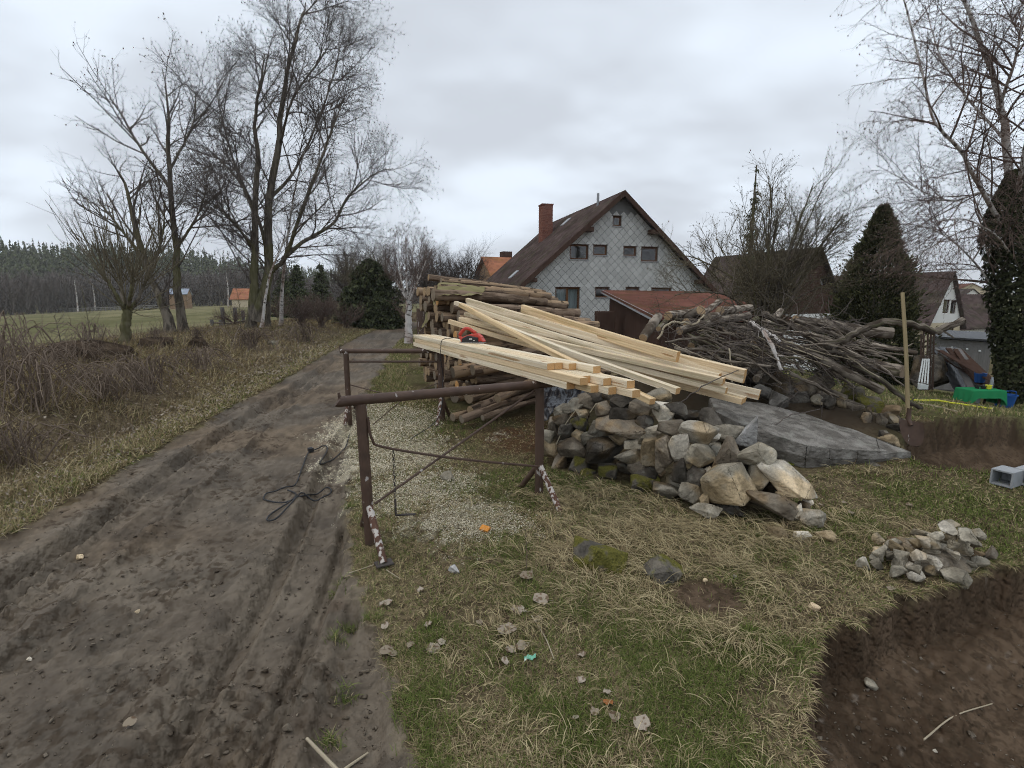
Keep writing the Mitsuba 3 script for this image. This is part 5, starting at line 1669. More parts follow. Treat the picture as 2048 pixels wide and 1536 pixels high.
part(saw, 'sole_plate', MB().box(sw(0.17, -0.01, 0.004), (0.28, 0.11, 0.006), np.column_stack([[sd[0], sd[1], 0], [sn[0], sn[1], 0], [0, 0, 1]])).mesh(), 'steel')
lw = MB()
Rm = np.column_stack([[sd[0], sd[1], 0], [sn[0], sn[1], 0], [0, 0, 1]])
lw.box(sw(0.165, -0.061, 0.045), (0.035, 0.002, 0.016), Rm)
lw.box(sw(0.205, -0.061, 0.030), (0.02, 0.002, 0.010), Rm)
part(saw, 'label_plate', lw.mesh(), 'label_white')
hpart(saw, 'front_guard', [sw(0.26, y, z) for y in (-.03, .03) for z in (0.045, 0.075)] + [sw(0.30, y, 0.02) for y in (-.03, .03)], 0.008, 'saw_red')
e = A0 + dA * 1.35
edge = np.array([e[0], e[1]])
cab = [sw(0.02, 0, 0.035), sw(-0.05, 0.0, 0.05), sw(-0.10, -0.02, 0.045)]
q = A0 + dA * 1.30 - sA * 0.02
cab += [[q[0], q[1], ztop + 0.012], [q[0] - 0.02, q[1] - 0.01, ztop - 0.10], [q[0] - 0.02, q[1] - 0.01, ztop - 0.24], [q[0] - 0.01, q[1] + 0.05, ztop - 0.45], [q[0] - 0.05, q[1] - 0.1, 0.25], [q[0] - 0.35, q[1] - 0.25, 0.03]]
part(saw, 'power_cord', tubes([(spline(cab, 48), np.full(48, 0.0045))], 6, cap=True)[:2], 'rubber_black', True)


def on_ground(pix_, n, lift):
    P = np.array([atz(u, v, 0) for u, v in pix_])
    P = spline(P, n)
    P[:, 2] = ground_z(P[:, 0], P[:, 1]) + lift
    return P


P = on_ground([(699, 868), (690, 890), (660, 912), (640, 930), (655, 900), (640, 893), (618, 897), (606, 925), (590, 962), (560, 972), (532, 976), (528, 988), (560, 996), (600, 992), (628, 970), (655, 962), (661, 970), (640, 982), (605, 985), (590, 1000), (555, 1027), (534, 1031), (540, 1020), (575, 1000), (592, 985), (575, 975)], 160, 0.012)
k = np.hanning(9)
P[:, 2] = np.convolve(np.pad(P[:, 2], 4, mode='edge'), k / k.sum(), mode='valid') + 0.004
solo('extension_cable', tubes([(P, np.full(160, 0.0065))], 6, cap=True)[:2], 'rubber_black', 'dark extension cable lying in loops on the muddy track', 'cable', smooth=True)
q = atz(621, 895)
solo('cable_plug', MB().box((q[0], q[1], gz(q[0], q[1]) + 0.03), (0.05, 0.06, 0.04), rotz(0.7)).mesh(), 'rubber_black', 'black plug joint lying on the cable at the edge of the sawdust', 'plug')
# ------------------------------------------------------------------ stones
RID = [0]


def rock_mesh(size, seed, sub=3, pts=15, rough=0.026):
    rng = np.random.default_rng(seed)
    p = rng.normal(size=(pts, 3))
    p /= np.abs(p).max(1, keepdims=True) ** 0.72 * np.linalg.norm(p, axis=1, keepdims=True) ** 0.28
    p *= rng.uniform(0.85, 1.0, (pts, 1))
    h = trimesh.convex.convex_hull(p)
    m = h
    el = 1.2 / (1.75 ** sub)
    for _ in range(6):
        if m.edges_unique_length.max() < el:
            break
        v, f = trimesh.remesh.subdivide_to_size(m.vertices, m.faces, el)
        m = trimesh.Trimesh(v, f)
    m.merge_vertices()
    trimesh.smoothing.filter_laplacian(m, iterations=1, lamb=0.5)
    v = np.array(m.vertices)
    n = v / np.linalg.norm(v, axis=1, keepdims=True)
    v = v + n * (rough * 2.2 * (meshkit.fbm(v * 1.9, 3, seed % 97) - 0.5) + rough * 1.6 * (meshkit.fbm(v * 7.0, 3, seed % 89) - 0.5))[:, None]
    ext = v.max(0) - v.min(0)
    v = (v - (v.max(0) + v.min(0)) / 2) / ext * np.asarray(size)
    return v, np.array(m.faces)


def rock(name, label, c, size, mat, seed, group=None, R=None, sub=3, cat='stone', rough=0.026, pts=15):
    RID[0] += 1
    v, f = rock_mesh(size, seed, sub, pts, rough)
    if R is not None:
        v = v @ np.asarray(R).T
    return solo(name, (v + np.asarray(c), f), mat, label, cat, group, smooth=32 if False else True, uv=np.full((len(v), 2), RID[0] + 0.5))


def view_rot(c, roll=0.0, pitch=0.15):
    """turns a stone so that its first axis lies across the line of sight, rolled by that many radians"""
    d = unit([c[0], c[1], 0])
    x = np.array([d[1], -d[0], 0])
    M = np.column_stack([x, d, [0, 0, 1.0]])
    cr, sr = math.cos(roll), math.sin(roll)
    return M @ np.array([[cr, 0, -sr], [0, 1, 0], [sr, 0, cr]]) @ np.array([[1, 0, 0], [0, math.cos(pitch), -math.sin(pitch)], [0, math.sin(pitch), math.cos(pitch)]])


bu = [1080, 1100, 1280, 1400, 1500, 1640]
bY = [atz(1080, 925)[1], atz(1100, 930)[1], atz(1280, 978)[1], atz(1400, 1032)[1], atz(1500, 1042)[1], atz(1640, 1050)[1]]


def heap_at(u, v, lean=0.55, back=0.0):
    Yb = np.interp(u, bu, bY)
    Y = Yb
    for _ in range(12):
        z = at(u, v, Y)[2]
        Y = Yb + lean * max(z, 0) + back
    return at(u, v, Y)


G1 = 'weathered stones in the dry stone heap'
LABG = 'weathered grey-brown stone packed into the front of the dry stone heap'
HEAP = [  # zoomed px of two crops -> u, v, w, h
    (1315, 165, 240, 170, 'stone_tan', 'squarish greenish grey block under the ends of the crossing beams', 0, .25), (1360, 330, 240, 190, 'stone_pale', 'pale wedge-shaped stone on top of the heap below the crossing beam', .1, .15),
    (1470, 490, 290, 150, 'stone_brown', 'flat-topped brown-grey block right of the pale wedge', -.05, 0), (1720, 530, 330, 250, 'stone_pale', 'large whitish angular stone on the crest of the heap', -.35, 0),
    (1530, 670, 190, 300, 'stone_pale', 'pale triangular stone below the large whitish stone', .2, -.03), (1260, 520, 130, 130, 'stone_pale', 'small pale round stone left of the flat-topped block', .5, -.04),
    (1170, 590, 120, 110, 'stone_tan', None, 0, 0), (960, 340, 260, 140, 'stone_dark', 'flat dark grey stone near the top of the left half of the heap', -.1, 0), (960, 460, 520, 190, 'stone_brown', 'long brown-grey stone across the upper middle of the heap', .05, 0),
    (935, 600, 230, 110, 'stone_grey', None, .05, 0), (1055, 665, 170, 100, 'stone_tan', None, -.1, -.04), (1010, 790, 270, 170, 'stone_grey', None, .25, -.03), (790, 750, 390, 290, 'stone_dark', 'largest dark stone in the left half of the heap', -.1, 0),
    (1390, 770, 200, 390, 'stone_brown', 'tall upright brown stone in the middle of the heap', 0, -.05), (1230, 700, 170, 300, 'stone_grey', None, 0, 0), (1750, 760, 270, 200, 'stone_tan', 'grey-tan block right under the large whitish stone', 0, 0),
    (1550, 940, 170, 270, 'stone_dark', None, 0, -.02), (610, 590, 170, 130, 'stone_grey', None, 0, 0), (490, 560, 120, 110, 'stone_grey', None, .2, -.02), (440, 700, 290, 210, 'stone_brown', None, -.3, 0), (530, 360, 120, 120, 'stone_tan', None, 0, -.02),
    (530, 450, 230, 140, 'stone_moss', None, -.4, 0), (720, 510, 190, 160, 'stone_grey', None, -.5, 0), (750, 300, 160, 150, 'stone_brown', None, .3, 0), (440, 260, 210, 120, 'stone_grey', None, 0, 0), (330, 310, 160, 110, 'stone_grey', None, 0, 0),
    (330, 390, 190, 140, 'stone_brown', None, 0, 0), (380, 520, 170, 190, 'stone_dark', None, .5, 0), (235, 470, 100, 170, 'stone_brown', None, 0, 0), (190, 570, 160, 130, 'stone_tan', None, 0, 0), (210, 690, 170, 160, 'stone_grey', None, 0, 0),
    (500, 870, 190, 170, 'stone_moss', None, 0, 0), (290, 850, 160, 210, 'stone_brown', None, 0, 0), (800, 925, 190, 130, 'stone_moss', None, 0, 0), (1100, 890, 190, 210, 'stone_brown', None, 0, 0), (1190, 965, 220, 120, 'stone_dark', None, 0, 0),
    (1180, 1065, 270, 190, 'stone_moss', None, 0, 0), (600, 985, 160, 120, 'stone_moss', None, 0, 0), (1400, 1130, 250, 160, 'stone_grey', None, 0, 0), (1650, 1150, 240, 170, 'stone_grey', None, 0, 0), (820, 130, 190, 150, 'stone_brown', None, 0, .1),
    (940, 195, 230, 160, 'stone_dark', None, 0, .05), (590, 210, 190, 150, 'stone_brown', None, 0, .1), (1130, 300, 220, 150, 'stone_brown', None, 0, .05), (1170, 440, 170, 150, 'stone_dark', None, 0, .03), (670, 150, 170, 140, 'stone_dark', None, 0, .1),
    (1700, 980, 190, 220, 'stone_dark', None, 0, .03), (1890, 590, 110, 90, 'stone_pale', None, 0, .05), (1975, 520, 120, 150, 'stone_dark', None, 0, .35), (1270, 270, 100, 90, 'stone_grey', None, 0, 0), (960, 890, 140, 110, 'stone_dark', None, 0, .04)]
TONE = dict(stone_grey='grey', stone_dark='dark', stone_tan='tan', stone_brown='brown', stone_moss='mossy', stone_pale='pale')


def by_neighbour(i, rows):
    """a label for an unnamed stone from its colour, its shape and the named stone next to it"""
    x, y, w, h, mat = rows[i][:5]
    near = sorted((math.hypot(x - q[0], y - q[1]), q) for q in rows if q[5] and q is not rows[i])[:1]
    q = near[0][1]
    dx, dy = x - q[0], y - q[1]
    side = ('right of' if dx > 0 else 'left of') if abs(dx) > 1.6 * abs(dy) else ('below' if dy > 0 else 'above') if abs(dy) > 1.6 * abs(dx) else ('lower right of' if dx > 0 else 'lower left of') if dy > 0 else ('upper right of' if dx > 0 else 'upper left of')
    form = 'flat' if w > 1.35 * h else 'upright' if h > 1.25 * w else 'blocky'
    size = 'small' if w * h < 17000 else 'mid-sized' if w * h < 33000 else 'large'
    what = ' '.join(q[5].split(' ')[:5])
    what = q[5]
    for cut in (' in the ', ' on the ', ' of the ', ' across ', ' near ', ' under ', ' below ', ' right of', ' left of', ' between '):
        what = what.split(cut)[0]
    what = ' '.join(what.split(' ')[:8])
    return f'{size} {TONE[mat]} {form} stone {side} the {what}'


for i, (x, y, w, h, mat, lab, roll, back) in enumerate(HEAP):
    u, v, w, h = 1060 + x / 5.12, 760 + y / 5.12, w / 5.12 * 1.12, h / 5.12 * 1.12
    c = heap_at(u, v, back=back)
    zc_ = c[1] * cP + (EYE - c[2]) * sP
    s = (w / 1024 * zc_, (w + h) / 2 / 1024 * zc_ * 1.05, h / 1024 * zc_)
    rock('heap_stone', lab or by_neighbour(i, HEAP), c, s, mat, 300 + 7 * i, G1, view_rot(c, roll), 3)
FRONT = [(460, 1060, 450, 380, 'stone_tan', 'largest tan boulder leaning at the right front of the heap', .55, -.08, 1), (815, 1020, 240, 300, 'stone_tan', 'tan block standing right of the largest tan boulder', -.15, -.02, 1),
         (1110, 1030, 640, 190, 'stone_pale', 'long pale slab-like stone sloping down to the right end of the heap', -.60, -.02, 1), (760, 770, 390, 190, 'stone_tan', 'rounded tan oblong stone bridging the right end of the heap', .18, -.05, 1),
         (460, 780, 290, 350, 'stone_brown', 'tan-brown block between the whitish stone and the oblong stone', .3, 0, 1), (695, 530, 280, 330, 'stone_granite', None, 0, .12, 0),
         (860, 1230, 590, 250, 'stone_brown', 'big dark brown stone lying at the foot of the right end of the heap', -.2, -.02, 1), (260, 1330, 310, 120, 'stone_tan', 'flat tan stone on the grass before the largest tan boulder', .15, -.12, 1),
         (1360, 1410, 220, 150, 'stone_pale', 'flat pale stone fallen at the far right foot of the heap', .1, -.08, 1), (1195, 1345, 100, 160, 'stone_pale', 'small pale pointed stone standing at the right foot of the heap', .1, -.05, 1),
         (1270, 1290, 110, 110, 'stone_brown', None, 0, 0, 1), (1060, 1185, 160, 90, 'stone_tan', None, -.5, -.05, 1), (520, 1310, 270, 130, 'stone_dark', None, 0, .04, 1), (250, 1215, 100, 120, 'stone_tan', None, 0, 0, 1), (1310, 1255, 100, 70, 'stone_pale', None, 0, 0, 1),
         (1390, 1510, 100, 70, 'stone_tan', None, 0, 0, 1), (300, 950, 110, 130, 'stone_pale', None, 0, 0, 1), (650, 880, 420, 330, 'stone_dark', None, 0, .2, 1), (360, 950, 380, 330, 'stone_dark', None, 0, .2, 1), (1000, 1150, 260, 200, 'stone_dark', None, 0, .15, 1)]
for i, (x, y, w, h, mat, lab, roll, back, std) in enumerate(FRONT):
    u, v, w, h = 1360 + x / 5.12, 760 + y / 5.12, w / 5.12 * 1.08, h / 5.12 * 1.08
    c = heap_at(u, v, back=back)
    zc_ = c[1] * cP + (EYE - c[2]) * sP
    if not std:                                           # the granite fin
        e = 1024 / zc_
        v2 = [(-150, 150), (20, -45), (75, -150), (85, -160), (80, 20), (90, 130), (60, 160), (-60, 160)]
        pts = []
        M = view_rot(c, 0, 0.1)
        for dx, dy in v2:
            for dd, k in ((-0.05, 1.0), (0.06, 0.9)):
                pts.append(c + M @ np.array([dx * k / 5.12 / e, dd, -dy * k / 5.12 / e]))
        hm = trimesh.convex.convex_hull(np.array(pts))
        vv, ff = trimesh.remesh.subdivide_to_size(hm.vertices, hm.faces, 0.02)
        hm = trimesh.Trimesh(vv, ff)
        hm.merge_vertices()
        trimesh.smoothing.filter_laplacian(hm, iterations=1)
        vv = hm.vertices + (meshkit.fbm(hm.vertices * 40, 3, 5)[:, None] - 0.5) * 0.008
        solo('heap_stone', (vv, hm.faces), 'stone_granite', 'pale granite fin standing up like a sail at the right end of the heap', 'stone', smooth=True, uv=np.full((len(vv), 2), 7.5))
        continue
    s = (w / 1024 * zc_, (w + h) / 2 / 1024 * zc_ * 0.9, h / 1024 * zc_)
    rock('heap_stone', lab or 'stone wedged at the right end of the dry stone heap', c, s, mat, 400 + i, None if lab else 'stones wedged at the right end of the heap', view_rot(c, roll), 3)
# stones deeper inside the heap, seen through its gaps
rgi = np.random.default_rng(17)
for i in range(46):
    u = rgi.uniform(1095, 1560)
    vt = np.interp(u, [1095, 1200, 1320, 1450, 1560], [850, 800, 800, 850, 940])
    vb = np.interp(u, bu, [915, 920, 965, 1010, 1020, 1030])
    c = heap_at(u, rgi.uniform(vt, vb), back=rgi.uniform(0.22, 0.5))
    c[2] = max(c[2], 0.05)
    rock('heap_stone', 'dark stone deep inside the heap seen through its gaps', c, rgi.uniform(0.14, 0.26, 3), ('stone_dark', 'stone_brown', 'stone_grey')[i % 3], 500 + i, 'stones inside the heap', rand_rot(rgi), 2)

# the great slab
def slab():
    top = [at(1418, 802, 5.9), at(1523, 804, 5.9), at(1563, 818, 5.8), at(1608, 824, 5.7), at(1690, 862, 5.32), at(1753, 878, 5.15), at(1824, 914, 4.93), at(1760, 901, 4.85), at(1716, 904, 4.74), at(1660, 900, 4.68), at(1615, 895, 4.66), at(1571, 876, 4.74), at(1510, 856, 4.85), at(1430, 834, 5.4)]
    top = np.array(top)
    # a plane through the top, small departures kept
    A = np.c_[top[:, :2], np.ones(len(top))]
    k = np.linalg.lstsq(A, top[:, 2], rcond=None)[0]
    top[:, 2] = 0.6 * (A @ k) + 0.4 * top[:, 2]
    bot = top.copy()
    cen = top.mean(0)
    bot[:, :2] = cen[:2] + (top[:, :2] - cen[:2]) * 0.88
    thick = np.array([.34, .30, .28, .26, .20, .17, .12, .16, .22, .24, .26, .27, .28, .34])
    bot[:, 2] -= thick
    mid = top.copy()
    mid[:, :2] = cen[:2] + (top[:, :2] - cen[:2]) * 1.01
    mid[:, 2] -= thick * 0.45
    h = trimesh.convex.convex_hull(np.vstack([top, mid, bot]))
    v, f = trimesh.remesh.subdivide_to_size(h.vertices, h.faces, 0.042)
    m = trimesh.Trimesh(v, f)
    m.merge_vertices()
    trimesh.smoothing.filter_laplacian(m, iterations=2)
    v = np.array(m.vertices)
    n = np.array(m.vertex_normals)
    fl = meshkit.fbm(np.c_[v[:, :2] * 0.9, v[:, 2] * 3], 2, 3) * 5
    lay = 0.012 * (np.floor(fl) + sm(0.80, 1.0, fl - np.floor(fl)) - 2.5)
    v = v + n * (lay + 0.018 * (meshkit.fbm(v * np.array([4, 4, 9]), 4, 4) - 0.5) + 0.025 * (meshkit.fbm(v * 1.7, 2, 6) - 0.5))[:, None]
    solo('stone_slab', (v, np.array(m.faces)), 'stone_slab', 'great flat grey slab lying behind the stone heap', 'slab', smooth=True, uv=np.full((len(v), 2), 11.5))


slab()
for (u, v, Y, w, h, mat, lab) in ((1526, 784, 6.3, 44, 36, 'stone_slab', 'rounded bluish grey boulder beside the beam ends'), (1558, 800, 6.15, 36, 42, 'stone_slab', 'second bluish grey boulder right of the rounded one'),
                                  (1580, 932, 4.95, 82, 40, 'stone_moss', 'mossy-topped stone propping the great slab'), (1700, 935, 4.9, 150, 26, 'stone_dark', 'dark stone under the front of the great slab'),
                                  (1440, 850, 5.7, 60, 50, 'stone_dark', 'dark block below the left end of the great slab'), (1395, 840, 5.9, 70, 40, 'stone_dark', 'dark stone in the gap left of the great slab'),
                                  (1480, 880, 5.3, 60, 60, 'stone_dark', 'dark stone behind the granite fin')):
    c = at(u, v, Y)
    k = (c[1] * cP + (EYE - c[2]) * sP) / 1024
    rock('boulder', lab, c, (w * k, (w + h) / 2 * k, h * k), mat, int(u), None, view_rot(c), 3, 'boulder')
def moss_pad(label, c, ax_, bx_, hz):
    s, t = np.meshgrid(np.linspace(0, 1, 14), np.linspace(0, 2 * np.pi, 37)[:-1], indexing='ij')
    x, y = s * np.cos(t), s * np.sin(t)
    e = 1 + 0.35 * (meshkit.fbm(np.stack([np.cos(t) * 1.5, np.sin(t) * 1.5, s * 0 + c[0]], -1), 3, 2) - 0.5)
    z = hz * (1 - s ** 2) + 0.02 * (meshkit.fbm(np.stack([x * 6, y * 6, s * 0], -1), 3, 3) - 0.3)
    V = np.stack([c[0] + x * ax_ * e, c[1] + y * bx_ * e, c[2] + z - 0.02 * s ** 4], -1).reshape(-1, 3)
    i, j = np.meshgrid(np.arange(13), np.arange(36), indexing='ij')
    f = np.stack([i * 36 + j, i * 36 + (j + 1) % 36, (i + 1) * 36 + (j + 1) % 36, (i + 1) * 36 + j], -1).reshape(-1, 4)
    rng = np.random.default_rng(int(c[0] * 1000) % 1000)
    m = MB().add(V, f[:, ::-1])
    ids = rng.integers(0, len(V), 2600)
    P = V[ids] + rng.normal(0, 0.006, (2600, 3))
    N = rng.normal(size=(2600, 3)) + [0, 0, 1.2]
    m.add(*leaf_cloud(rng, P, N / np.linalg.norm(N, axis=1, keepdims=True), 0.006)[:2])
    solo('moss_cushion', m.mesh(), 'moss_mat', label, 'moss', kind='stuff')


moss_pad('bright green moss cushion on the stone under the great slab', at(1578, 922, 4.88), 0.11, 0.09, 0.035)

# stones at the foot of the branch heap
G2 = 'brown stones under the branch heap'
RS = [(1220, 780, 120, 130, 'stone_moss'), (1340, 765, 180, 150, 'stone_brown'), (1090, 770, 180, 130, 'stone_dark'), (1470, 820, 170, 150, 'stone_brown'), (1620, 775, 160, 150, 'stone_moss'), (1650, 875, 110, 100, 'stone_brown'), (1725, 925, 130, 150, 'stone_brown'),
      (1695, 985, 190, 100, 'stone_grey'), (1805, 935, 90, 130, 'stone_brown'), (1450, 905, 120, 110, 'stone_tan'), (1545, 945, 130, 110, 'stone_brown'), (1390, 910, 70, 90, 'stone_pale'), (1280, 870, 160, 80, 'stone_dark'), (1750, 810, 130, 110, 'stone_brown'),
      (1340, 890, 120, 70, 'stone_dark'), (1880, 980, 150, 130, 'stone_brown'), (1830, 1010, 150, 100, 'stone_moss'), (1200, 650, 280, 170, 'stone_brown'), (840, 470, 330, 260, 'stone_dark'), (1500, 700, 140, 140, 'stone_moss'), (1560, 850, 120, 100, 'stone_dark'), (1000, 690, 150, 120, 'stone_dark')]
for i, (x, y, w, h, mat) in enumerate(RS):
    u, v, w, h = 1280 + x / 3.531, 590 + y / 3.531, w / 3.531 * 1.1, h / 3.531 * 1.1
    Y = np.interp(v, [700, 800, 860, 890], [7.0, 6.5, 5.9, 5.5]) if i not in (15, 16) else 5.6
    c = at(u, v, Y)
    k = (c[1] * cP + (EYE - c[2]) * sP) / 1024
    lab = {11: 'small pale stone behind the great slab', 17: 'broad brown boulder under the thin branches', 18: 'big dark boulder in the shadow under the branch heap', 4: 'mossy squared stone left of the shovel'}.get(i)
    rock('field_stone', lab or 'brown stone lying at the foot of the branch heap behind the slab', c, (w * k, (w + h) / 2 * k, h * k), mat, 600 + i, None if lab else G2, view_rot(c, rgi.normal(0, 0.2)), 3)

for i in range(26):
    t_ = rgi.random()
    u = 1590 + 230 * t_
    vr = np.interp(u, [1563, 1608, 1690, 1753, 1824], [818, 824, 862, 878, 912])
    v = rgi.uniform(max(vr - 62, 800), vr - 4)
    c = atz(u, v, 0.1)
    for _ in range(6):
        c = atz(u, v, gz(c[0], c[1]) + 0.05)
    rock('field_stone', 'small stone in the earth between the great slab and the branch heap', c, rgi.uniform([.10, .09, .07], [.24, .2, .16]), ('stone_brown', 'stone_dark', 'stone_grey', 'stone_tan')[i % 4], 660 + i, 'stones in the earth behind the slab', rand_rot(rgi), 2)

# the small pile of broken stones
pc = np.array([2.62, 2.88, 0.0])
rgs = np.random.default_rng(23)
pts = []
for lay, (hgt_, rmax, st) in enumerate(((0.02, 1.0, 0.088), (0.095, 0.76, 0.085), (0.165, 0.50, 0.08), (0.225, 0.26, 0.078))):
    for ix in range(-8, 9):
        for iy in range(-8, 9):
            dx, dy = (ix + 0.5 * (iy % 2)) * st * 1.15 + rgs.normal(0, .012), iy * st * 0.95 + rgs.normal(0, .012)
            e = math.hypot((dx + 0.25 * dy) / 0.47, dy / 0.30)
            x, y = pc[0] + dx, pc[1] + dy
            if e < rmax * rgs.uniform(.86, 1.1) and float(np.interp(x, P1x, P1y)) < y - 0.03:
                pts.append((x, y, hgt_ + (0.02 if lay else 0.0) * rgs.normal(), rgs.uniform(.062, .086)))
for i, (x, y, z, s) in enumerate(pts):
    br = x > 2.80 and y > 2.9
    c = np.array([x, y, gz(x, y) + z + 0.022])
    ex, ey = x - pc[0], y - pc[1]
    side = 'crown' if math.hypot(ex, ey) < .10 else ('back ' if ey > .05 else 'front ' if ey < -.05 else '') + ('left' if ex < -.06 else 'right' if ex > .06 else 'middle')
    rock('rubble_stone', f"{'brown earthy' if br else 'tan' if i % 4 else 'pale'} {'bigger' if s > .075 else 'smaller'} stone {'low' if z < .06 else 'halfway up' if z < .14 else 'high'} at the {side} of the rubble pile", c, s * rgs.uniform([1.05, .85, .6], [1.6, 1.25, 1.0]), 'stone_brown' if br else 'stone_tan' if i % 4 else 'stone_pale', 700 + i,
         'earthy stones of the rubble pile' if br else 'tan stones of the rubble pile', rotz(rgs.uniform(0, 6.28)) @ view_rot(c, rgs.normal(0, .4), rgs.normal(0, .3)), 2, pts=11, rough=0.03)
q = np.array([2.62, 2.92, 0])
rock('earth_mound', 'low mound of dark earth under the rubble pile', (q[0] + 0.05, q[1] + 0.03, 0.03), (0.62, 0.38, 0.16), 'stone_brown', 5, None, None, 3, 'earth', rough=0.08)

# scattered single stones
SING = [(1628, 1216, 20, 'stone_pale', 'pale fist-sized stone in the grass left of the pit corner'), (1556, 1072, 40, 'stone_tan', 'tan stone in the grass below the right end of the heap'), (1602, 1074, 26, 'stone_pale', 'small whitish stone beside the tan stone'),
        (1652, 1076, 30, 'stone_tan', 'brownish stone in the grass right of the whitish stone'), (898, 958, 26, 'stone_tan', 'round tan stone on the sawdusty grass under the rods of the near trestle'), (908, 1142, 20, 'stone_granite', 'small grey stone in the grass right of the trestle foot plate'),
        (160, 1107, 13, 'stone_pale', 'single pale pebble on the mud'), (275, 1225, 8, 'stone_pale', 'small pebble in the mud left of centre'), (60, 1318, 9, 'stone_pale', 'pale pebble at the left edge of the mud'), (1740, 1390, 22, 'stone_tan', 'tan stone on the pit floor'), (1410, 1160, 9, 'stone_pale', 'pebble on the molehill of bare earth'),
        (1470, 1152, 9, 'stone_tan', 'second pebble on the molehill of bare earth'), (1775, 1094, 14, 'stone_pale', 'small flat stone left of the rubble pile'), (1870, 1510, 8, 'stone_pale', 'tiny pale pebble on the pit floor'), (1958, 1218, 9, 'stone_tan', 'pebble stuck in the pit wall'),
        (575, 1457, 16, 'stone_brown', 'clod-like brown stone in the mud near the forked stick'), (1880, 1130, 40, 'stone_tan', 'tan stone fallen from the rubble pile to its lower edge'), (1825, 1145, 34, 'stone_pale', 'pale stone at the left foot of the rubble pile'), (1910, 1160, 44, 'stone_tan', 'pointed tan stone at the lower right of the rubble pile')]
for i, (u, v, w, mat, lab) in enumerate(SING):
    c = atz(u, v, 0.0)
    z = gz(c[0], c[1])
    c = atz(u, v, z + 0.01)
    k = (c[1] * cP + (EYE - c[2]) * sP) / 1024
    s = w * k
    rock('loose_stone', lab, [c[0], c[1], gz(c[0], c[1]) + 0.25 * s], (s * 1.15, s, 0.8 * s), mat, 800 + i, None, rotz(i), 2)
for (u, v, Y, w, h, mat, lab) in ((1200, 1105, 2.95, 104, 74, 'stone_moss', 'dark round boulder with yellow-green moss in the straw'), (1322, 1128, 2.82, 84, 62, 'stone_moss', 'half-buried mossy boulder right of the round mossy boulder'),
                                  (350, 710, 13.5, 44, 28, 'stone_tan', 'tan boulder on the bank below the leaning tree'), (108, 808, 8.2, 40, 26, 'stone_pale', 'pale flat boulder in the brambles on the left bank'), (545, 690, 17, 22, 18, 'stone_grey', 'greyish boulder on the bank below the tallest tree'),
                                  (138, 812, 8.0, 26, 14, 'stone_tan', 'smaller pale stone right of the flat boulder in the brambles')):
    c = at(u, v, Y)
    if v > 1000:
        c[2] = gz(c[0], c[1]) + (0.05 if u < 1300 else 0.015)
    k = (c[1] * cP + (EYE - c[2]) * sP) / 1024
    rock('mossy_boulder' if mat == 'stone_moss' else 'bank_boulder', lab, c, (w * k * 1.05, w * k, h * k), mat, int(u) + 3, None, view_rot(c), 4 if v > 1000 else 3, 'boulder')

# ------------------------------------------------------------------ the heap of branches and logs on the right
rh = np.random.default_rng(151)


def branch(label, pix_, r0, r1, mat='old_bark', group=None, n=14, sides=8, name='branch', cat='branch', stubs=0, cut=True):
    pts = [at(*p) for p in pix_]
    P = spline(pts, n)
    P[1:-1] += rh.normal(0, 0.006, (n - 2, 3))
    R = np.linspace(r0, r1, n) * (1 + 0.07 * rh.normal(size=n))
    i = next_id()
    lines = [(P, R)]
    v, f, u = tubes(lines, sides, ident=i, cap=True)
    m = MB().add(v, f, u)
    for _ in range(stubs):
        k = rh.integers(2, n - 2)
        d = unit(P[k + 1] - P[k])
        q = unit(d * 0.5 + perp(rh, d))
        m.add(*tubes([(np.array([P[k], P[k] + q * R[k] * 1.5, P[k] + q * (R[k] * 2 + rh.uniform(0.02, 0.10))]), np.array([R[k] * 0.4, R[k] * 0.35, R[k] * 0.22]))], 5, ident=i, cap=True))
    return solo(name, m.mesh(), mat, label, cat, group, smooth=38 if False else True, uv=m.uv())


for (pix_, r0, r1, lab, en) in ((((1317, 632, 6.5), (1286, 676, 6.0)), .060, .055, 'short dark log leaning against the left end of the branch heap', 1), (((1336, 632, 6.6), (1400, 622, 8.2)), .058, .05, 'log with a round grey end beside the leaning log', 1),
                                (((1347, 632, 6.75), (1415, 622, 8.3)), .050, .045, 'second round-ended log beside the leaning log', 1), (((1402, 621, 6.7), (1352, 646, 7.2)), .070, .06, 'thick log with dark end at the top left of the branch heap', 1),
                                (((1415, 634, 6.5), (1470, 628, 7.8)), .055, .05, 'log end facing the viewer below the thick top log', 1), (((1372, 644, 6.5), (1440, 640, 7.8)), .052, .05, 'dim log end left of centre in the branch heap', 1),
                                (((1440, 622, 6.9), (1500, 615, 8.0)), .058, .05, 'log end at the right of the top logs of the branch heap', 1), (((1400, 632, 6.9), (1440, 602, 7.6)), .045, .04, 'brown log slanting up behind the top logs of the branch heap', 1),
                                (((1359, 662, 6.15), (1420, 646, 6.4), (1498, 632, 6.7)), .052, .050, 'long scarred log lying across the top of the branch heap', 1),
                                (((1589, 644, 7.0), (1648, 650, 7.0), (1722, 661, 6.9), (1784, 667, 6.8)), .088, .072, 'thick broken mossy trunk behind the crooked bough', 1),
                                (((1699, 719, 6.9), (1807, 744, 6.3)), .085, .080, 'thick grey log pointing right near the shovel', 1), (((1565, 690, 6.2), (1631, 713, 6.0), (1684, 741, 5.85), (1763, 781, 5.75)), .050, .046, 'long peeling log slanting down to the right through the heap', 1)):
    log_thing('heap_log', lab, [at(*p) for p in pix_], r0, r1, rh, 'old_bark', n=10, sides=12)
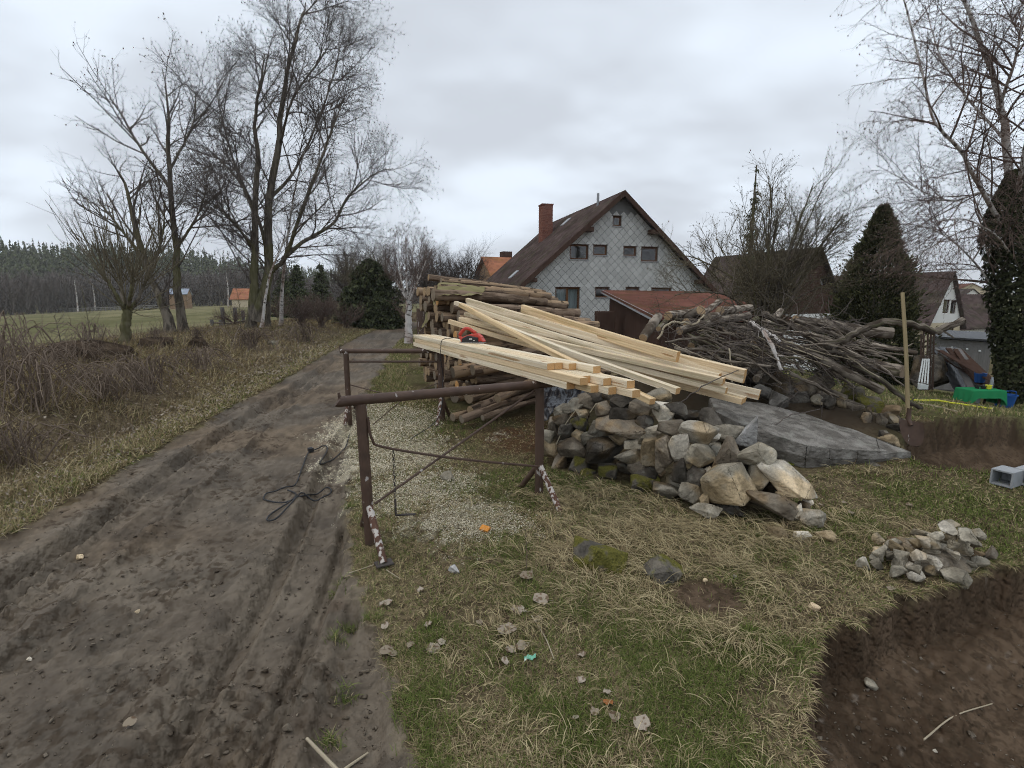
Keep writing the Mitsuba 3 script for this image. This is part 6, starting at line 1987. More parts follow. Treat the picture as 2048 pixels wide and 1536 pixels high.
for (pix_, r0, r1, lab, mat, st) in ((((1501, 644, 6.2), (1530, 662, 6.05), (1559, 684, 5.95)), .026, .022, 'white birch branch forking at the middle of the heap', 'birch_bark', 1),
                                     (((1526, 662, 6.0), (1545, 695, 5.85), (1563, 740, 5.75)), .027, .018, 'white birch branch hanging down at the middle of the heap', 'birch_bark', 1),
                                     (((1521, 627, 6.5), (1586, 652, 6.4), (1642, 686, 6.2), (1691, 721, 6.1)), .040, .034, 'rough grey branch curving down right of the birch branches', 'old_bark', 3),
                                     (((1640, 687, 6.0), (1682, 682, 5.9), (1710, 666, 5.8), (1744, 652, 5.7), (1776, 643, 5.65), (1807, 647, 5.6), (1844, 655, 5.6), (1870, 663, 5.6), (1888, 657, 5.6), (1925, 640, 5.6)), .040, .036, 'long crooked pale bough reaching out past the shovel', 'old_bark', 4),
                                     (((1713, 683, 6.7), (1835, 706, 6.3)), .032, .028, 'straight grey branch below the crooked bough', 'old_bark', 1), (((1702, 732, 6.0), (1761, 760, 5.9), (1812, 800, 5.8), (1843, 815, 5.8)), .035, .026, 'dark branch running down to the shovel', 'old_bark', 2),
                                     (((1580, 746, 5.8), (1620, 765, 5.75), (1676, 794, 5.7)), .022, .018, 'grey branch low in front of the branch heap', 'old_bark', 2), (((1315, 678, 5.9), (1331, 652, 5.9), (1359, 644, 5.95), (1388, 648, 6.0), (1408, 630, 6.1)), .013, .010, 'thin pale S-shaped branch at the left of the heap', 'bare_stick', 1),
                                     (((1458, 697, 5.8), (1462, 730, 5.75), (1464, 765, 5.7)), .009, .006, 'thin pale stick hanging down left of the middle of the heap', 'bare_stick', 1), (((1330, 685, 6.0), (1390, 676, 6.0), (1425, 680, 6.0), (1430, 672, 6.0)), .016, .012, 'curved grey branch behind the deep beam', 'old_bark', 1),
                                     (((1350, 812, 4.75), (1420, 765, 4.75), (1490, 735, 5.0)), .006, .004, 'thin dark twig lying over the beam ends', 'twig_dark', 0), (((1530, 870, 5.0), (1580, 832, 5.3), (1640, 818, 5.6)), .006, .004, 'thin dark twig lying across the great slab', 'twig_dark', 0),
                                     (((1412, 730, 5.9), (1450, 690, 5.9), (1520, 692, 5.9), (1590, 715, 5.9), (1650, 745, 5.9)), .006, .004, 'thin arched twig sprung over the dark hollow of the heap', 'twig_dark', 0)):
    branch(lab, pix_, r0, r1, mat, stubs=st, n=max(14, 4 * len(pix_)))
for k in range(26):                                       # log ends in the shadow at the left
    u, v = rh.uniform(1290, 1560), rh.uniform(652, 760)
    Y = 6.3 + rh.uniform(0, 0.5) + (760 - v) * 0.006
    a = at(u, v, Y)
    log_thing('heap_log', 'dim log end in the shaded left half of the branch heap', [a, a + np.array([rh.uniform(0.2, 0.8), rh.uniform(0.7, 1.1), rh.uniform(-.1, .25)])], rh.uniform(.04, .065), .045, rh, 'old_bark', 'shaded log ends of the branch heap', n=5, sides=10)
for k in range(120):
    s = rh.random()
    u0, v0 = rh.uniform(1330, 1600), rh.uniform(632, 700)
    u0 = u0 if s < 0.6 else rh.uniform(1480, 1680)
    Lx, Ly = rh.uniform(60, 200), rh.uniform(5, 75) + 20 * s
    u1, v1 = u0 + Lx, min(v0 + Ly, 812)
    Y0 = 6.5 - (v0 - 640) * 0.004 + rh.uniform(-.25, .35)
    Y1 = Y0 - rh.uniform(0.0, 0.55)
    um, vm = (u0 + u1) / 2 + rh.normal(0, 8), (v0 + v1) / 2 + rh.normal(0, 9)
    r = rh.choice([.006, .009, .013, .020, .028], p=[.3, .28, .2, .14, .08])
    mat_ = ('old_bark', 'old_bark', 'twig_dark', 'bare_stick')[k % 4] if r < .012 else 'old_bark'
    where = ('far left' if um < 1440 else 'left' if um < 1520 else 'middle' if um < 1600 else 'right' if um < 1680 else 'far right')
    branch(f"{'thick' if r > .024 else 'medium' if r > .016 else 'slim' if r > .01 else 'thin' if r > .007 else 'very thin'} {dict(old_bark='grey', twig_dark='dark', bare_stick='pale')[mat_]} branch in the {'upper' if vm < 675 else 'middle' if vm < 715 else 'lower'} {where} part of the branch heap", ((u0, v0, Y0), (um, vm, (Y0 + Y1) / 2 - .05), (u1, v1, Y1)), r, r * 0.55, mat_, 'tangled branches of the heap', n=9, sides=6, stubs=int(rh.integers(0, 3)))
m = MB()
lines = []
for k in range(420):
    u0, v0 = rh.uniform(1330, 1720), rh.uniform(625, 790)
    if v0 > 640 + (u0 - 1330) * 0.45 + 60:
        continue
    p = at(u0, v0, rh.uniform(5.75, 6.7))
    d = unit([rh.normal(0.4, .6), rh.normal(-.2, .4), rh.normal(-0.1, .6)])
    P, R = limb(rh, p, d, rh.uniform(0.15, 0.6), .0042, .002, 5, .25, -0.02)
    lines.append((P, R))
m.add(*tubes(lines, 4))
solo('brushwood', m.mesh(), 'twig_dark', 'fine dead brushwood sticking out all over the branch heap', 'brushwood', smooth=True, kind='stuff', uv=m.uv())

# shovel
sv = thing('shovel', 'shovel standing upright in the stones with its long pale handle', 'shovel')
s0_, s1_ = at(1816, 838, 5.35), at(1805, 585, 5.55)
v, f, u = tubes([(spline([s0_, (s0_ + s1_) / 2 + [0.01, 0, 0], s1_], 14), np.linspace(0.021, 0.0175, 14))], 12, cap=True, ident=3)
part(sv, 'handle', (v, f), 'handle_wood', True, u)
b0 = at(1822, 842, 5.3)
s, t = np.meshgrid(np.linspace(-1, 1, 11), np.linspace(0, 1, 13), indexing='ij')
wd = 0.115 * np.where(t < 0.25, 1.0, np.sqrt(np.maximum(0.0, 1 - ((t - 0.25) / 0.76) ** 2)) ** 0.8 * 0.98 + 0.02)
X = np.array([0.92, -0.3, -0.10])
D = unit([0.14, -0.10, -0.9])
N = np.cross(X, D)
V = b0 + (s * wd)[..., None] * X + (t * 0.27)[..., None] * D + (0.03 * (1 - s ** 2) * (1 - t))[..., None] * unit(N)
V = V.reshape(-1, 3)
i, j = np.meshgrid(np.arange(10), np.arange(12), indexing='ij')
f = np.stack([i * 13 + j, (i + 1) * 13 + j, (i + 1) * 13 + j + 1, i * 13 + j + 1], -1).reshape(-1, 4)
part(sv, 'blade', (np.vstack([V, V + unit(N) * 0.003]), np.vstack([f, f[:, ::-1] + len(V)])), 'rust_pipe', True)
part(sv, 'socket', tubes([(np.array([s0_ + [0, 0, 0.12], s0_, b0 + D * 0.05]), np.array([0.022, 0.024, 0.016]))], 10)[:2], 'rust_pipe', True)
# ------------------------------------------------------------------ garden things on the right
def gpt(u, v, Y):
    p = at(u, v, Y)
    return np.array([p[0], p[1], gz(p[0], p[1])])


tb = gpt(1958, 800, 10.6)
tz = at(1958, 778, 10.6)[2]
tbl = thing('garden_table', 'small table under a bright green cloth on the lawn', 'table')
part(tbl, 'table_top', MB().box((tb[0], tb[1], tz - 0.02), (0.64, 0.42, 0.03)).mesh(), 'timber_dark')
for sx in (-1, 1):
    for sy in (-1, 1):
        zb0 = gz(tb[0] + sx * .27, tb[1] + sy * .16)
        part(tbl, 'leg', MB().box((tb[0] + sx * 0.27, tb[1] + sy * 0.16, (zb0 + tz) / 2 - 0.03), (0.03, 0.03, tz - zb0)).mesh(), 'timber_dark')
rc = np.random.default_rng(3)
n, mth = 64, 9
per = []
for k in range(n):
    a = 2 * np.pi * k / n
    c_, s_ = math.cos(a), math.sin(a)
    q = max(abs(c_), abs(s_))
    per.append((c_ / q * 0.335, s_ / q * 0.225))
per = np.array(per)
rows = [np.column_stack([per * 0.0, np.full(n, tz + 0.004)]), np.column_stack([per * 0.5, np.full(n, tz + 0.005)]), np.column_stack([per * 0.985, np.full(n, tz + 0.004)])]
hang = 0.16 + 0.15 * np.exp(-((np.abs(per[:, 0]) - 0.335) / 0.06) ** 2)
for t_ in (0.05, 0.3, 0.6, 1.0):
    rows.append(np.column_stack([per * (1.01 + 0.05 * t_ + 0.045 * t_ * np.sin(np.arange(n) * 1.15)[:, None]), tz - hang * t_]))
V = np.vstack(rows) + [tb[0], tb[1], 0]
F = []
for r_ in range(len(rows) - 1):
    j = np.arange(n)
    F.append(np.stack([r_ * n + j, (r_ + 1) * n + j, (r_ + 1) * n + (j + 1) % n, r_ * n + (j + 1) % n], 1))
solo('green_tablecloth', (V, np.vstack(F)), 'cloth_green', 'bright green cloth hanging over the small garden table', 'tablecloth', smooth=True)


def lathe(prof, c, sides=16):
    prof = np.asarray(prof, float)
    a = np.arange(sides) * 2 * np.pi / sides
    V = np.stack([prof[:, :1] * np.cos(a), prof[:, :1] * np.sin(a), np.broadcast_to(prof[:, 1:], (len(prof), sides))], -1).reshape(-1, 3) + c
    i, j = np.meshgrid(np.arange(len(prof) - 1), np.arange(sides), indexing='ij')
    return V, np.stack([i * sides + j, i * sides + (j + 1) % sides, (i + 1) * sides + (j + 1) % sides, (i + 1) * sides + j], -1).reshape(-1, 4)


on = lambda dx, dy: np.array([tb[0] + dx, tb[1] + dy, tz + 0.008])
solo('dark_pot', lathe([(0, 0), (.035, 0), (.045, .075), (.04, .075), (.033, .01), (0, .01)], on(-.06, .02)), 'rubber_black', 'small dark pot at the left on the green table', 'pot', smooth=40)
solo('dark_pot', lathe([(0, 0), (.04, 0), (.05, .06), (.045, .06), (.036, .01), (0, .01)], on(.05, .0)), 'rubber_black', 'wider dark pot in the middle of the green table', 'pot', smooth=40)
solo('yellow_tub', lathe([(0, 0), (.05, 0), (.055, .07), (.06, .07), (.06, .08), (0, .085)], on(.14, -.02)), 'plastic_yellow', 'yellow tub on the green table', 'tub', smooth=40)
solo('tall_flask', lathe([(0, 0), (.032, 0), (.032, .17), (.02, .2), (.02, .24), (0, .24)], on(.24, .03)), 'alloy', 'tall grey flask at the right end of the green table', 'flask', smooth=40)
for i, u in enumerate((1940, 1953)):
    g = gpt(u, 800, 10.8)
    solo('white_canister', lathe([(0, 0), (.06, 0), (.065, .02), (.065, .15), (.03, .18), (.03, .2), (0, .2)], g), 'plastic_white', ('white canister under the left half of the green table', 'white canister under the middle of the green table')[i], 'canister', smooth=40)
g = gpt(2010, 795, 10.8)
bt = thing('blue_tub', 'blue plastic tub with handles right of the green table', 'tub')
part(bt, 'body', lathe([(0, .01), (.14, 0), (.19, .26), (.21, .27), (.21, .285), (.18, .28), (.13, .02), (0, .02)], g, 20), 'plastic_blue', 40)
part(bt, 'handle', tubes([(spline([g + [-.18, -.05, .27], g + [-.12, -.08, .36], g + [.12, -.08, .36], g + [.18, -.05, .27]], 16), np.full(16, .012))], 6, cap=True)[:2], 'plastic_blue', True)
g = at(1960, 757, 13)
solo('blue_bucket', lathe([(0, 0), (.1, 0), (.13, .24), (.12, .24), (.09, .02), (0, .02)], [g[0], g[1], g[2] - .1]), 'plastic_blue', 'blue bucket on the collapsed boards behind the table', 'bucket', smooth=40)
P = np.array([atz(u, v, -0.25) for u, v in ((1820, 815), (1850, 810), (1880, 807), (1930, 810), (1985, 812))])
P = spline(P, 40)
P[:, 2] = ground_z(P[:, 0], P[:, 1]) + 0.03
solo('yellow_hose', tubes([(P, np.full(40, 0.016))], 8, cap=True)[:2], 'plastic_yellow', 'yellow hose lying on the lawn right of the shovel', 'hose', smooth=True)
P = spline(np.array([atz(u, v, -0.1) for u, v in ((1838, 814), (1875, 822), (1912, 836))]), 16)
P[:, 2] = ground_z(P[:, 0], P[:, 1]) + 0.03
v, f, u_ = tubes([(P, np.linspace(.013, .009, 16))], 6, cap=True)
solo('stick', (v, f), 'bare_stick', 'pale stick lying on the lawn below the yellow hose', 'stick', smooth=True, uv=u_)
# white metal frame leaning
wf = thing('ladder_frame', 'pale metal ladder-like frame leaning behind the shovel', 'ladder')
g = gpt(1845, 775, 11.5)
for k, (du, dv) in enumerate(((-9, 0), (-4, 0), (1, 0), (6, 0))):
    a, b = at(1837 + k * 6, 768, 11.5), at(1846 + k * 4, 718, 11.9)
    part(wf, 'rail', tubes([(np.array([a, b]), np.array([.016, .016]))], 6, cap=True)[:2], 'plastic_white', label=None)
c = at(1846, 773, 11.45)
part(wf, 'foot_box', MB().box(c, (0.20, 0.06, 0.12)).mesh(), 'plastic_white')
for k in range(4):
    pass
for k, (u, v0, v1, Y) in enumerate(((1843, 668, 780, 13), (1848, 662, 780, 13.1), (1856, 668, 780, 13), (1862, 664, 780, 13.2), (1868, 670, 780, 13.1))):
    a, b = at(u - 3, v1, Y), at(u, v0, Y + .2)
    solo('rusty_pole', tubes([(np.array([a, b]), np.array([.025, .022]))], 7, cap=True)[:2], 'rust_pipe', ('rusty pole at the left of the bundle behind the ladder frame', 'second rusty pole of the bundle behind the ladder frame', 'middle rusty pole of the bundle behind the ladder frame', 'fourth rusty pole of the bundle behind the ladder frame', 'rightmost rusty pole of the bundle behind the ladder frame')[k], 'pole', 'rusty poles leaning in a bundle', smooth=40)
c = at(1890, 738, 14)
rock('covered_heap', 'grey rounded covered heap left of the collapsed boards', (c[0], c[1] + .3, c[2] - .15), (0.85, 0.8, 1.05), 'stone_dark', 77, None, None, 3, 'heap', rough=0.02)
rl = np.random.default_rng(61)
for k in range(17):
    a = at(1868 + rl.uniform(0, 50), 697 + rl.uniform(-3, 12), 14.6 + rl.uniform(-.4, .5))
    b = at(1938 + rl.uniform(0, 62), 765 + rl.uniform(0, 30), 13.0 + rl.uniform(-.4, .5))
    d = unit(b - a)
    s_ = unit(np.cross(d, [0, 0, 1]))
    nn_ = np.cross(s_, d)
    R = np.column_stack([d, s_, nn_])
    solo('loose_board', MB().box((a + b) / 2, (np.linalg.norm(b - a), rl.uniform(.08, .16), .025), R).mesh(), ('timber_dark', 'board_grey', 'timber_dark')[k % 3], 'dark weathered board in the collapsed lean-to behind the green table', 'board', 'boards of the collapsed lean-to')
g = at(1925, 722, 15.5)
solo('black_sheet', sheet(at(1866, 695, 14.9), at(1912, 694, 15.6), at(1975, 790, 13.8), at(1920, 795, 13.3), 24, 24, .1, 4, 13), 'rubber_black', 'black roofing sheet under the collapsed boards', 'roofing sheet', smooth=True)
# grey hollow blocks by the pit
for i, (u0, lab) in enumerate(((2006, 'grey hollow concrete block at the edge of the far pit'), (2052, 'second grey hollow block cut by the right edge of the frame'))):
    c = atz(u0, 972, 0.0)
    R = rotz(0.45)
    L_, Wd, Hh, th = 0.20, 0.15, 0.135, 0.012
    m = MB()
    for o, s_ in (((0, 0, Hh / 2 - th / 2), (L_, Wd, th)), ((0, 0, -Hh / 2 + th / 2), (L_, Wd, th)), ((0, Wd / 2 - th / 2, 0), (L_, th, Hh - 2 * th)), ((0, -Wd / 2 + th / 2, 0), (L_, th, Hh - 2 * th)), ((L_ / 2 - th / 2, 0, 0), (th, Wd - 2 * th, Hh - 2 * th))):
        m.box(np.array([c[0] + .02, c[1], gz(c[0], c[1]) + Hh / 2 + .01]) + R @ np.array(o), s_, R)
    solo('hollow_block', m.mesh(), 'concrete', lab, 'block', 'grey blocks by the pit')

# ------------------------------------------------------------------ grass, straw, brambles
def blades(P, Hd, L, W, kind, rng, bend, seg=3):
    """P n x 3 roots, Hd headings, L lengths, W widths, kind 0 green 1 straw 2 brown; bend 0 upright .. 1 lying"""
    n = len(P)
    h = np.stack([np.cos(Hd), np.sin(Hd), np.zeros(n)], 1)
    s = np.stack([-np.sin(Hd), np.cos(Hd), np.zeros(n)], 1)
    tw = rng.normal(0, .5, n)
    s = s * np.cos(tw)[:, None] + np.array([0, 0, 1.0]) * np.sin(tw)[:, None]
    t = np.linspace(0, 1, seg + 1)
    ang0 = bend * 0.75
    V = []
    p = P.copy()
    for k in range(seg + 1):
        w = W * (1 - t[k] ** 1.6) * 0.5 + 0.0004
        V += [p - s * w[:, None], p + s * w[:, None]] if k < seg else [p]
        a = np.clip(ang0 + bend * t[k] * 1.1, 0, 1.85)
        p = p + (h * np.sin(a)[:, None] + np.array([0, 0, 1.0]) * np.cos(a)[:, None]) * (L / seg)[:, None]
    V = np.stack(V, 1)
    m = V.shape[1]
    f = []
    for k in range(seg - 1):
        a = 2 * k
        f += [[a, a + 1, a + 3], [a, a + 3, a + 2]]
    f.append([2 * (seg - 1), 2 * (seg - 1) + 1, 2 * seg])
    F = (np.array(f)[None] + (np.arange(n) * m)[:, None, None]).reshape(-1, 3)
    ids = rng.integers(0, 90000, n) + 0.5
    uv = np.stack([np.repeat(ids, m), np.repeat(2.0 * kind + 0.5, m)], 1)
    return V.reshape(-1, 3), F, uv


gr = np.random.default_rng(171)


def scatter(n, rmin, rmax, amin, amax, k=1.0):
    """polar scatter, denser near the viewer's side of the plot"""
    u = gr.random(n)
    r = (rmin ** (1 - k) + u * (rmax ** (1 - k) - rmin ** (1 - k))) ** (1 / (1 - k)) if k != 1 else rmin * (rmax / rmin) ** u
    a = np.radians(gr.uniform(amin, amax, n))
    return r * np.sin(a), r * np.cos(a)


def heap_mask(x, y):
    """where stones, slab and pits keep the grass away"""
    p = np.maximum(np.where(x > 0.55, pit1(x, y), -9), pit2(x, y))
    u0 = np.array([atz(u, v)[:2] for u, v in ((1095, 935), (1280, 985), (1400, 1020), (1520, 1030), (1590, 965), (1660, 938), (1820, 930), (1830, 870), (1500, 690), (1100, 760))])
    from shapely import contains_xy
    return (p < 0.0) & ~contains_xy(Polygon(u0), x, y)


def meadow():
    x, y = scatter(560000, 1.25, 14, -30, 58, 1.0)
    ir = in_road(x, y)
    hole = np.exp(-(((x - 1.08) / 0.20) ** 2 + ((y - 2.62) / 0.17) ** 2) ** 2)
    dens = sm(0.05, -0.10, ir) * heap_mask(x, y) * (1 - 0.97 * np.clip(hole * 1.3, 0, 1))
    pile = (x > -0.75 - 0.44 * (y - 7)) & (y > 6.8)
    dens = dens * ~(pile & (y < 11)) * sm(14, 11, y)
    needles = np.exp(-((x - 0.15) / 0.7) ** 2 - ((y - 6.0) / 1.0) ** 2)
    dens = dens * (1 - 0.95 * np.clip(needles * 1.3, 0, 1))
    patch = nz(x, y, 2.3, 4, 91)
    dens = dens * (0.35 + 0.65 * sm(0.34, 0.48, patch)) * (1 - 0.45 * sawdust(x, y))
    bare = sm(0.62, 0.70, nz(x, y, 3.4, 3, 92))
    dens = dens * (1 - 0.9 * bare)
    keep = gr.random(len(x)) < dens
    x, y = x[keep], y[keep]
    n = len(x)
    g = nz(x, y, 1.5, 4, 93)
    green = sm(0.43, 0.58, g + 0.10 * sm(0.8, 1.6, x) * sm(3.2, 1.6, y) + 0.10 * sm(2.2, 3.2, x) + 0.06 * sm(2.0, 1.2, y) - 0.16 * np.exp(-((x - 0.9) / .8) ** 2 - ((y - 3.0) / .6) ** 2) + 0.16 * np.exp(-((x - 0.72) / .38) ** 2 - ((y - 1.75) / .40) ** 2) + 0.12 * np.exp(-((x - 2.9) / .9) ** 2 - ((y - 4.0) / .5) ** 2))
    kind = np.where(gr.random(n) < 0.30 + 0.60 * green, 0, np.where(gr.random(n) < 0.55, 1, 2))
    r = np.hypot(x, y)
    P = np.stack([x, y, ground_z(x, y) - 0.004], 1)
    swirl = 2 * np.pi * nz(x, y, 0.8, 2, 94) * 2.0
    Hd = np.where(kind == 0, gr.uniform(0, 2 * np.pi, n), swirl + gr.normal(0, 1.5, n))
    L = np.where(kind == 0, gr.uniform(0.018, 0.06, n), gr.uniform(0.018, 0.065, n)) * (0.7 + 0.7 * nz(x, y, 3, 2, 95))
    W = np.where(kind == 0, gr.uniform(.0014, .0028, n), gr.uniform(.0010, .0022, n)) * np.clip(r / 2.8, 0.8, 2.4)
    bend = np.where(kind == 0, gr.uniform(.3, 1.3, n), gr.uniform(0.95, 1.75, n))
    v, f, uv = blades(P, Hd, L, W, kind, gr, bend, 2)
    # thatch: short dead fragments lying flat under the blades
    x, y = scatter(330000, 1.25, 12, -28, 58, 1.0)
    ok = (in_road(x, y) < -0.02) & heap_mask(x, y) & ~((x > -0.75 - 0.44 * (y - 7)) & (y > 6.8) & (y < 11)) & (gr.random(len(x)) < 0.30 + 0.5 * sm(.35, .55, nz(x, y, 2.6, 3, 88))) & (((x - 1.08) / 0.20) ** 2 + ((y - 2.62) / 0.17) ** 2 > 1)
    x, y = x[ok], y[ok]
    n = len(x)
    r = np.hypot(x, y)
    P = np.stack([x, y, ground_z(x, y) + gr.uniform(0, .006, n)], 1)
    v2, f2, uv2 = blades(P, gr.uniform(0, 6.28, n), gr.uniform(.012, .045, n), gr.uniform(.002, .0042, n) * np.clip(r / 2.8, .8, 2.4), gr.choice([0, 1, 2], n, p=[.16, .44, .40]), gr, gr.uniform(1.3, 2.0, n), 1)
    f, v, uv = np.vstack([f, f2 + len(v)]), np.vstack([v, v2]), np.vstack([uv, uv2])
    # the strip between the track and the log pile
    n = 26000
    y = gr.uniform(6.5, 22, n)
    x = roadR(y) + gr.uniform(0, 1, n) * np.clip(-0.85 - 0.44 * (y - 7) - roadR(y), 0.6, 3)
    ok = (in_road(x, y) < -0.02) & (gr.random(n) < 1 - .6 * sawdust(x, y))
    x, y = x[ok], y[ok]
    n = len(x)
    v2, f2, uv2 = blades(np.stack([x, y, ground_z(x, y) - .004], 1), gr.uniform(0, 6.28, n), gr.uniform(.03, .11, n), gr.uniform(.004, .008, n) * y / 9, gr.choice([0, 1, 2], n, p=[.45, .35, .2]), gr, gr.uniform(.4, 1.6, n), 2)
    f, v, uv = np.vstack([f, f2 + len(v)]), np.vstack([v, v2]), np.vstack([uv, uv2])
    solo('meadow_grass', (v, f), 'blade', 'short mixed green and dead grass over the ground right of the track', 'grass', uv=uv, kind='stuff')
    # matted straw: long dead blades lying in swathes
    C = [(1.0, 2.95, .75, .5, 3600, 2.6), (0.75, 2.45, .45, .28, 800, 2.9), (1.25, 3.35, .7, .25, 2200, 3.0), (0.55, 4.05, .6, .4, 900, 3.4), (1.05, 2.15, .35, .25, 450, 2.2), (0.2, 1.55, .5, .2, 260, 0.5), (-0.05, 2.2, .5, .4, 300, 2.7), (1.4, 2.25, .3, .3, 350, 4.0),
         (1.0, 1.45, .35, .25, 250, 5.2), (2.3, 3.4, .6, .3, 500, 2.4), (0.25, 3.0, .4, .4, 350, 3.0), (3.0, 4.6, .7, .25, 500, 3.2), (-0.2, 1.75, .3, .35, 200, 1.0), (4.3, 5.6, .4, .4, 500, 3.5), (1.7, 2.9, .4, .25, 300, 2.7), (0.5, 1.9, .7, .5, 350, 3.5), (0.8, 3.9, .9, .3, 900, 3.1)]
    XS, YS, HS, LS = [], [], [], []
    for cx, cy, sx, sy, k, h in C:
        nt = max(10, k // 9)
        tx, ty = cx + gr.normal(0, sx * .6, nt), cy + gr.normal(0, sy * .6, nt)
        th = h + gr.normal(0, 0.9, nt)
        w = gr.integers(0, nt, k)
        XS.append(tx[w] + gr.normal(0, .018, k))
        YS.append(ty[w] + gr.normal(0, .018, k))
        HS.append(th[w] + gr.normal(0, .5, k))
        LS.append(gr.uniform(.05, .17, k))
    x, y, hd, L = map(np.concatenate, (XS, YS, HS, LS))
    ok = heap_mask(x, y) & (in_road(x, y) < -0.05) & (((x - 1.08) / 0.22) ** 2 + ((y - 2.62) / 0.19) ** 2 > 1)
    L = L * np.clip(y / 2.7, .55, 1.1)
    x, y, hd, L = x[ok], y[ok], hd[ok], L[ok]
    n = len(x)
    P = np.stack([x, y, ground_z(x, y) + gr.uniform(0, .03, n)], 1)
    kind = np.where(gr.random(n) < .78, 1, 2)
    v, f, uv = blades(P, hd, L, gr.uniform(.0012, .0027, n) * np.clip(np.hypot(x, y) / 2.8, .9, 1.8), kind, gr, gr.uniform(1.0, 1.5, n), 5)
    solo('matted_straw', (v, f), 'blade', 'long dead straw lying matted in swathes between the stones and the pit', 'grass', uv=uv, kind='stuff')
    # grass overhanging the pit edges
    t = gr.random(2600)
    xe = 1.0 + 3.2 * t
    ye = np.interp(xe, P1x, P1y)
    s_ = np.linspace(0, 1, 6000)
    ok = np.abs(pit1(xe, ye)) < 1
    lo, hi = np.full(2600, -0.25), np.full(2600, 0.25)
    for _ in range(14):
        mid_ = (lo + hi) / 2
        q = pit1(xe, ye + mid_) > 0
        lo, hi = np.where(q, mid_, lo), np.where(q, hi, mid_)
    ye = ye + hi + gr.uniform(0.0, .05, 2600)
    P = np.stack([xe, ye, ground_z(xe, ye)], 1)
    v, f, uv = blades(P, np.radians(gr.normal(-75, 45, 2600)) * 1.0, gr.uniform(.03, .085, 2600), gr.uniform(.0012, .003, 2600), gr.choice([0, 1, 2], 2600, p=[.25, .5, .25]), gr, gr.uniform(.9, 1.7, 2600), 4)
    solo('edge_grass', (v, f), 'blade', 'tufted dead grass and rootlets hanging over the edge of the near pit', 'grass', uv=uv, kind='stuff')
    # the lawn and the far grass on the right
    x, y = scatter(42000, 5.0, 22, 18, 50, 1.0)
    keep = heap_mask(x, y) & (x > 3.2) & (gr.random(len(x)) < 0.25 + 0.75 * sm(.38, .55, nz(x, y, 1.3, 3, 96)))
    mound = np.exp(-((x - 2.9) / 1.9) ** 2 - ((y - 7.4) / 1.3) ** 2)
    keep &= gr.random(len(x)) > mound * 1.5
    x, y = x[keep], y[keep]
    n = len(x)
    r = np.hypot(x, y)
    P = np.stack([x, y, ground_z(x, y) - .004], 1)
    kind = np.where(gr.random(n) < .55, 0, np.where(gr.random(n) < .7, 1, 2))
    v, f, uv = blades(P, gr.uniform(0, 6.28, n), gr.uniform(.04, .12, n), gr.uniform(.004, .009, n) * r / 8, kind, gr, gr.uniform(.3, 1.3, n), 2)
    solo('lawn_grass', (v, f), 'blade', 'grass of the garden lawn around the green table', 'grass', uv=uv, kind='stuff')


meadow()


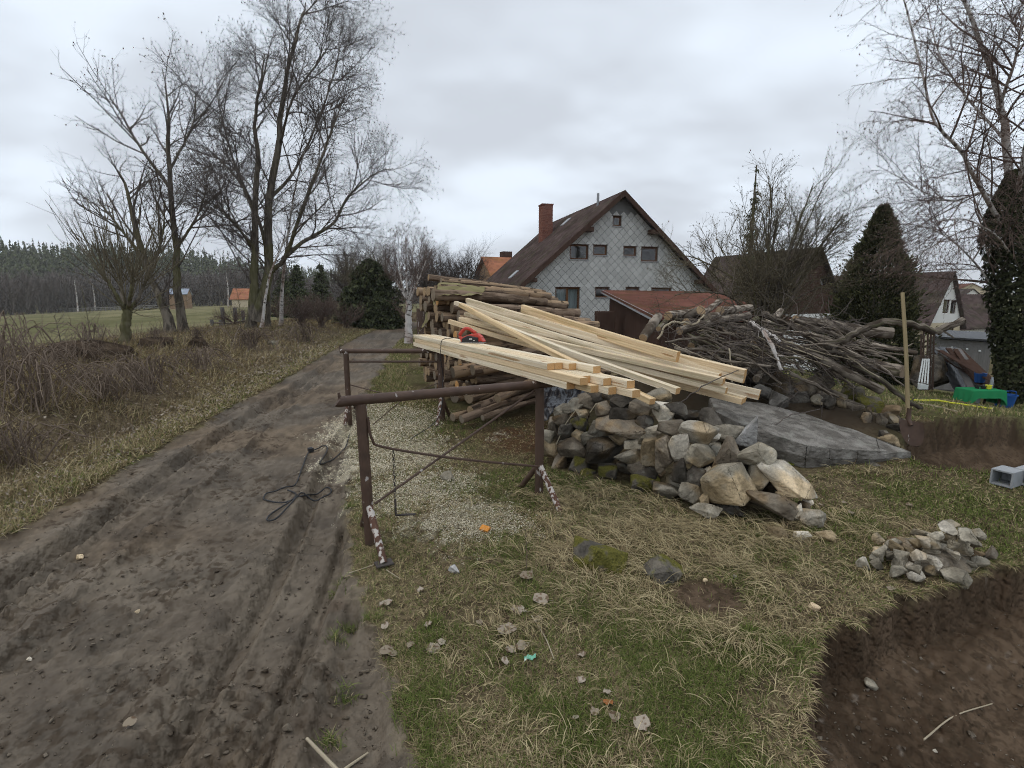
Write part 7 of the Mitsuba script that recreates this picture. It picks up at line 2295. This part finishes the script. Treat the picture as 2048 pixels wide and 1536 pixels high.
def bank_grass():
    # verge: short pale tufts along the left edge of the mud
    n = 42000
    y = 1.6 * (34 / 1.6) ** gr.random(n)
    x = roadL(y) - np.abs(gr.normal(0, .30, n)) - 0.02
    ok = in_road(x, y) < 0.02
    ok &= gr.random(n) < 0.25 + 0.75 * sm(.36, .55, nz(x, y, 2.2, 3, 97))
    x, y = x[ok], y[ok]
    n = len(x)
    r = np.hypot(x, y)
    P = np.stack([x, y, ground_z(x, y) - .005], 1)
    kind = np.where(gr.random(n) < .22, 0, np.where(gr.random(n) < .72, 1, 2))
    v, f, uv = blades(P, gr.uniform(0, 6.28, n), gr.uniform(.05, .15, n), gr.uniform(.0016, .0034, n) * np.clip(r / 3, 1, 8), kind, gr, gr.uniform(.4, 1.6, n), 2)
    solo('verge_grass', (v, f), 'blade', 'pale matted grass along the left verge of the track', 'grass', uv=uv, kind='stuff')
    # the bank: long dead grass combed over in tufts
    nt = 5200
    y = 2.6 * (32 / 2.6) ** gr.random(nt)
    d = gr.uniform(.5, 1.0, nt) * np.interp(y, [2.6, 8, 32], [5, 8.5, 8.5]) * gr.random(nt) ** .8 + .35
    x = roadL(y) - d
    ok = (np.degrees(np.arctan2(x, y)) > -60) & (gr.random(nt) < .35 + .65 * sm(.38, .58, nz(x, y, .9, 3, 98)))
    x, y = x[ok], y[ok]
    k = 16
    n = len(x) * k
    r = np.hypot(x, y)
    sc = np.clip(r / 6, .8, 3.0)
    xr, yr = np.repeat(x, k) + gr.normal(0, .07, n) * np.repeat(sc, k), np.repeat(y, k) + gr.normal(0, .07, n) * np.repeat(sc, k)
    P = np.stack([xr, yr, ground_z(xr, yr) - .01], 1)
    hd = np.repeat(gr.normal(-0.5, 1.1, len(x)), k) + gr.normal(0, .6, n)
    Lb = np.repeat(gr.uniform(.13, .32, len(x)), k) * gr.uniform(.6, 1.25, n)
    tone = np.repeat(gr.random(len(x)), k)
    kind = np.where(gr.random(n) < .06, 0, np.where(gr.random(n) < .45 + .45 * tone, 1, 2))
    v, f, uv = blades(P, hd, Lb, gr.uniform(.0022, .0046, n) * np.repeat(np.clip(r / 5, .9, 4), k), kind, gr, np.repeat(gr.uniform(.35, 1.35, len(x)), k) + gr.normal(0, .2, n), 3)
    solo('bank_grass', (v, f), 'blade', 'long dead brown grass covering the left bank', 'grass', uv=uv, kind='stuff')
    # tall dry stalks
    n = 1000
    y = gr.uniform(4.2, 21, n)
    x = roadL(y) - gr.uniform(1.3, 8, n)
    lines = []
    for i in range(n):
        Lh = gr.uniform(.2, .6)
        a = gr.uniform(0, 6.28)
        dirn = unit([math.cos(a) * .35, math.sin(a) * .35, 1])
        p, R = limb(gr, [x[i], y[i], gz_fast[i] if False else 0], dirn, Lh, .0024 + .00022 * y[i], .0012 + .00012 * y[i], 4, .10, -.02)
        lines.append((p, R))
    zs = ground_z(x, y)
    for i in range(n):
        lines[i][0][:, 2] += zs[i]
    v, f, u = tubes(lines, 3)
    solo('dry_stalks', (v, f), 'bramble_stem', 'upright dry weed stalks standing in the bank grass', 'stalks', uv=u, kind='stuff')


bank_grass()


def bramble(name, label, c, w, h, n, seed, r0=.006, cat='bramble', mat='bramble_stem', up=0.55):
    rng = np.random.default_rng(seed)
    lines, subs = [], []
    for i in range(n):
        a = rng.uniform(0, 2 * np.pi)
        e = w * rng.uniform(.25, 1)
        p0 = c + np.array([rng.normal(0, .12 * w), rng.normal(0, .12 * w), 0])
        p1 = p0 + [math.cos(a) * e * .4, math.sin(a) * e * .4, h * rng.uniform(.6, 1.15)]
        p2 = p0 + [math.cos(a) * e * .8, math.sin(a) * e * .8, h * rng.uniform(.4, .95)]
        p3 = p0 + [math.cos(a) * e * 1.1, math.sin(a) * e * 1.1, h * rng.uniform(0, up)]
        P = spline([p0, p1, p2, p3], 14) + rng.normal(0, .008, (14, 3))
        r = r0 * rng.uniform(.6, 1.4)
        lines.append((P, np.linspace(r, r * .45, 14)))
        for _ in range(rng.integers(2, 6)):
            k = rng.integers(3, 13)
            d = unit(P[k] - P[k - 1])
            q, R = limb(rng, P[k], unit(d * .6 + perp(rng, d)), rng.uniform(.1, .35), r * .5, r * .25, 5, .18, 0)
            subs.append((q, R))
    m = MB()
    m.add(*tubes(lines, 5))
    m.add(*tubes(subs, 3))
    solo(name, m.mesh(), mat, label, cat, uv=m.uv(), smooth=True)


for i, (u, v, Y, w, h, n, lab) in enumerate(((70, 800, 6.6, 1.0, .72, 44, 'big dark arching bramble bush at the left edge of the frame'), (20, 770, 7.6, 1.2, .95, 30, 'bramble thicket behind the arching bush at the left edge'), (20, 880, 5.2, .7, .45, 22, 'low bramble over the ditch at the left edge'),
                                             (215, 800, 7.6, .8, .5, 34, 'tangle of pale bramble stems right of the flat boulder'), (300, 790, 8.6, .9, .55, 40, 'low bramble tangle in the middle of the bank'), (160, 745, 10, 1.0, .4, 22, 'brambles in front of the soil heap on the bank'),
                                             (400, 740, 11, .9, .5, 30, 'thin brambles below the tan boulder'), (85, 745, 9.5, .9, .45, 20, 'brambles behind the pale flat boulder'), (500, 700, 15, 1.1, .6, 26, 'low brambles at the foot of the tallest tree'), (610, 680, 19, 1.3, .7, 26, 'brambles on the bank right of the birch stems'))):
    p = at(u, v, Y)
    bramble('bramble_bush', lab, np.array([p[0], p[1], gz(p[0], p[1])]), w, h, n, 900 + i, .0055 + .0004 * Y)
# heaps of dug soil and roots on the bank
for i, (u, v, Y, w, h, lab) in enumerate(((185, 712, 10.8, 150, 44, 'heap of dark soil and turf under the larch sapling'), (312, 690, 13.5, 70, 26, 'dark soil heap with dead roots below the leaning tree'), (395, 692, 14, 40, 22, 'small dark soil heap right of the tan boulder'))):
    c = at(u, v, Y)
    k = c[1] / 1024
    v_, f_ = rock_mesh((w * k, w * k * .7, h * k * 1.6), 41 + i, 3, 26, .08)
    v_ = v_ + [c[0], c[1], gz(c[0], c[1]) + h * k * .15]
    cols = lerp((.040, .028, .021), (.105, .078, .055), sm(.3, .7, nz(v_[:, 0], v_[:, 1] + v_[:, 2], 7, 3, 3)))
    solo('soil_heap', (v_, f_), 'earth_matter', lab, 'soil heap', smooth=True, color=cols)
    bramble('root_tangle', lab.replace('heap', 'heap: dead roots and twigs on top', 1) if False else ('dead roots and twigs sprouting from the large soil heap', 'spiky dead roots on the soil heap below the leaning tree', 'few dead roots on the small soil heap')[i], np.array([c[0], c[1], gz(c[0], c[1]) + h * k * .6]), w * k * .35, h * k * 1.0, 16, 950 + i, .008, 'roots', up=.9)

# ------------------------------------------------------------------ leaves, chips and small litter
def leaf(label, group, u, v, size, seed, mat='dead_leaf', curl=.35):
    rng = np.random.default_rng(seed)
    c = atz(u, v, 0)
    c = atz(u, v, gz(c[0], c[1]) + .02)
    n = 13
    t = np.linspace(0, 2 * np.pi, n, endpoint=False)
    r = (0.55 + 0.18 * np.cos(t) + .10 * np.abs(np.sin(2.5 * t)) + .05 * rng.normal(size=n)) * size
    rim = np.stack([r * np.cos(t), r * np.sin(t) * .8, size * curl * (rng.uniform(-.1, .8, n)) * (np.sin(t * (1 + seed % 2) + rng.uniform(0, 6)) ** 2)], 1)
    midr = rim * .5 * [1, 1, .5] + [0, 0, size * .04]
    V = np.vstack([[[0, 0, 0]], midr, rim])
    j = np.arange(n)
    j2 = (j + 1) % n
    F = np.vstack([np.stack([j * 0, 1 + j, 1 + j2], 1), np.stack([1 + j, 1 + n + j, 1 + n + j2], 1), np.stack([1 + j, 1 + n + j2, 1 + j2], 1)])
    R = rotz(rng.uniform(0, 6.28)) @ trimesh.transformations.rotation_matrix(rng.normal(0, .22), [1, 0, 0])[:3, :3]
    st = MB().add(V @ R.T + c, F, np.full((len(V), 2), seed + .5))
    s0 = R @ np.array([-.5 * size, 0, 0]) + c
    st.add(*tubes([(np.array([s0, s0 + R @ np.array([-.3 * size, 0, 0.1 * size])]), np.array([.0014, .001]))], 3)[:2], np.full((6, 2), seed + .5))
    solo('dead_leaf', st.mesh(), mat, label, 'leaf', group, smooth=True, uv=st.uv())


LV = [(778, 1307, 50, 'big pale round leaf on the edge of the mud', 1), (862, 1297, 36, 'curled grey leaf right of the big round leaf', 1), (820, 1290, 26, None, 0), (770, 1206, 34, 'pale ragged leaf near the trestle foot', 1), (1086, 1198, 42, 'grey curled leaf below the dry weed', 1), (1040, 1220, 40, None, 0), (1075, 1240, 30, 'round tan leaf in the middle of the leaf litter', 1),
      (1010, 1262, 50, 'long tan folded leaf in the leaf litter', 1), (1024, 1300, 32, None, 0), (1048, 1290, 36, None, 0), (1162, 1310, 24, None, 0), (1215, 1383, 20, None, 0), (1214, 1403, 26, 'orange-brown leaf on the bare patch', 2), (1188, 1422, 28, None, 0), (1228, 1435, 36, 'pale crescent leaf at the bottom', 1), (1287, 1450, 48, 'largest grey-brown leaf at the bottom', 1),
      (1165, 1358, 26, None, 0), (1150, 1435, 18, None, 0), (258, 1448, 34, 'shrivelled tan leaf on the mud at lower left', 1), (855, 1250, 24, None, 0), (1055, 1150, 44, 'large withered leaf at the foot of the dry weed', 1), (885, 1285, 26, None, 0), (1645, 1010, 16, None, 0), (1700, 1025, 18, None, 0), (1780, 1175, 22, 'small pale leaf left of the pit corner', 1), (1820, 1010, 18, None, 0), (1690, 1005, 14, None, 0),
      (770, 1250, 24, None, 0), (1150, 1118, 20, None, 0), (1010, 1320, 24, None, 0), (960, 1245, 20, None, 0), (1145, 1110, 18, None, 0), (840, 1180, 20, None, 0)]
for i, (u, v, w, lab, k) in enumerate(LV):
    c = atz(u, v, 0)
    kk = (c[1] * cP + EYE * sP) / 1024
    leaf(lab or 'small withered leaf lying in the grass', None if lab else 'small withered leaves in the grass', u, v, w * kk * .64, 1000 + i, 'leaf_orange' if k == 2 else 'dead_leaf')
# verge litter and sawdust: uncountable
def litter():
    n = 5200
    y = 2.2 * (20 / 2.2) ** gr.random(n)
    x = roadL(y) - np.abs(gr.normal(0, 1.1, n))
    P = np.stack([x, y, ground_z(x, y) + gr.uniform(.0, .09, n)], 1)
    N = gr.normal(size=(n, 3)) + [0, 0, 1.5]
    v, f, u = leaf_cloud(gr, P, N / np.linalg.norm(N, axis=1, keepdims=True), .016)
    v = P[np.arange(n).repeat(4)] + (v - P[np.arange(n).repeat(4)]) * np.clip(np.hypot(x, y) / 6, .7, 2.2).repeat(4)[:, None]
    solo('leaf_litter', (v, f), 'dead_leaf', 'small dry leaf litter scattered over the left verge and bank', 'litter', uv=u, kind='stuff')
    n = 210000
    x, y = scatter(n, 2.4, 11, -32, 12, 1.0)
    s = sawdust(x, y)
    keep = (gr.random(n) < np.clip(s * 1.2, 0, 1))
    x, y = x[keep], y[keep]
    n = len(x)
    P = np.stack([x, y, ground_z(x, y) + gr.uniform(.001, .012, n) + .04 * (gr.random(n) < .4) * gr.random(n) * (in_road(x, y) < 0)], 1)
    N = gr.normal(size=(n, 3)) + [0, 0, 2.2]
    v, f, u = leaf_cloud(gr, P, N / np.linalg.norm(N, axis=1, keepdims=True), .0055)
    sc = np.clip(np.hypot(x, y) / 4, .7, 1.8).repeat(4)[:, None]
    Pr = P.repeat(4, 0)
    solo('sawdust', (Pr + (v - Pr) * sc, f), 'sawdust_chip', 'pale sawdust strewn over mud and grass below the trestles', 'sawdust', uv=u, kind='stuff')
    # small clods and grit on the mud and in the pit
    m = MB()
    n = 5000
    x, y = scatter(n * 3, 1.3, 9, -62, 58, 1.0)
    keep = (in_road(x, y) > 0.03) | (pit1(x, y) > .08) & (x > .6)
    x, y = x[keep][:n], y[keep][:n]
    o = trimesh.convex.convex_hull(np.random.default_rng(2).normal(size=(14, 3)))
    o.vertices /= np.abs(o.vertices).max()
    zz_ = ground_z(x, y)
    s = np.minimum(gr.gamma(1.5, .0034, len(x)) + .0018, .024)
    rot = [rand_rot(gr) for _ in range(60)]
    bas = [(o.vertices * gr.uniform(.6, 1.15, (len(o.vertices), 1))) @ R.T for R in rot]
    V = np.stack([bas[i % 60] * s[i] * [1.2, 1, .7] + [x[i], y[i], zz_[i] + s[i] * .25] for i in range(len(x))])
    F = (o.faces[None] + (np.arange(len(x)) * len(o.vertices))[:, None, None]).reshape(-1, 3)
    V = V.reshape(-1, 3)
    cols = np.repeat(lerp((.085, .066, .048), (.20, .165, .122), gr.random(len(x)) ** 1.4), len(o.vertices), 0)
    solo('soil_crumbs', (V, F), 'mud_matter', 'small loose clods and grit on the bare mud and pit floor', 'clods', color=cols, smooth=True, kind='stuff')


litter()


def gstick(name, label, pix_, r0, r1, mat='bare_stick', lift=.012, cat='stick', n=12):
    P = np.array([atz(u, v, 0) for u, v in pix_])
    P = spline(P, n)
    P[:, 2] = ground_z(P[:, 0], P[:, 1]).max() * 0 + np.linspace(gz(*P[0, :2]), gz(*P[-1, :2]), n) + lift
    v, f, u = tubes([(P, np.linspace(r0, r1, n))], 7, cap=True, ident=next_id())
    return v, f, u


m = MB().add(*gstick('', '', [(613, 1474), (650, 1505), (680, 1530), (700, 1560)], .006, .009)).add(*gstick('', '', [(672, 1518), (700, 1500), (735, 1478)], .007, .004))
solo('forked_stick', m.mesh(), 'bare_stick', 'pale forked stick on the mud at the bottom edge', 'stick', smooth=True, uv=m.uv())
for (pix_, r, lab) in (([(698, 1145), (748, 1133)], .0032, 'thin pale sliver of wood left of the trestle foot plate'), ([(773, 1142), (800, 1160)], .0032, 'short pale sliver right below the trestle foot plate'), ([(883, 1072), (922, 1030)], .003, 'pale straw stick in the sawdusty grass'), ([(1063, 1240), (1090, 1285), (1108, 1330)], .003, 'long dry stem among the leaf litter'),
                       ([(1870, 1330), (1930, 1290), (2008, 1268)], .004, 'thin forked twig lying on the pit floor'), ([(1838, 1510), (1845, 1490), (1868, 1470)], .0025, 'curved dry stem on the pit floor'), ([(1112, 890), (1130, 850), (1152, 820)], .004, 'thin dry stalk leaning on the left face of the heap'), ([(1180, 825), (1193, 806)], .004, 'short dry stalk on top of the heap')):
    if v := None:
        pass
    if pix_[0][1] < 900:
        P = spline([heap_at(u, vv, back=-.12) for u, vv in pix_], 8)
        v, f, u = tubes([(P, np.full(8, r))], 6, cap=True, ident=next_id())
    else:
        v, f, u = gstick('', '', pix_, r, r * .7, lift=.02)
    solo('dry_stick', (v, f), 'bare_stick', lab, 'stick', smooth=True, uv=u)
c = atz(970, 1060, .02)
solo('wood_offcut', MB().box((c[0], c[1], gz(c[0], c[1]) + .028), (.065, .045, .016), rotz(-.5) @ trimesh.transformations.rotation_matrix(.35, [1, .3, 0])[:3, :3]).mesh(), 'scrap_wood', 'bright orange wood offcut lying in the sawdusty grass', 'offcut')
c = atz(1060, 1318, .02)
s, t = np.meshgrid(np.linspace(-1, 1, 7), np.linspace(-1, 1, 5), indexing='ij')
V = np.stack([c[0] + s * .026, c[1] + t * .012 + .006 * s, gz(c[0], c[1]) + .02 + .008 * np.sin(s * 5 + t * 3)], -1).reshape(-1, 3)
i, j = np.meshgrid(np.arange(6), np.arange(4), indexing='ij')
solo('crumpled_paper', (V, np.stack([i * 5 + j, (i + 1) * 5 + j, (i + 1) * 5 + j + 1, i * 5 + j + 1], -1).reshape(-1, 4)), 'mint_paper', 'small crumpled mint-green wrapper in the grass', 'litter', smooth=True)
# the dry weed
p = atz(1052, 1150, 0)
b = np.array([p[0], p[1], gz(p[0], p[1])])
rw = np.random.default_rng(8)
lines = [(spline([b, b + [.005, 0, .12], b + [-.005, 0.01, .27]], 8), np.linspace(.0025, .0012, 8))]
for k in range(16):
    q = lines[0][0][rw.integers(3, 8)]
    lines.append(limb(rw, q, unit([rw.normal(), rw.normal(), 1.2]), rw.uniform(.02, .05), .001, .0006, 8, .1, 0))
v, f, u = tubes(lines, 4)
solo('dry_weed', (v, f), 'twig_red', 'thin reddish dry weed standing in the grass in the middle foreground', 'weed', smooth=True, uv=u)
# green tufts growing in the mud
for i, (u, v, w) in enumerate(((672, 1150, 30), (690, 1370, 30), (675, 1265, 34), (700, 1235, 28), (660, 1455, 30), (700, 1010, 24), (745, 1235, 30))):
    c = atz(u, v, 0)
    n = 90
    x, y = c[0] + gr.normal(0, .022, n), c[1] + gr.normal(0, .018, n)
    vv, ff, uv = blades(np.stack([x, y, ground_z(x, y) - .003], 1), gr.uniform(0, 6.28, n), gr.uniform(.025, .07, n), gr.uniform(.0015, .003, n), np.where(gr.random(n) < .85, 0, 1), gr, gr.uniform(.3, 1.3, n), 3)
    solo('grass_tuft', (vv, ff), 'blade', 'small green grass tuft growing alone at the edge of the mud', 'grass tuft', 'lone grass tufts on the mud', uv=uv)

# ------------------------------------------------------------------ damp air
top = max(float(meshkit.WRITTEN[d['filename']][0][:, 2].max()) for d in scene.values() if d.get('type') == 'ply')
low = min(float(meshkit.WRITTEN[d['filename']][0][:, 2].min()) for d in scene.values() if d.get('type') == 'ply')
scene['air'] = {'type': 'homogeneous', 'albedo': {'type': 'rgb', 'value': [0.95, 0.95, 0.95]}, 'sigma_t': 0.00035}
scene['haze'] = {'type': 'cube', 'to_world': T().translate([0, 0, (top + low) / 2]).scale([1560, 1560, (top - low) / 2 + 1]), 'bsdf': {'type': 'null'}, 'interior': {'type': 'ref', 'id': 'air'}}
scene['camera']['medium'] = {'type': 'ref', 'id': 'air'}
labels['haze'] = {'label': 'thin damp haze over the whole place', 'category': 'haze', 'kind': 'stuff'}
